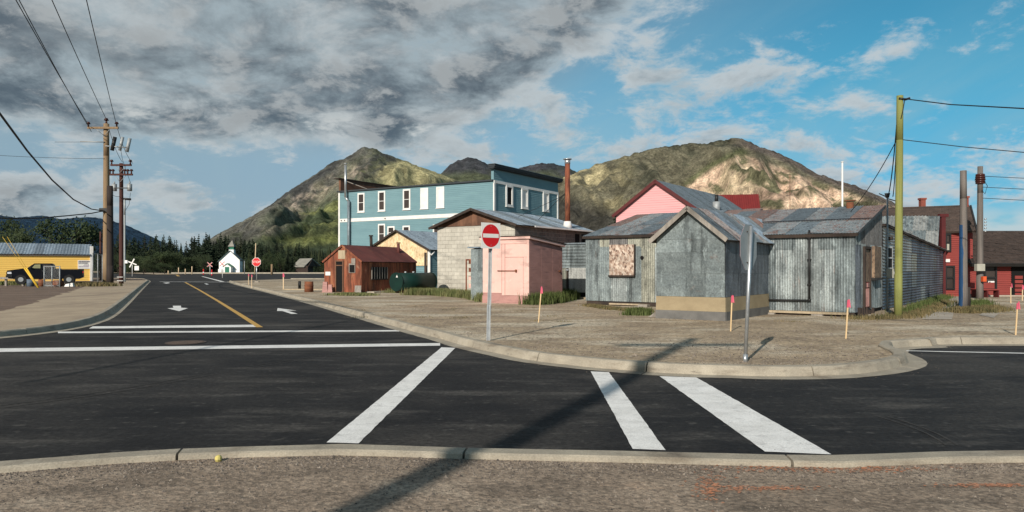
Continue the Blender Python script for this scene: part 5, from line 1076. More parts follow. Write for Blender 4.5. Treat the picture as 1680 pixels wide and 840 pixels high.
m_ = MB(); o1 = Vector((aU.x, aU.y, 0)) * .02; o2 = Vector((aU.x, aU.y, 0)) * .1; dz = Vector((0, 0, .17)); uz = Vector((0, 0, .05))
m_.hexa([Er + o1 - dz, Er + o2 - dz, Rr + o2 - dz, Rr + o1 - dz], [Er + o1 + uz, Er + o2 + uz, Rr + o2 + uz, Rr + o1 + uz]); m_.hexa([Rr + o1 - dz, Rr + o2 - dz, bk_ + o2 - dz, bk_ + o1 - dz], [Rr + o1 + uz, Rr + o2 + uz, bk_ + o2 + uz, bk_ + o1 + uz]); part('barge_board', m_, M['black_metal'], ST)
m_ = MB(); m_.hexa([Rl, Rr, bk_, zv(along(El, bU, 6.8), zEu)], [p + Vector((0, 0, .06)) for p in (Rl, Rr, bk_, zv(along(El, bU, 6.8), zEu))]); part('rear_roof', m_, M['shingle'], ST)
for px, yb, yt, yy in ((1513, 346, 328, 44.2), (1583, 346, 325, 42.6)):
    c = A(px, 441, yy); m_ = MB(); m_.box(c.x - .14, c.x + .14, yy - .14, yy + .14, zat(yb, yy) - .3, zat(yt, yy)); ch_ = part('chimney', m_, M['brick'], ST)
    m_ = MB(); m_.box(c.x - .18, c.x + .18, yy - .18, yy + .18, zat(yt, yy) + .002, zat(yt - 3, yy)); part('cap', m_, M['brick'], ch_)
# red corner post, bench, path
c = A(1546.5, 441, 39.4); m_ = MB(); m_.box(c.x - .11, c.x + .11, 39.3, 39.5, .1, zat(353, 39.4)); m_.box(c.x - .2, c.x + .26, 39.28, 39.52, zat(356, 39.4), zat(351, 39.4)); solo('post', m_, M['dark_red'], 'dark red post with a bracket top at the end of the corrugated wall', 'post', (c.x, c.y, .1))
BN = thing('bench', 'dark red bench against the red station wall', 'bench', (xa(1588), 38.6, .1))
m_ = MB(); m_.box(xa(1568), xa(1606), 38.5, 38.9, .48, .54); part('seat', m_, M['red_siding'], BN); m_ = MB(); m_.box(xa(1568), xa(1606), 38.9, 38.95, .56, .88); part('backrest', m_, M['red_siding'], BN)
for px in (1569, 1587, 1604): m_ = MB(); m_.box(xa(px), xa(px) + .07, 38.52, 38.9, .1, .478); part('leg', m_, M['dark_red'], BN)
flat('path', [Vector(G(x, y, .1).xy) for x, y in [(1512, 524), (1562, 524.5), (1566, 507), (1574, 497), (1572, 487), (1562, 487), (1556, 493), (1530, 507)]], .112, M['path'], 'concrete path to the station beside the corrugated wall')
flat('path', [Vector(G(x, y, .1).xy) for x, y in [(1606, 517), (1630, 522), (1640, 514), (1618, 511)]], .112, M['path'], 'small broken slab by the grey poles')
# ================================================================== signs
def lettering(txt, size, mat, root, loc, rot, name='lettering', ext=.002, align='CENTER'):
    c_ = bpy.data.curves.new(name, 'FONT'); c_.body = txt; c_.size = size; c_.align_x = align; c_.align_y = 'CENTER'; c_.extrude = ext
    tmp = bpy.data.objects.new(name, c_); COL.objects.link(tmp); me = bpy.data.meshes.new_from_object(tmp.evaluated_get(bpy.context.evaluated_depsgraph_get())); bpy.data.objects.remove(tmp)
    me.materials.clear(); me.materials.append(mat); me.name = name
    o = bpy.data.objects.new(name, me); COL.objects.link(o); o.parent = root; o.location = Vector(loc) - ORG[root.name]; o.rotation_euler = rot; return o
def ngon(mb, F, cu, cv, r, n, d0, d1, ph=0.):
    lo = [F.p(cu + r * math.cos(2 * math.pi * i / n + ph), cv + r * math.sin(2 * math.pi * i / n + ph), d0) for i in range(n)]
    hi = [F.p(cu + r * math.cos(2 * math.pi * i / n + ph), cv + r * math.sin(2 * math.pi * i / n + ph), d1) for i in range(n)]
    return mb.hexa(lo, hi)
def upost(mb, p0, p1, wx=.030, wy=.022):      # hat-section steel post
    p0, p1 = Vector(p0), Vector(p1)
    for dx, dy, hx, hy in ((0, .012, .014, .004), (-.019, 0, .004, .014), (.019, 0, .004, .014), (-.030, -.012, .010, .003), (.030, -.012, .010, .003)):
        mb.hexa([p0 + Vector((dx + a * hx, dy + b * hy, 0)) for a, b in ((-1, -1), (1, -1), (1, 1), (-1, 1))], [p1 + Vector((dx + a * hx, dy + b * hy, 0)) for a, b in ((-1, -1), (1, -1), (1, 1), (-1, 1))])
# no entry sign
nb = G(801.5, 558.5); NE = thing('no_entry_sign', 'red and white no entry sign on a galvanised post at the kerb corner', 'sign', (nb.x, nb.y, .1))
ntp = Vector((nb.x + .05, nb.y, zat(368, nb.y)))
m_ = MB(); upost(m_, (nb.x + .012, nb.y, .62), ntp, .038); part('post', m_, M['galv_dull'], NE); m_ = MB(); upost(m_, (nb.x - .004, nb.y - .035, .05), (nb.x + .008, nb.y - .035, .85)); part('anchor', m_, M['galv'], NE)
th = math.radians(41); dn = Vector((math.cos(th), -math.sin(th), 0)); cN = Vector((nb.x + .05, nb.y - .075, (zat(366, nb.y) + zat(408, nb.y)) / 2)); hN = zat(366, nb.y) - zat(408, nb.y)
dn = Vector((math.cos(th), math.sin(th), 0)); FN = Fr(cN, dn, (0, 0, 1), (dn.y, -dn.x, 0)); wN = hN * .955
m_ = MB(); FN.box(m_, -wN / 2, wN / 2, -hN / 2, hN / 2, 0, .004); pl_ = part('sign_plate', m_, M['sign_white'], NE)
m_ = MB(); r_ = wN * .455; n_ = 40; m_.add([FN.p(r_ * math.cos(i * 2 * math.pi / n_), r_ * 1.02 * math.sin(i * 2 * math.pi / n_) + .0, .0055) for i in range(n_)], [tuple(range(n_))]); m_.add([FN.p(r_ * math.cos(i * 2 * math.pi / n_), r_ * 1.02 * math.sin(i * 2 * math.pi / n_), k) for k in (.004, .0055) for i in range(n_)], [(i, (i + 1) % n_, n_ + (i + 1) % n_, n_ + i) for i in range(n_)]); part('red_disc', m_, M['sign_red'], pl_)
m_ = MB(); FN.box(m_, -r_ * .9, r_ * .9, -r_ * .175, r_ * .175, .0056, .008); part('white_bar', m_, M['sign_white'], pl_)
for v_ in (-.2, .2): m_ = MB(); m_.tube(FN.p(0, v_, .0085 if abs(v_) < .06 else .006), FN.p(0, v_, .013), .008, n=6); part('bolt', m_, M['galv'], pl_)
# back of the stop sign
sb = G(1222.5, 593.5); SB = thing('stop_sign', 'back of an octagonal stop sign on a leaning steel post by the kerb', 'sign', (sb.x, sb.y, .1))
tp_ = Vector((xx := (1232.5 - HX) / FP * sb.y, sb.y, zat(371, sb.y)))
m_ = MB(); m_.tube((sb.x, sb.y, .08), tp_, .030, n=10); part('post', m_, M['galv'], SB); m_ = MB(); m_.tube((sb.x, sb.y, .06), (sb.x + .003, sb.y, .22), .038, n=10); part('anchor', m_, M['galv'], SB)
th = math.radians(52); dn = Vector((math.cos(th), math.sin(th), 0)); nn = Vector((-dn.y, dn.x, 0))
nn = Vector((dn.y, -dn.x, 0)); FSn = Fr(Vector((tp_.x - .002, sb.y + .0, zat(405.5, sb.y))) - nn * .04, dn, (0, 0, 1), nn); ro_ = .40
m_ = MB(); ngon(m_, FSn, 0, 0, ro_, 8, -.003, 0, math.pi / 8); pl_ = part('sign_plate', m_, M['sign_back'], SB, 'bare grey back of the plate')
m_ = MB(); ngon(m_, FSn, 0, 0, ro_ - .001, 8, -.0045, -.0032, math.pi / 8); part('face', m_, M['sign_red'], pl_)
lettering('STOP', .30, M['sign_white'], pl_, FSn.p(0, 0, -.006), (math.radians(90), 0, math.atan2(-nn.x, nn.y)))
for v_ in (-.25, .25): m_ = MB(); m_.tube(FSn.p(-.08, v_, .0), FSn.p(-.08, v_, .014), .012, n=6); part('bolt', m_, M['dark_wood'], pl_)
# far stop sign with lettering
fb = G(421, 463); FS_ = thing('stop_sign', 'red stop sign facing us at the far junction', 'sign', (fb.x, fb.y, .1)); ytp = zat(430, fb.y)
m_ = MB(); m_.tube((fb.x, fb.y, .05), (fb.x, fb.y, ytp), .05, n=8); part('post', m_, M['galv'], FS_)
m_ = MB(); m_.box(fb.x - .35, fb.x + .3, fb.y - .3, fb.y + .1, .05, .2); part('footing', m_, M['path'], FS_)
FSs = Fr((fb.x, fb.y - .07, ytp), (1, 0, 0), (0, 0, 1), (0, -1, 0)); m_ = MB(); ngon(m_, FSs, 0, 0, .53, 8, -.01, 0, math.pi / 8); pl_ = part('sign_plate', m_, M['sign_white'], FS_)
m_ = MB(); ngon(m_, FSs, 0, 0, .49, 8, .001, .006, math.pi / 8); part('face', m_, M['sign_red'], pl_)
lettering('STOP', .36, M['sign_white'], pl_, FSs.p(0, 0, .008), (math.radians(90), 0, 0))
# railway crossbucks
def crossbuck(px, pyc, pyb, Y, size, mat, label, ang=0., extra=None):
    x = (px - HX) / FP * Y; z = zat(pyc, Y); t_ = thing('crossbuck_sign', label, 'sign', (x, Y, .1), 'railway crossing signs')
    m_ = MB(); m_.tube((x, Y, .05), (x, Y, z + .2), .06, n=8); part('post', m_, M['sign_white'], t_)
    for s_ in (-1, 1):
        d_ = Vector((math.cos(.72 * s_ + ang), 0, math.sin(.72 * s_ + ang))); m_ = MB(); w_ = Vector((-d_.z, 0, d_.x)) * size * .11; c_ = Vector((x, Y - .1 - .03 * s_, z))
        lo = [c_ - d_ * size - w_, c_ + d_ * size - w_, c_ + d_ * size + w_, c_ - d_ * size + w_]; m_.hexa(lo, [p + Vector((0, -.03, 0)) for p in lo]); bl = part('blade', m_, M['sign_white'], t_)
        if mat == 'red':
            m_ = MB(); lo = [c_ - d_ * size * .97 - w_ * .62, c_ + d_ * size * .97 - w_ * .62, c_ + d_ * size * .97 + w_ * .62, c_ - d_ * size * .97 + w_ * .62]; m_.add([p + Vector((0, -.034, 0)) for p in lo], [(0, 1, 2, 3)]); part('stripe', m_, M['sign_red'], bl)
    if extra:
        m_ = MB(); m_.box(x + extra, x + extra + .9, Y - .1, Y - .05, z - 1.5, z - .6); part('plate', m_, M['sign_white'], t_)
crossbuck(217, 431.5, 449, 150, 1.0, 'w', 'pale crossbuck with a white plate left of the road', .35, .5)
crossbuck(344.5, 434, 449, 190, .85, 'red', 'red and white crossbuck just left of the church')
crossbuck(365, 433, 454, 125, .62, 'red', 'red and white crossbuck in front of the church wall')
for px, yb, yt, Y, lb in ((333.8, 450.5, 441.5, 165, 'red and white marker post nearer the crossing'), (347.6, 452, 442.5, 150, 'red and white marker post left of the church door')):
    x = (px - HX) / FP * Y; t_ = thing('marker_post', lb, 'post', (x, Y, 0)); z0_, z1_ = zat(yb, Y), zat(yt, Y)
    for k in range(4): m_ = MB(); m_.tube((x, Y, lerp(z0_, z1_, k / 4)), (x, Y, lerp(z0_, z1_, (k + 1) / 4) - .005), .13, n=10); part('band', m_, M['sign_red' if k % 2 == 0 else 'sign_white'] if k < 3 else M['sign_red'], t_)
# survey stakes
def stake(pxb, pyb, pxt, pyt, label, mat='stake_wood', w=.019, flag=.2, z=.1):
    b_ = G(pxb, pyb, z); t_ = Vector(((pxt - HX) / FP * b_.y, b_.y, zat(pyt, b_.y))); r_t = thing('survey_stake', label, 'stake', (b_.x, b_.y, z), 'survey stakes')
    h_ = (t_ - b_).length; k = 1 - flag; mid_ = b_.lerp(t_, k); sx, sy = Vector((w * .75, 0, 0)), Vector((0, w * .4, 0))
    q_ = lambda p, f=1.: [p - sx * f - sy * f, p + sx * f - sy * f, p + sx * f + sy * f, p - sx * f + sy * f]
    m_ = MB(); m_.hexa(q_(b_ - Vector((0, 0, .05))), q_(mid_)); part('stake', m_, M[mat], r_t)
    m_ = MB(); m_.hexa(q_(mid_ + Vector((0, 0, .001)), 1.25), q_(t_, 1.15)); part('pink_top', m_, M['stake_pink'], r_t)
    if h_ > .6:
        m_ = MB(); f0 = mid_.lerp(t_, .1); m_.add([f0 + Vector((w, -.02, 0)), f0 + Vector((w + .035, -.03, -.02)), f0 + Vector((w + .02, -.02, .16)), f0 + Vector((w * .5, -.02, .17))], [(0, 1, 2, 3)]); part('ribbon', m_, M['stake_pink'], r_t)
stake(883, 529, 888.5, 470, 'survey stake behind the no entry sign, in front of the pink shed')
stake(1198.5, 543.5, 1201, 485, 'orange survey stake at the corner of the gabled shed', 'stake_wood')
stake(1387.5, 555.5, 1391.5, 492, 'survey stake standing in front of the long tin shed')
stake(1666, 549.5, 1669.5, 497, 'survey stake at the right edge of the picture')
stake(1658.3, 497.5, 1658.3, 470, 'thin stake without much paint before the station doorway', 'stake_pale', .025, .05)
stake(1677, 493, 1678, 467.5, 'pink-topped stake before the station doorway', 'stake_pale', .03, .3)
stake(465, 475, 465, 448, 'pink-topped stake beyond the left road, nearest the rusty drum', 'stake_pale', .05, .25)
stake(413, 471.5, 413, 450.5, 'short thin stake in front of the far stop sign', 'stake_pale', .03, .2)
stake(407.8, 467.5, 407.8, 449.5, 'thin stake just left of the far stop sign', 'stake_pale', .03, .2)
stake(1570, 486, 1570.4, 480, 'small pinkish stake by the concrete path', 'stake_pale', .03, .3)
# stub and planks in the far lot
c = G(491.5, 474); m_ = MB(); m_.tube((c.x, c.y, .05), (c.x, c.y, .68), .11, n=8); solo('stub_post', m_, M['black_metal'], 'short black stub post in the lot left of the rusty shed', 'post', (c.x, c.y, .1))
c = G(490, 475.5); m_ = MB(); m_.box(c.x - 1.1, c.x + 2.2, c.y - .2, c.y + .1, .1, .17); solo('plank', m_, M['tan_wood'], 'pale plank lying at the foot of the black stub post', 'plank', (c.x, c.y, .1))
c = G(446, 447.6, .1); x = (446 - HX) / FP * 200; m_ = MB(); m_.tube((x, 200, .0), (x, 200, zat(433.5, 200)), .3, n=8); solo('post', m_, M['pole_tan'], 'short thick orange-brown post beyond the cross road', 'post', (x, 200, 0))
x = (418 - HX) / FP * 210; m_ = MB(); m_.tube((x, 210, 0), (x + .3, 210, zat(399, 210)), .17, .13, n=8); solo('pole', m_, M['stake_pale'], 'bare pale pole rising behind the far stop sign', 'pole', (x, 210, 0))
x = (401 - HX) / FP * 205; m_ = MB(); m_.tube((x, 205, 0), (x, 205, zat(428, 205)), .10, n=6); solo('post', m_, M['galv_dull'], 'thin grey post right of the church', 'post', (x, 205, 0))
for px, yt, Y_, lb in ((304, 441, 205, 'middle-height fence post, third from the left at the wood edge'), (315, 437, 205, 'tallest and rightmost of the four fence posts at the wood edge'), (293, 439, 205, 'pale fence post, second from the left at the wood edge'), (276, 444, 200, 'lowest and leftmost of the four fence posts at the wood edge')):
    x = (px - HX) / FP * Y_; m_ = MB(); m_.tube((x, Y_, 0), (x, Y_, zat(yt, Y_)), .13, n=6); solo('fence_post', m_, M['stake_pale'], lb, 'post', (x, Y_, 0), 'fence posts at the wood edge')

# ================================================================== utility poles
def insul(mb, p, s=1.): mb.tube(p, p + Vector((0, 0, .18 * s)), .05 * s, n=7); mb.tube(p + Vector((0, 0, .18 * s)), p + Vector((0, 0, .30 * s)), .13 * s, .07 * s, n=8)
def pole(px, pyb, pyt, r0, r1, mat, label, arms=(), Y=None, dx=0.):
    b_ = G(px, pyb) if Y is None else Vector(((px - HX) / FP * Y, Y, .05)); t_ = Vector((b_.x + dx, b_.y, zat(pyt, b_.y))); o = thing('utility_pole', label, 'utility pole', (b_.x, b_.y, .1))
    m_ = MB(); n_ = 5
    for k in range(n_): m_.tube(b_.lerp(t_, k / n_) - Vector((0, 0, .05 if k == 0 else 0)), b_.lerp(t_, (k + 1) / n_), lerp(r0, r1, k / n_), lerp(r0, r1, (k + 1) / n_), 14, cap=(k in (0, n_ - 1)))
    part('shaft', m_, M[mat], o)
    for (py, hw, off, ins) in arms:
        z_ = zat(py, b_.y); Lh = hw / FP * b_.y; m_ = MB(); cx_ = b_.x + off / FP * b_.y; m_.box(cx_ - Lh, cx_ + Lh, b_.y - r0 - .14, b_.y - r0 + .02, z_ - .09, z_ + .09); arm = part('crossarm', m_, M['pole_tan' if mat == 'pole_tan' else 'pole_red'], o)
        for u_ in ins:
            m_ = MB(); insul(m_, Vector((cx_ + u_ * Lh, b_.y - r0 - .06, z_ + .09)), 1.5); part('insulator', m_, M['insulator'], arm)
        for s_ in (-1, 1):
            m_ = MB(); m_.tube((b_.x, b_.y - r0 - .02, z_ - .75), (cx_ + s_ * Lh * .45, b_.y - r0 - .06, z_ - .09), .025, n=5); part('arm_brace', m_, M['galv_dull'], arm)
    return o, b_, t_
PA, pab, pat = pole(174.5, 468, 203, .30, .24, 'pole_tan', 'tall tan wooden utility pole with one crossarm, nearest on the left', [(211, 25, -2, (-.95, .9))])
m_ = MB(); insul(m_, pat, 1.7); part('insulator', m_, M['insulator'], PA)
for (dx_, dz_, ww) in ((.75, 0, .17), (1.45, .0, .14), (2.1, -.12, .16)):
    zc_ = zat(236, pab.y); m_ = MB(); p_ = Vector((pab.x + dx_, pab.y - .2, zc_ + dz_)); m_.tube(p_ + Vector((-.12, 0, -.65)), p_ + Vector((.16, 0, .6)), ww, n=8); part('fuse_cutout', m_, M['black_metal' if dx_ < 1 else 'galv_dull'], PA)
m_ = MB(); m_.tube((pab.x, pab.y - .2, zat(240, pab.y)), (pab.x + 2.2, pab.y - .2, zat(243, pab.y)), .06, n=6); part('bracket', m_, M['galv_dull'], PA)
m_ = MB(); m_.tube((pab.x - 2.2, pab.y - .3, zat(233, pab.y)), (pab.x, pab.y - .3, zat(234, pab.y)), .05, n=6); part('bracket', m_, M['galv_dull'], PA)
m_ = MB(); m_.box(pab.x - .42, pab.x + .42, pab.y - .45, pab.y - .28, zat(348, pab.y), zat(342, pab.y)); part('cable_bracket', m_, M['black_metal'], PA)
PB, pbb, pbt = pole(180.5, 468.5, 305, .30, .25, 'pole_dark', 'dark stub pole standing right against the tall tan pole')
PC, pcb, pct = pole(199, 465.5, 268, .22, .18, 'pole_red', 'red-brown utility pole with two crossarms and two transformers', [(271.5, 17, 2, (-.9, .9)), (287, 20, 1, (-.85, -.6, .35, .6, .9))])
for px in (188.5, 213.5):
    x = (px - HX) / FP * pcb.y; m_ = MB(); m_.tube((x, pcb.y - .1, zat(313.5, pcb.y)), (x, pcb.y - .1, zat(302, pcb.y)), .24, n=12); m_.tube((x, pcb.y - .1, zat(301.8, pcb.y)), (x, pcb.y - .1, zat(298, pcb.y)), .07, n=6); part('transformer', m_, M['galv_dull'], PC)
m_ = MB(); m_.box((190 - HX) / FP * pcb.y, (212 - HX) / FP * pcb.y, pcb.y - .32, pcb.y - .25, zat(309, pcb.y) - .05, zat(309, pcb.y) + .05); part('bracket', m_, M['black_metal'], PC)
m_ = MB(); m_.box(pcb.x - .29, pcb.x + .29, pcb.y - .29, pcb.y + .29, zat(455, pcb.y), zat(454, pcb.y)); m_.box(pcb.x - .28, pcb.x + .28, pcb.y - .28, pcb.y + .28, zat(461, pcb.y), zat(460, pcb.y)); part('white_band', m_, M['white'], PC)
PD, pdb, pdt = pole(204.5, 462.5, 325, .12, .10, 'sign_back', 'thin pale lamp pole behind the red-brown pole')
m_ = MB(); m_.box(pdb.x + .12, pdb.x + .42, pdb.y - .2, pdb.y, zat(432, pdb.y), zat(427, pdb.y)); part('round_sign', m_, M['sign_white'], PD)
m_ = MB(); m_.tube((pdb.x - .4, pdb.y, zat(326, pdb.y)), (pdb.x + .7, pdb.y, zat(327, pdb.y)), .13, n=8); part('lamp_head', m_, M['black_metal'], PD)
PE, peb, pet = pole(165, 0, 380, .15, .12, 'pole_red', 'thin reddish pole beyond the corner of the yellow building', Y=95)
m_ = MB(); m_.tube((peb.x - .3, peb.y, zat(427, 95)), (peb.x - .45, peb.y - .1, zat(425, 95)), .2, .05, n=10); part('dish', m_, M['sign_white'], PE)
# right side poles
GP, gpb, gpt = pole(1473.5, 521.5, 157, .118, .095, 'pole_green', 'tall green-treated pole beside the long tin shed', dx=.055)
m_ = MB(); m_.tube(gpt + Vector((.08, -.1, -.15)), gpt + Vector((.25, -.1, -.1)), .035, n=6); m_.tube(gpt + Vector((-.08, -.1, -.1)), gpt + Vector((.1, -.12, -.14)), .03, n=6); part('cable_clamp', m_, M['black_metal'], GP)
HP, hpb, hpt = pole(1580.5, 510, 280, .145, .105, 'pole_grey', 'grey pole with blue paint up its left side', dx=.0)
m_ = MB(); n_ = 9
for k in range(24):
    z0_, z1_ = lerp(.12, zat(369, hpb.y), k / 24), lerp(.12, zat(369, hpb.y), (k + 1) / 24); r0_, r1_ = lerp(.145, .105, z0_ / 5.3) + .006, lerp(.145, .105, z1_ / 5.3) + .006
    wob = lambda z: 1.55 + .5 * noise.noise(Vector((0, 0, z * 2.1)))
    vs = [(hpb.x + rr * math.cos(math.pi * .80 + (j / n_) * wob(zz)), hpb.y + rr * math.sin(math.pi * .80 + (j / n_) * wob(zz)), zz) for zz, rr in ((z0_, r0_), (z1_, r1_)) for j in range(n_ + 1)]
    m_.add(vs, [(j, j + 1, n_ + 2 + j, n_ + 1 + j) for j in range(n_)], True)
part('blue_paint', m_, M['blue_paint'], HP)
m_ = MB(); m_.tube((hpb.x + .17, hpb.y + .1, .05), (hpb.x + .17, hpb.y + .1, .95), .14, .13, n=10); part('stub', m_, M['pole_dark'], HP)
KP, kpb, kpt = pole(1607.5, 490, 273, .165, .12, 'pole_grey', 'grey pole with ribbed brown insulators and a meter box before the station', Y=36.8, dx=.02)
for k in range(5): zc_ = zat(300 - k * 3.2, kpb.y); m_ = MB(); m_.tube((kpt.x, kpb.y, zc_ - .05), (kpt.x, kpb.y, zc_ + .05), .25 - .02 * abs(k - 2), .20, n=14); part('insulator', m_, M['insulator'], KP)
m_ = MB(); m_.box((1600 - HX) / FP * 36.5, (1613 - HX) / FP * 36.5, 36.35, 36.58, zat(444.5, 36.5), zat(433, 36.5)); part('meter_box', m_, M['box_grey'], KP)
m_ = MB(); m_.box((1611 - HX) / FP * 36.5, (1616.5 - HX) / FP * 36.5, 36.4, 36.58, zat(462, 36.5), zat(453.5, 36.5)); part('orange_box', m_, M['orange'], KP)
for k in range(5): m_ = MB(); m_.tube((kpt.x + .17, kpb.y - .05, zat(360 + k * 5, kpb.y)), (kpt.x + .26, kpb.y - .1, zat(359 + k * 5, kpb.y)), .035, n=6); part('hook', m_, M['galv'], KP)
# pole behind the photographer, its shadow crosses the road
ZT = 12.6; bx, by = 4.0 - math.sin(SUN_AZ - math.pi) * ZT / math.tan(SUN_EL), 16.0 - math.cos(SUN_AZ - math.pi) * ZT / math.tan(SUN_EL)
NP = thing('utility_pole', 'thick wooden pole behind the viewer whose long shadow crosses the road', 'utility pole', (bx, by, .1))
m_ = MB(); m_.tube((bx, by, .05), (bx, by, ZT), .17, .14, 14); part('shaft', m_, M['pole_tan'], NP)
m_ = MB(); m_.box(bx - 1.3, bx + 1.3, by - .2, by - .05, ZT - .7, ZT - .52); part('crossarm', m_, M['pole_tan'], NP)
# flagpoles and masts behind the sheds
c = A(1382, 345, 60); m_ = MB(); m_.tube((c.x, 60, 0), (c.x, 60, zat(266, 60)), .095, .07, n=8); m_.tube((c.x, 60, zat(266, 60)), (c.x, 60, zat(265, 60)), .12, n=8); solo('flagpole', m_, M['white'], 'pale flagpole rising behind the long tin shed roof', 'flagpole', (c.x, 60, 0))
c = A(1296, 345, 60); m_ = MB(); m_.tube((c.x, 60, 0), (c.x, 60, zat(286, 60)), .022, n=5); solo('mast', m_, M['rust'], 'thin rusty mast standing behind the shed roofs', 'mast', (c.x, 60, 0))

# ================================================================== wires
def wire(pts, r, label, sag=0., n=18, cat='wire'):
    P_ = [Vector(p) for p in pts]
    if len(P_) == 2: P_ = [P_[0].lerp(P_[1], k / n) - Vector((0, 0, sag * 4 * (k / n) * (1 - k / n))) for k in range(n + 1)]
    m_ = MB(); m_.path(P_, r, 5); return solo('wire', m_, M['wire'], label, cat, tuple(P_[0]))
def through(p0, px, py, Y, over=26., z1=None):      # a straight span from p0 passing a sight line point, carried on past the viewer
    q_ = A(px, py, Y); d_ = (q_ - p0); return p0 + d_ * (over + Y) / Y if False else p0 + d_ * ((p0.y + 12) / (p0.y - Y))
zarm = zat(208, pab.y)
aL_ = Vector(((149.5 - HX) / FP * pab.y, pab.y - .3, zarm)); aR_ = Vector(((194.5 - HX) / FP * pab.y, pab.y - .3, zarm)); aM_ = pat + Vector((0, 0, .4))
wire([aL_, through(aL_, 36, 0, 38)], .026, 'leftmost power line running overhead from the tan pole crossarm', .6)
wire([aL_ + Vector((.2, 0, -.5)), through(aL_, 46, 0, 39)], .024, 'power line close beside the leftmost one', .9)
wire([aM_, through(aM_, 93, 0, 38)], .024, 'power line from the top of the tan pole', .6)
wire([aR_, through(aR_, 146, 0, 38)], .024, 'power line from the right end of the tan crossarm', .6)
ck = Vector((pab.x, pab.y - .4, zat(346.5, pab.y)))
wire(spl3 := [ck, A(150, 343, 60), A(120, 327, 50), A(85, 295, 41), A(45, 248, 33), A(0, 187, 26), A(-70, 90, 19), A(-200, -80, 12), Vector((-14, -6, 8.5))], .045, 'thick black cable sagging from the tan pole to the upper left', cat='cable')
wire([ck, A(150, 350, 66), A(110, 354, 60), A(70, 357.5, 55), A(30, 358.5, 50), A(0, 357.5, 47), A(-60, 354, 42)], .05, 'black cable running nearly level from the tan pole to the left', cat='cable')
wire([Vector((pab.x, pab.y - .3, zat(261, pab.y))), A(-30, 253, 68)], .018, 'faint thin wire going left above the black cables', .1)
wire([A(165, 233, 70), A(90, 233, 78)], .018, 'short faint wire left of the pole fuses', 0.)
wire([A(-10, 385, 130), A(160, 384, 130)], .05, 'thin dark wire crossing in front of the blue ridge', .3)
wire([aR_, A(218, 268, pcb.y + .0)], .02, 'thin wire between the two crossarmed poles on their right', .5)
wire([aM_, A(201, 266, pcb.y)], .02, 'thin wire between the tops of the two crossarmed poles', .5)
wire([A(197, 240, pab.y), A(201, 262, 69), A(214, 300, pcb.y)], .018, 'drooping wire from the fuses to the transformer')
wire([A(172, 302, pab.y), A(196, 322, pcb.y)], .02, 'short slack wire between tan pole and red-brown pole', .4)
wire([A(214, 316, pcb.y), A(212, 335, pcb.y), A(206, 345, pcb.y)], .02, 'hanging wire below the right transformer')
wire([A(185, 330, pcb.y), A(182, 347, pcb.y - 1)], .02, 'hanging wire below the left transformer')
gq = gpt + Vector((.1, -.1, -.12))
wire([gq + Vector((0, 0, 0)), A(1560, 171.5, 20.5), A(1680, 178, 17), A(1800, 180, 14), A(2600, 150, 10)], .016, 'twisted cable from the green pole top to the right edge', cat='cable')
wire([A(1479, 229, gpb.y), A(1580, 241, 22), A(1680, 250, 21), A(1780, 255, 20), A(3000, 200, 16)], .013, 'lower cable from the green pole to the right edge', cat='cable')
mt_ = Vector((MS.location.x, MS.location.y, 4.3))
wire([A(1471, 205, gpb.y), mt_ + Vector((.05, 0, .02))], .018, 'slack service wire from the green pole to the meter mast', .25)
wire([A(1471, 225, gpb.y), mt_ + Vector((.2, 0, -.08))], .016, 'second service wire beside it going to the meter mast', .3)
wire([gpt + Vector((.1, -.1, -.1)), gpt + Vector((.02, -.13, -.5)), A(1478, 195, gpb.y - .1)], .014, 'loop of wire hanging at the green pole top')
wire([A(1470, 232, gpb.y), A(1395, 348, 26.2)], .014, 'thin wire from the green pole down to the shed roof', .15)
for py0, py1, lb in ((289, 292, 'top wire from the ribbed insulators to the right'), (307, 309, 'middle wire from the ribbed insulators to the right'), (325, 331, 'lowest wire from the grey pole to the right')):
    wire([A(1612, py0, 36.7), A(2600, py1 + 10, 30)], .015, lb, .25)
wire([A(1613, 294, 36.6), A(1620, 305, 36.6), A(1616, 318, 36.6), A(1611, 312, 36.6)], .015, 'small loop of wire beside the ribbed insulators')

# ================================================================== yellow building, truck and yard on the left
yb_ = thing('yellow_building', 'long yellow clapboard building with a blue-grey metal roof on the left', 'building', ((70 - HX) / FP * 92, 92, .1))
YY = 92.; X_ = lambda px, Y=YY: (px - HX) / FP * Y
zyE, zyR = zat(418.5, YY), zat(401.5, YY + 1.5)
uY = Vector((.80, .60)); nY = Vector((-.60, .80)); RY = Vector((X_(152), YY)); LYv = along(RY, uY, -32)
body(yb_, 'wall', M['yellow_siding'], [LYv, RY, along(RY, nY, 8), along(LYv, nY, 8)], 0, [zyE - .05] * 4)
FY = wall((*LYv, 0), uY); siding(FY, yb_, M['yellow_siding'], 0, 31.7, .1, zyE - .12, .22)
m_ = MB(); FY.box(m_, 31.7, 32.05, 0, zat(404, YY), -.1, .14); part('corner_board', m_, M['white'], yb_)
m_ = MB(); FY.box(m_, 0, 31.69, zyE - .14, zyE + .02, .036, .16); part('fascia', m_, M['white'], yb_)
ey0, ey1 = zv(along(LYv, nY, -.35), zyE + .02), zv(along(along(RY, uY, -.3), nY, -.35), zyE + .02)
LY = 31.7; er_ = A(150.2, 441, 95.2); vY = Vector((er_.x, er_.y, zat(401.3, 95.2))) - ey1; FRy = Fr(ey0, ey1 - ey0, vY, (ey1 - ey0).cross(vY)); SY = vY.length
m_ = MB(); FRy.box(m_, 0, LY, 0, SY, -.06, 0); part('roof_deck', m_, M['dark_wood'], yb_)
for i in range(int(LY / 1.0)): sheet(FRy, 'roof_sheet', yb_, M['roof_blue'], LY - i * 1.0 - 1.02, LY - i * 1.0, 0, SY, 'v', .33, .02, d=.03 + .01 * (i % 2))
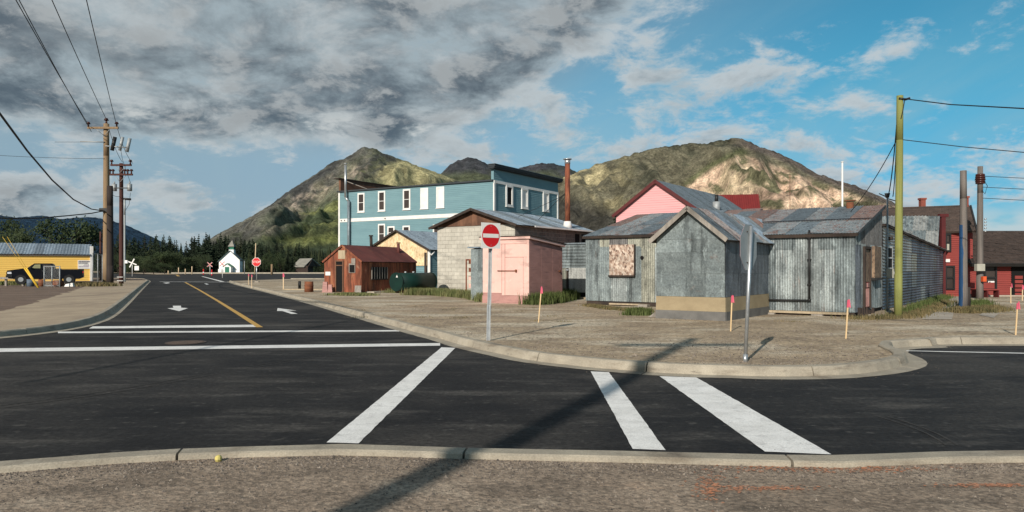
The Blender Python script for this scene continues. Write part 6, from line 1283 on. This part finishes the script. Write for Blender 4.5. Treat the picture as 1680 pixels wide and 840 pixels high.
uy = lambda px: uat(FY, px); sgY = FY.p(uy(138), 0).y
sg = MB(); FY.box(sg, uy(127.5), uy(149), zat(441, sgY), zat(427, sgY), .05, .09)
sg_ = part('sign_board', sg, M['sign_white'], yb_, 'white notice board with small illegible lines')
for k, (x0, x1, yy_, hh, mt) in enumerate(((128.7, 147.3, 429.3, .16, 'grey'), (128.7, 144, 431.7, .12, 'grey'), (138, 145.5, 433.4, .06, 'grey'), (137, 146, 435.5, .07, 'pur'), (129, 146, 437.6, .08, 'pur'))):
    m_ = MB(); xx_ = x0; rr_ = random.Random(k + 3)
    while xx_ < x1:
        w_ = rr_.uniform(.5, 1.5); FY.box(m_, uy(xx_), uy(min(xx_ + w_, x1)), zat(yy_, sgY) - hh / 2, zat(yy_, sgY) + hh / 2, .091, .095); xx_ += w_ + rr_.uniform(.25, .5)
    M.setdefault('pur', MAT('purple_print', (.20, .12, .26), rough=.8)); M.setdefault('grey', MAT('grey_print', (.12, .11, .13), rough=.8))
    part('print_line', m_, M[mt], sg_, stuff=True)
# truck, nose to the left
YT = 62.; uT = Vector((.885, .466, 0)); wT = Vector((-.466, .885, 0)); FT_ = Fr(((10 - HX) / FP * YT, YT, 0), uT, (0, 0, 1), -wT)
def T_(px, py, d=0.):
    q_ = FT_.p(uat(FT_, px), 0); return Vector((q_.x, q_.y, zat(py, q_.y))) + wT * d
TR = thing('pickup_truck', 'black pickup truck parked nose left before the yellow building', 'truck', (T_(75, 0).x, YT, .1))
def prof_(mb, pts, d0, d1): return mb.hexa([T_(x, y, d0) for x, y in pts], [T_(x, y, d1) for x, y in pts])
lower = [(10.5, 452), (10.2, 447), (12, 443.6), (40, 440.3), (44, 440), (97, 440.8), (99, 441.6), (136, 441.6), (136.5, 455), (130, 457.5), (122, 457.5), (120, 453), (113, 450.5), (106, 453), (104, 457.5), (44, 457.5), (41, 453), (34, 450.5), (27, 453), (25, 457.5), (14, 457)]
m_ = MB(); prof_(m_, lower, 0, 1.9); part('body', m_, M['truck_paint'], TR)
cab = [(44, 440), (52.5, 434.2), (56, 432.2), (84, 432.2), (87.5, 434), (89, 440.7)]
m_ = MB(); m_.hexa([T_(x, y, .12 + (440 - y) * .012) for x, y in cab], [T_(x, y, 1.78 - (440 - y) * .012) for x, y in cab]); part('cab', m_, M['truck_paint'], TR)
M['cab_glass'] = MAT('wall_yellow_cab_window', (.30, .29, .15), (.26, .25, .14), 3., rough=.2)  # yellow wall seen through the cab is put into the glass colour
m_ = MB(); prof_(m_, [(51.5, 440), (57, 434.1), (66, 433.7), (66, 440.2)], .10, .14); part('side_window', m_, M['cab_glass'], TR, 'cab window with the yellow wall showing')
m_ = MB(); prof_(m_, [(70, 440.2), (70, 433.7), (83, 433.9), (86, 440.4)], .10, .14); part('side_window', m_, M['glass'], TR)
m_ = MB(); prof_(m_, [(99, 442.), (136, 442.), (136, 443), (99, 443)], -.03, -.001); part('bed_rail', m_, M['black_metal'], TR)
m_ = MB(); prof_(m_, [(9.5, 455), (9.5, 451.5), (20, 451), (20, 455)], -.06, 1.95); part('front_bumper', m_, M['black_metal'], TR)
m_ = MB(); prof_(m_, [(12, 449.3), (12, 446.2), (18.5, 446), (19, 449.3)], -.02, .2); part('headlight', m_, M['lamp_glass'], TR)
m_ = MB(); prof_(m_, [(135.6, 448), (135.6, 445), (136.8, 445), (136.8, 448)], -.02, .2); part('tail_light', m_, M['sign_red'], TR)
m_ = MB(); prof_(m_, [(48, 440.2), (51, 440.2), (51, 437.8), (48, 437.8)], -.22, .02); part('mirror', m_, M['black_metal'], TR)
for px in (68.2, 97.5): m_ = MB(); prof_(m_, [(px, 456), (px + .35, 456), (px + .35, 441), (px, 441)], -.012, -.001); part('door_seam', m_, M['rubber'], TR)
m_ = MB(); prof_(m_, [(69.5, 444), (72.5, 444), (72.5, 444.8), (69.5, 444.8)], -.05, -.001); part('door_handle', m_, M['chrome'], TR)
for px in (34, 113):
    for d_ in (.0, 1.62):
        c_ = T_(px, 458.6, 0) + wT * d_; m_ = MB(); m_.tube(c_, c_ + wT * .28, .42, n=22); w_ = part('wheel', m_, M['rubber'], TR); m_ = MB(); m_.tube(c_ - wT * .02, c_ + wT * .05, .20, n=16); part('rim', m_, M['galv_dull'], w_)
# yard: rail, drums, grass bank, wire fence panel, guy wires with yellow guards
m_ = MB(); m_.box(X_(-40, 64), X_(100, 64), 63.9, 64.1, zat(458, 64), zat(454.5, 64))
yr = thing('timber_rail', 'low weathered timber rail in front of the black truck', 'rail', (X_(30, 64), 64, .1)); part('rail', m_, M['grey_wood'], yr)
for px in (-20, 6, 34, 62, 96): m_ = MB(); m_.box(X_(px, 64), X_(px, 64) + .16, 64.12, 64.28, .05, zat(455, 64)); part('post', m_, M['grey_wood'], yr)
for px, r_, mt, lb, h_ in ((50, .28, 'blue_drum', 'blue-grey drum under the timber rail', .62), (68.5, .26, 'rust_drum', 'orange rusty drum right of the yellow guards', .6), (92, .27, 'rust_drum', 'rusty drum lying before the truck bed', .6)):
    x = X_(px, 62.5); m_ = MB()
    if px != 92: m_.tube((x, 62.5, .08), (x, 62.5, .1 + h_), r_, n=16); m_.tube((x, 62.5, .35), (x, 62.5, .39), r_ + .015, n=16)
    else: m_.tube((x, 62.3, .1 + r_), (x + .1, 63.1, .1 + r_), r_, n=16); m_.tube((x - .002, 62.29, .1 + r_), (x, 62.31, .1 + r_), r_ * .8, n=16)
    solo('drum', m_, M[mt], lb, 'drum', (x, 62.5, .1))
m_ = MB(); x = X_(113, 62); m_.hexa([(x - .4, 62, .1), (x + .35, 62, .1), (x + .35, 62.3, .1), (x - .4, 62.3, .1)], [(x - .3, 62.02, .30), (x + .3, 62.02, .42), (x + .25, 62.28, .42), (x - .3, 62.28, .3)]); solo('white_box', m_, M['sign_white'], 'crumpled white thing on the ground by the truck rear wheel', 'box', (x, 62, .1))
for (pxt, pyt, pxg, pyg, lb) in ((22, 411, 40, 440, 'left guy wire with a yellow guard in front of the truck'), (28, 410, 43.5, 440, 'right guy wire with a yellow guard in front of the truck')):
    gy = 58.; b_ = Vector((X_(62.5 if pxg < 42 else 63.3, gy), gy, .1)); g1 = Vector((X_(pxg, gy), gy, zat(pyg, gy))); tt = b_ + (g1 - b_) * 2.6; rt = thing('guy_wire', lb, 'guy wire', tuple(b_))
    m_ = MB(); m_.tube(b_, g1, .055, n=7); part('guard', m_, M['guard_yellow'], rt); m_ = MB(); m_.tube(g1, tt, .012, n=4); part('wire', m_, M['guard_yellow'], rt)
def chainlink(p0, p1, h, nposts, label, z=.1, mesh=.16, mt='galv_dull'):
    p0, p1 = Vector(p0), Vector(p1); rt = thing('chain_link_fence', label, 'fence', (*((p0 + p1) / 2), z)); Lf = (p1 - p0).length; d_ = (p1 - p0).normalized()
    for k in range(nposts): q_ = p0 + d_ * Lf * k / (nposts - 1); m_ = MB(); m_.tube((q_.x, q_.y, 0), (q_.x, q_.y, z + h), .045, n=7); part('post', m_, M[mt], rt)
    for zz_ in (z + h - .04, z + .12): m_ = MB(); m_.tube((p0.x, p0.y, zz_), (p1.x, p1.y, zz_), .03, n=6); part('rail', m_, M[mt], rt)
    m_ = MB(); n_ = int((Lf + h) / mesh); 
    for k in range(n_):
        for s_ in (-1, 1):
            u0 = k * mesh - (h if s_ > 0 else 0); u1 = u0 + h * s_ * 1 if s_ > 0 else u0 - h; v0, v1 = 0., h
            ua, ub = max(0, min(u0, u1)), min(Lf, max(u0, u1))
            if ub - ua < .03: continue
            va, vb = ((ua - u0) / (u1 - u0) * h, (ub - u0) / (u1 - u0) * h)
            A_ = p0 + d_ * ua; B_ = p0 + d_ * ub; w_ = .011; m_.quad((A_.x, A_.y, z + va), (B_.x, B_.y, z + vb), (B_.x, B_.y, z + vb + w_), (A_.x, A_.y, z + va + w_))
    part('wire_mesh', m_, M[mt], rt, stuff=True)
chainlink((X_(152, 68), 68), (X_(168, 76), 76), 3.0, 3, 'chain-link fence section between the yellow building and the poles')
chainlink((X_(72.5, 60), 60), (X_(98, 60), 60), 1.75, 3, 'free-standing wire fence panel in front of the truck cab')

# ================================================================== church
YC = 262.; XC = lambda px: (px - HX) / FP * YC; ZC = lambda py: zat(py, YC)
CHU = thing('church', 'small white wooden church with a green belfry before the dark trees', 'church', (XC(378), YC, 0))
FCc = wall((XC(359.3), YC, 0), (1, 0)); wC = XC(393.2) - XC(359.3); zeC, zpC = ZC(428.5), ZC(411.8); dC_ = Vector((.52, .854))
m_ = MB(); fp = [(0, 0), (wC, 0), (wC, zeC + .5), (wC * .54, zpC), (0, zeC)]; m_.hexa([FCc.p(u, v, 0) for u, v in fp], [FCc.p(u, v, 0) + Vector((-3.0, 11, 0)) for u, v in fp]); part('wall', m_, M['church_white'], CHU)
for (a_, b_) in (((wC * .54, zpC), (wC + .35, zeC + .15)), ((wC * .54, zpC), (-.35, zeC - .35))):
    m_ = MB(); q0 = FCc.p(a_[0], a_[1] + .03, .4); q1 = FCc.p(b_[0], b_[1] + .03, .4); bk = Vector((-3.1, 11.6, 0)); up_ = Vector((0, 0, .25)); m_.hexa([q0, q1, q1 + bk, q0 + bk], [q0 + up_, q1 + up_, q1 + up_ + bk, q0 + up_ + bk]); part('roof', m_, M['church_roof'], CHU)
cxb = XC(378.8); m_ = MB(); m_.box(cxb - .85, cxb + .85, YC + .3, YC + 2.0, zpC - 1.0, ZC(409.5)); tw_ = part('tower', m_, M['church_white'], CHU)
for sx in (-.75, .75):
    for sy in (.45, 1.85): m_ = MB(); m_.box(cxb + sx - .1, cxb + sx + .1, YC + sy - .1, YC + sy + .1, ZC(409.45), ZC(404.6)); part('belfry_post', m_, M['church_green'], tw_)
m_ = MB(); m_.box(cxb - .62, cxb + .62, YC + .6, YC + 1.7, ZC(409.4), ZC(404.7)); part('belfry', m_, M['church_green'], tw_)
m_ = MB(); ap = Vector((cxb, YC + 1.15, ZC(393.5))); s_ = 1.12; rg = [Vector((cxb - s_, YC + 1.15 - s_, ZC(404.4))), Vector((cxb + s_, YC + 1.15 - s_, ZC(404.4))), Vector((cxb + s_, YC + 1.15 + s_, ZC(404.4))), Vector((cxb - s_, YC + 1.15 + s_, ZC(404.4)))]; m_.add(rg + [ap], [(0, 1, 4), (1, 2, 4), (2, 3, 4), (3, 0, 4), (3, 2, 1, 0)]); part('spire', m_, M['far_roof'], tw_)
px0, px1 = XC(370.4) - XC(359.3), XC(382.6) - XC(359.3); m_ = MB(); fp = [(px0, 0), (px1, 0), (px1, ZC(438)), ((px0 + px1) / 2, ZC(433.6)), (px0, ZC(438))]; m_.hexa([FCc.p(u, v, 2.2) for u, v in fp], [FCc.p(u, v, .01) for u, v in fp]); po_ = part('porch', m_, M['church_white'], CHU)
for sgn, ue in ((-1, px0 - .3), (1, px1 + .3)):
    m_ = MB(); q0 = FCc.p((px0 + px1) / 2, ZC(433.2), 2.4); q1 = FCc.p(ue, ZC(438.3), 2.4); up_ = Vector((0, 0, .28)); bk = Vector((0, 2.3, 0)); m_.hexa([q0, q1, q1 + bk, q0 + bk], [q0 + up_, q1 + up_, q1 + up_ + bk, q0 + up_ + bk]); part('porch_roof', m_, M['church_green'], po_)
m_ = MB(); FCc.box(m_, (px0 + px1) / 2 - .75, (px0 + px1) / 2 + .75, .05, ZC(438), 2.21, 2.27); dr = part('door', m_, M['church_green'], po_, 'pale green door frame')
m_ = MB(); FCc.box(m_, .2, 1.3, 0, ZC(441.5), .02, 1.2); part('side_porch', m_, M['church_white'], CHU)
# log cabin with a pale roof right of the church
LC_ = thing('cabin', 'dark log cabin with a pale roof half hidden in the trees', 'cabin', (XC(497), YC, 0))
m_ = MB(); m_.box(XC(485), XC(505), YC, YC + 7, 0, ZC(436)); part('wall', m_, M['log'], LC_)
m_ = MB(); gq_ = [(XC(505) + .01, YC, ZC(437)), (XC(512), YC + 7, ZC(437)), (XC(507), YC + 3.5, ZC(425.5))]; m_.hexa([Vector(p) for p in gq_], [Vector(p) + Vector((.2, 0, 0)) for p in gq_]); part('gable_wall', m_, M['log'], LC_)
m_ = MB(); rr = [Vector((XC(480), YC - .6, ZC(438.4))), Vector((XC(500), YC - .6, ZC(438.4))), Vector((XC(508), YC + 3.5, ZC(424.9))), Vector((XC(487), YC + 3.5, ZC(425.4)))]; m_.hexa(rr, [p + Vector((0, 0, .3)) for p in rr]); part('roof', m_, M['far_roof'], LC_)
m_ = MB(); rr = [Vector((XC(508), YC + 3.5, ZC(424.9))), Vector((XC(517), YC + 8, ZC(437.4))), Vector((XC(496), YC + 8, ZC(437.4))), Vector((XC(487), YC + 3.5, ZC(425.4)))]; m_.hexa(rr, [p + Vector((0, 0, .3)) for p in rr]); part('roof', m_, M['far_roof'], LC_)

# ================================================================== trees
def conifer(seed, h=18., wd=3.2, lay=22):
    r = random.Random(seed); m_ = MB(); tr = MB(); tr.tube((0, 0, -.3), (0, 0, h * .97), h * .013, .03, 7)
    for k in range(lay):
        t = k / (lay - 1); z = h * (.06 + .92 * t); R0 = wd * (1 - t) ** .8 * r.uniform(.7, 1.15) + .25; nb_ = int(9 - 4 * t)
        for j in range(nb_):
            a = r.random() * 6.283; L = R0 * r.uniform(.55, 1.2); dr_ = L * r.uniform(.18, .42); ca, sa = math.cos(a), math.sin(a)
            nseg = 3
            for s_ in range(nseg):
                f0, f1 = s_ / nseg, (s_ + 1) / nseg; w0 = L * .26 * (1.15 - f0); w1 = L * .26 * (1.05 - f1) * r.uniform(.5, 1.1)
                for side in (-1, 1):
                    p0 = (ca * L * f0, sa * L * f0, z - dr_ * f0 ** 1.4 + .12); p1 = (ca * L * f1, sa * L * f1, z - dr_ * f1 ** 1.4 + .12)
                    q = (ca * L * (f1 + .12) - sa * w1 * side * 1.6, sa * L * (f1 + .12) + ca * w1 * side * 1.6, z - dr_ * f1 - r.uniform(.15, .55)); q2 = (ca * L * f0 - sa * w0 * side, sa * L * f0 + ca * w0 * side, z - dr_ * f0 - r.uniform(.1, .5))
                    m_.add([p0, p1, q, q2], [(0, 1, 2), (0, 2, 3)])
    return tr.mesh('trunk'), m_.mesh('crown')
def leafy(seed, h, w, n, leaf=.22, trunk=True, blobs=9):
    r = random.Random(seed); m_ = MB(); tr = MB()
    if trunk: tr.tube((0, 0, -.1), (0, 0, h * .62), h * .028, h * .014, 7)
    bl = [(Vector((r.uniform(-.5, .5) * w, r.uniform(-.5, .5) * w, h * r.uniform(.38 if trunk else .15, .86))), r.uniform(.16, .32) * w) for _ in range(blobs)]
    for c_, _ in bl:
        if trunk: tr.tube((0, 0, h * r.uniform(.25, .45)), c_, h * .010, h * .004, 5)
    for _ in range(n):
        c_, rr_ = r.choice(bl); d_ = Vector((r.gauss(0, 1), r.gauss(0, 1), r.gauss(0, .8))).normalized() * rr_ * r.uniform(.5, 1.15); p = c_ + d_; s_ = leaf * r.uniform(.6, 1.4)
        a = Vector((r.gauss(0, 1), r.gauss(0, 1), r.gauss(0, 1))).normalized(); b = a.orthogonal().normalized(); m_.add([p, p + a * s_ + b * s_ * .4, p + a * s_ * .2 + b * s_], [(0, 1, 2)])
    return tr.mesh('trunk'), m_.mesh('crown')
VAR = [conifer(s, 18, w, l) for s, w, l in ((1, 3.4, 24), (2, 2.8, 22), (3, 3.9, 25), (4, 3.0, 20), (5, 2.4, 22), (6, 3.6, 22))]
for a_, b_ in VAR: a_.materials.append(M['bark']); b_.materials.append(M['leaf'])
BV = [leafy(20 + s, 18, 13, 2600, .62, blobs=14) for s in range(3)]
for a_, b_ in BV: a_.materials.append(M['bark']); b_.materials.append(M['leaf2'])
def tree(vr, x, y, h, label, cat, group, name, sx=1., z=0., base=18., r=random):
    o = thing(name, label, cat, (x, y, z), group); s_ = h / base; o.scale = (s_ * sx, s_ * sx, s_); o.rotation_euler = (0, 0, r.random() * 6.28)
    for nm, me in (('trunk', vr[0]), ('crown', vr[1])): c_ = bpy.data.objects.new(nm, me); COL.objects.link(c_); c_.parent = o
    return o
rt_ = random.Random(5)
prx = [150, 185, 205, 225, 240, 262, 275, 288, 300, 312, 325, 340, 352, 367, 380, 395, 410, 430, 450, 470, 490, 505, 520, 545, 570]
pry = [420, 402, 381, 394, 386, 384, 386, 391, 394, 383, 391, 377, 390, 380, 391, 390, 393, 396, 399, 398, 398, 402, 412, 420, 428]
for row, (Y_, st_, hm, hv) in enumerate(((345, 7, 1.0, .12), (320, 8, .95, .18), (300, 9, .85, .26), (288, 12, .62, .3))):
    px = 178 + row * 3.
    while px < (548 if row < 3 else 560):
        tpy = np.interp(px, prx, pry); h_ = (zat(tpy, Y_)) * hm * (1.06 - rt_.random() * hv); x = (px - HX) / FP * Y_; yy_ = Y_ + rt_.uniform(-6, 6)
        if not (row == 3 and (355 < px < 402 or 478 < px < 515)) and not (row == 2 and 478 < px < 518):
            lbs = ('tall dark spruce in the back rows of the wood', 'tall dark spruce in the back rows of the wood', 'dark spruce along the front of the wood', 'smaller spruce at the foot of the wood')
            tree(rt_.choice(VAR), x, yy_, h_, lbs[row], 'tree', 'spruces of the wood beyond the road', 'spruce_tree', rt_.uniform(.85, 1.35), r=rt_)
        px += st_ * rt_.uniform(.6, 1.3)
for i in range(46):
    px = rt_.choice([rt_.uniform(225, 350), rt_.uniform(395, 480), rt_.uniform(400, 560), rt_.uniform(160, 260)]); Y_ = rt_.uniform(246, 284); h_ = rt_.uniform(3, 7.5) * (1 if px < 480 else .8)
    if 470 < px < 520: Y_ = 272
    if 395 < px < 480: h_ = rt_.uniform(4, 7)
    tree(rt_.choice(BV), (px - HX) / FP * Y_, Y_, h_, 'low green bush at the foot of the wood', 'bush', 'bushes along the wood edge', 'bush', 1.0, r=rt_)
for px in (472, 480): tree(VAR[2], (px - HX) / FP * 250, 250, 6.5, 'small spruce half hiding the left of the cabin' if px == 472 else 'small spruce touching the cabin roof', 'tree', None, 'spruce_tree', 1.3, r=rt_)
for px, Y_, tpy, w_, lb in ((102, 118, 359, 1.0, 'dark leafy tree behind the middle of the yellow building'), (133, 122, 366, 1.0, 'dark spreading tree behind the right end of the yellow building'), (16, 112, 374, .9, 'dark leafy tree above the left end of the yellow roof'), (-6, 116, 357, .95, 'taller dark tree cut by the left picture edge')):
    tree(BV[abs(px) % 3], (px - HX) / FP * Y_, Y_, zat(tpy, Y_), lb, 'tree', None, 'leafy_tree', w_ * .85, r=rt_)
for px, Y_, h_, lb in ((236, 200, 3., 'olive bush by the gravel road'), (252, 205, 2.5, 'olive bush by the gravel road'), (215, 210, 3, 'olive bush by the gravel road'), (270, 215, 3.2, 'olive bush by the gravel road')):
    tree(BV[1], (px - HX) / FP * Y_, Y_, h_, lb, 'bush', 'bushes by the gravel road', 'bush', 1.5, r=rt_)
# dark shrub trees between hotel and pink house, low on the slope
for px, Y_, tpy, lb in ((985, 105, 385, 'lowest spruce, leftmost in the gap before the pink house'), (1000, 110, 366, 'middle-sized spruce left of the tallest one by the pink house'), (1010, 108, 352, 'tallest spruce just left of the pink house eave'), (1020, 112, 372, 'spruce mostly hidden behind the pink house wall')):
    tree(VAR[1], (px - HX) / FP * Y_, Y_, zat(tpy, Y_), lb, 'tree', 'spruces left of the pink house', 'spruce_tree', 1.2, r=rt_)
# far wood mass on the flat behind the first rows
m_ = MB(); rm = random.Random(8)
for _ in range(2600):
    Y_ = rm.uniform(420, 1400); px = rm.uniform(120, 1000); x = (px - HX) / FP * Y_; h_ = rm.uniform(9, 17); w_ = rm.uniform(2, 3.4)
    a0 = rm.random() * 2; ring = [(x + w_ * math.cos(a0 + i * 1.2566), Y_ + w_ * math.sin(a0 + i * 1.2566), rm.uniform(-.5, 2.)) for i in range(5)]
    m_.add(ring + [(x, Y_, h_)], [(i, (i + 1) % 5, 5) for i in range(5)])
o = struct('forest', m_, M['leaf'], 'far dark conifer wood at the foot of the mountains'); o['kind'] = 'stuff'

# ================================================================== grass and weeds
def grass(name, mat, label, blobs, n, h, seed, w=.012):
    r = random.Random(seed); m_ = MB()
    for _ in range(n):
        (x, y, rx, ry, an) = r.choice(blobs); u_, v_ = r.gauss(0, .5) * rx, r.gauss(0, .5) * ry; px_ = x + u_ * math.cos(an) - v_ * math.sin(an); py_ = y + u_ * math.sin(an) + v_ * math.cos(an)
        hh = h * r.uniform(.35, 1.2); a = r.random() * 6.28; ln = r.uniform(.05, .45) * hh; ww = w * r.uniform(.6, 1.5); dx, dy = math.cos(a), math.sin(a)
        p = Vector((px_, py_, .09)); q = p + Vector((dx * ln * .35, dy * ln * .35, hh * .6)); t_ = p + Vector((dx * ln, dy * ln, hh)); s_ = Vector((-dy * ww, dx * ww, 0))
        m_.add([p - s_, p + s_, q + s_ * .7, q - s_ * .7, t_], [(0, 1, 2, 3), (3, 2, 4)])
    o = struct(name, m_, M[mat], label); o['kind'] = 'stuff'; return o
def strip(pts, per, rx, ry):      # blobs along a polyline given as photo ground points
    out = []; P_ = [G(*p).xy for p in pts]
    for i in range(len(P_) - 1):
        d_ = P_[i + 1] - P_[i]; n = max(1, int(d_.length / per))
        for k in range(n): q = P_[i].lerp(P_[i + 1], (k + .5) / n); out.append((q.x, q.y, rx, ry, math.atan2(d_.y, d_.x)))
    return out
grass('grass', 'grass', 'tall green grass at the foot of the block building and pink shed', strip([(668, 484), (718, 484.5), (775, 489), (800, 495)], .5, .6, .45), 9000, .42, 1)
grass('grass', 'grass', 'short grass round the green tank', strip([(640, 480), (700, 480), (722, 483)], .5, .7, .8), 4500, .30, 2)
grass('grass', 'bush_green', 'dark weeds right of the pink shed', strip([(872, 500), (905, 497), (935, 490)], .35, .35, .45), 7000, .5, 3)
grass('grass', 'grass', 'patch of grass by the rusty shed door', strip([(560, 483.5), (600, 485)], .5, .6, .8), 2500, .16, 4, .02)
grass('grass', 'bush_green', 'small green weed clump by the left tin shed', [(G(1049, 517).x, G(1049, 517).y, .38, .25, 0)], 1500, .26, 5)
grass('grass', 'grass_dry', 'dry grass under the left tin shed', strip([(965, 502), (1010, 508), (1060, 512)], .5, .5, .3), 3500, .12, 6)
grass('grass', 'grass_dry', 'dry brown grass along the corrugated wall and green pole', strip([(1400, 524), (1440, 523), (1478, 521), (1510, 512), (1545, 495)], .4, .5, .5), 8000, .14, 7)
grass('grass', 'bush_green', 'green weeds along the corrugated wall', strip([(1482, 516), (1520, 502), (1552, 489)], .5, .45, .3), 2000, .26, 8)
grass('grass', 'grass_dry', 'dry weeds round the blue-painted pole', strip([(1565, 512), (1590, 513), (1625, 508)], .4, .55, .6), 5200, .2, 9)
grass('grass', 'bush_green', 'green weeds right of the blue-painted pole', strip([(1588, 508), (1612, 503)], .4, .45, .5), 1500, .34, 10)
grass('grass', 'grass', 'grass bank under the timber rail', strip([(0, 467.5), (46, 467.5)], .8, .9, .8), 2600, .38, 11, .03)
grass('grass', 'grass_dry', 'rough grass at the foot of the left poles', strip([(130, 468), (172, 470)], .7, .8, 1.2), 3000, .35, 12, .03)
for (px, py, lb) in ((1046, 519.5, None),): pass
m_ = MB()
for (px, py, s_) in ((1092, 512, 0), ): pass
for k, (px, py, lb) in enumerate(((1065, 514.5, 'small pale rock left of the gabled shed, nearer the wall'), (1071, 520, 'flat rock at the left foot of the gabled shed'))):
    c = G(px, py); m_ = MB(); rock(m_, (c.x, c.y, .13), .16, random.Random(k)); rock(m_, (c.x, c.y, .12), .15, random.Random(k + 9)); solo('rock', m_, M['grey_wood'], lb, 'rock', (c.x, c.y, .1))

rl = random.Random(31); bl_ = []
for _ in range(26):
    px, py = rl.uniform(560, 1440), rl.uniform(500, 528); p = G(px, py); bl_.append((p.x, p.y, .35, .2, 0))
grass('grass', 'grass_dry', 'sparse dry weeds scattered over the back of the lot', bl_, 1400, .06, 33, .006)
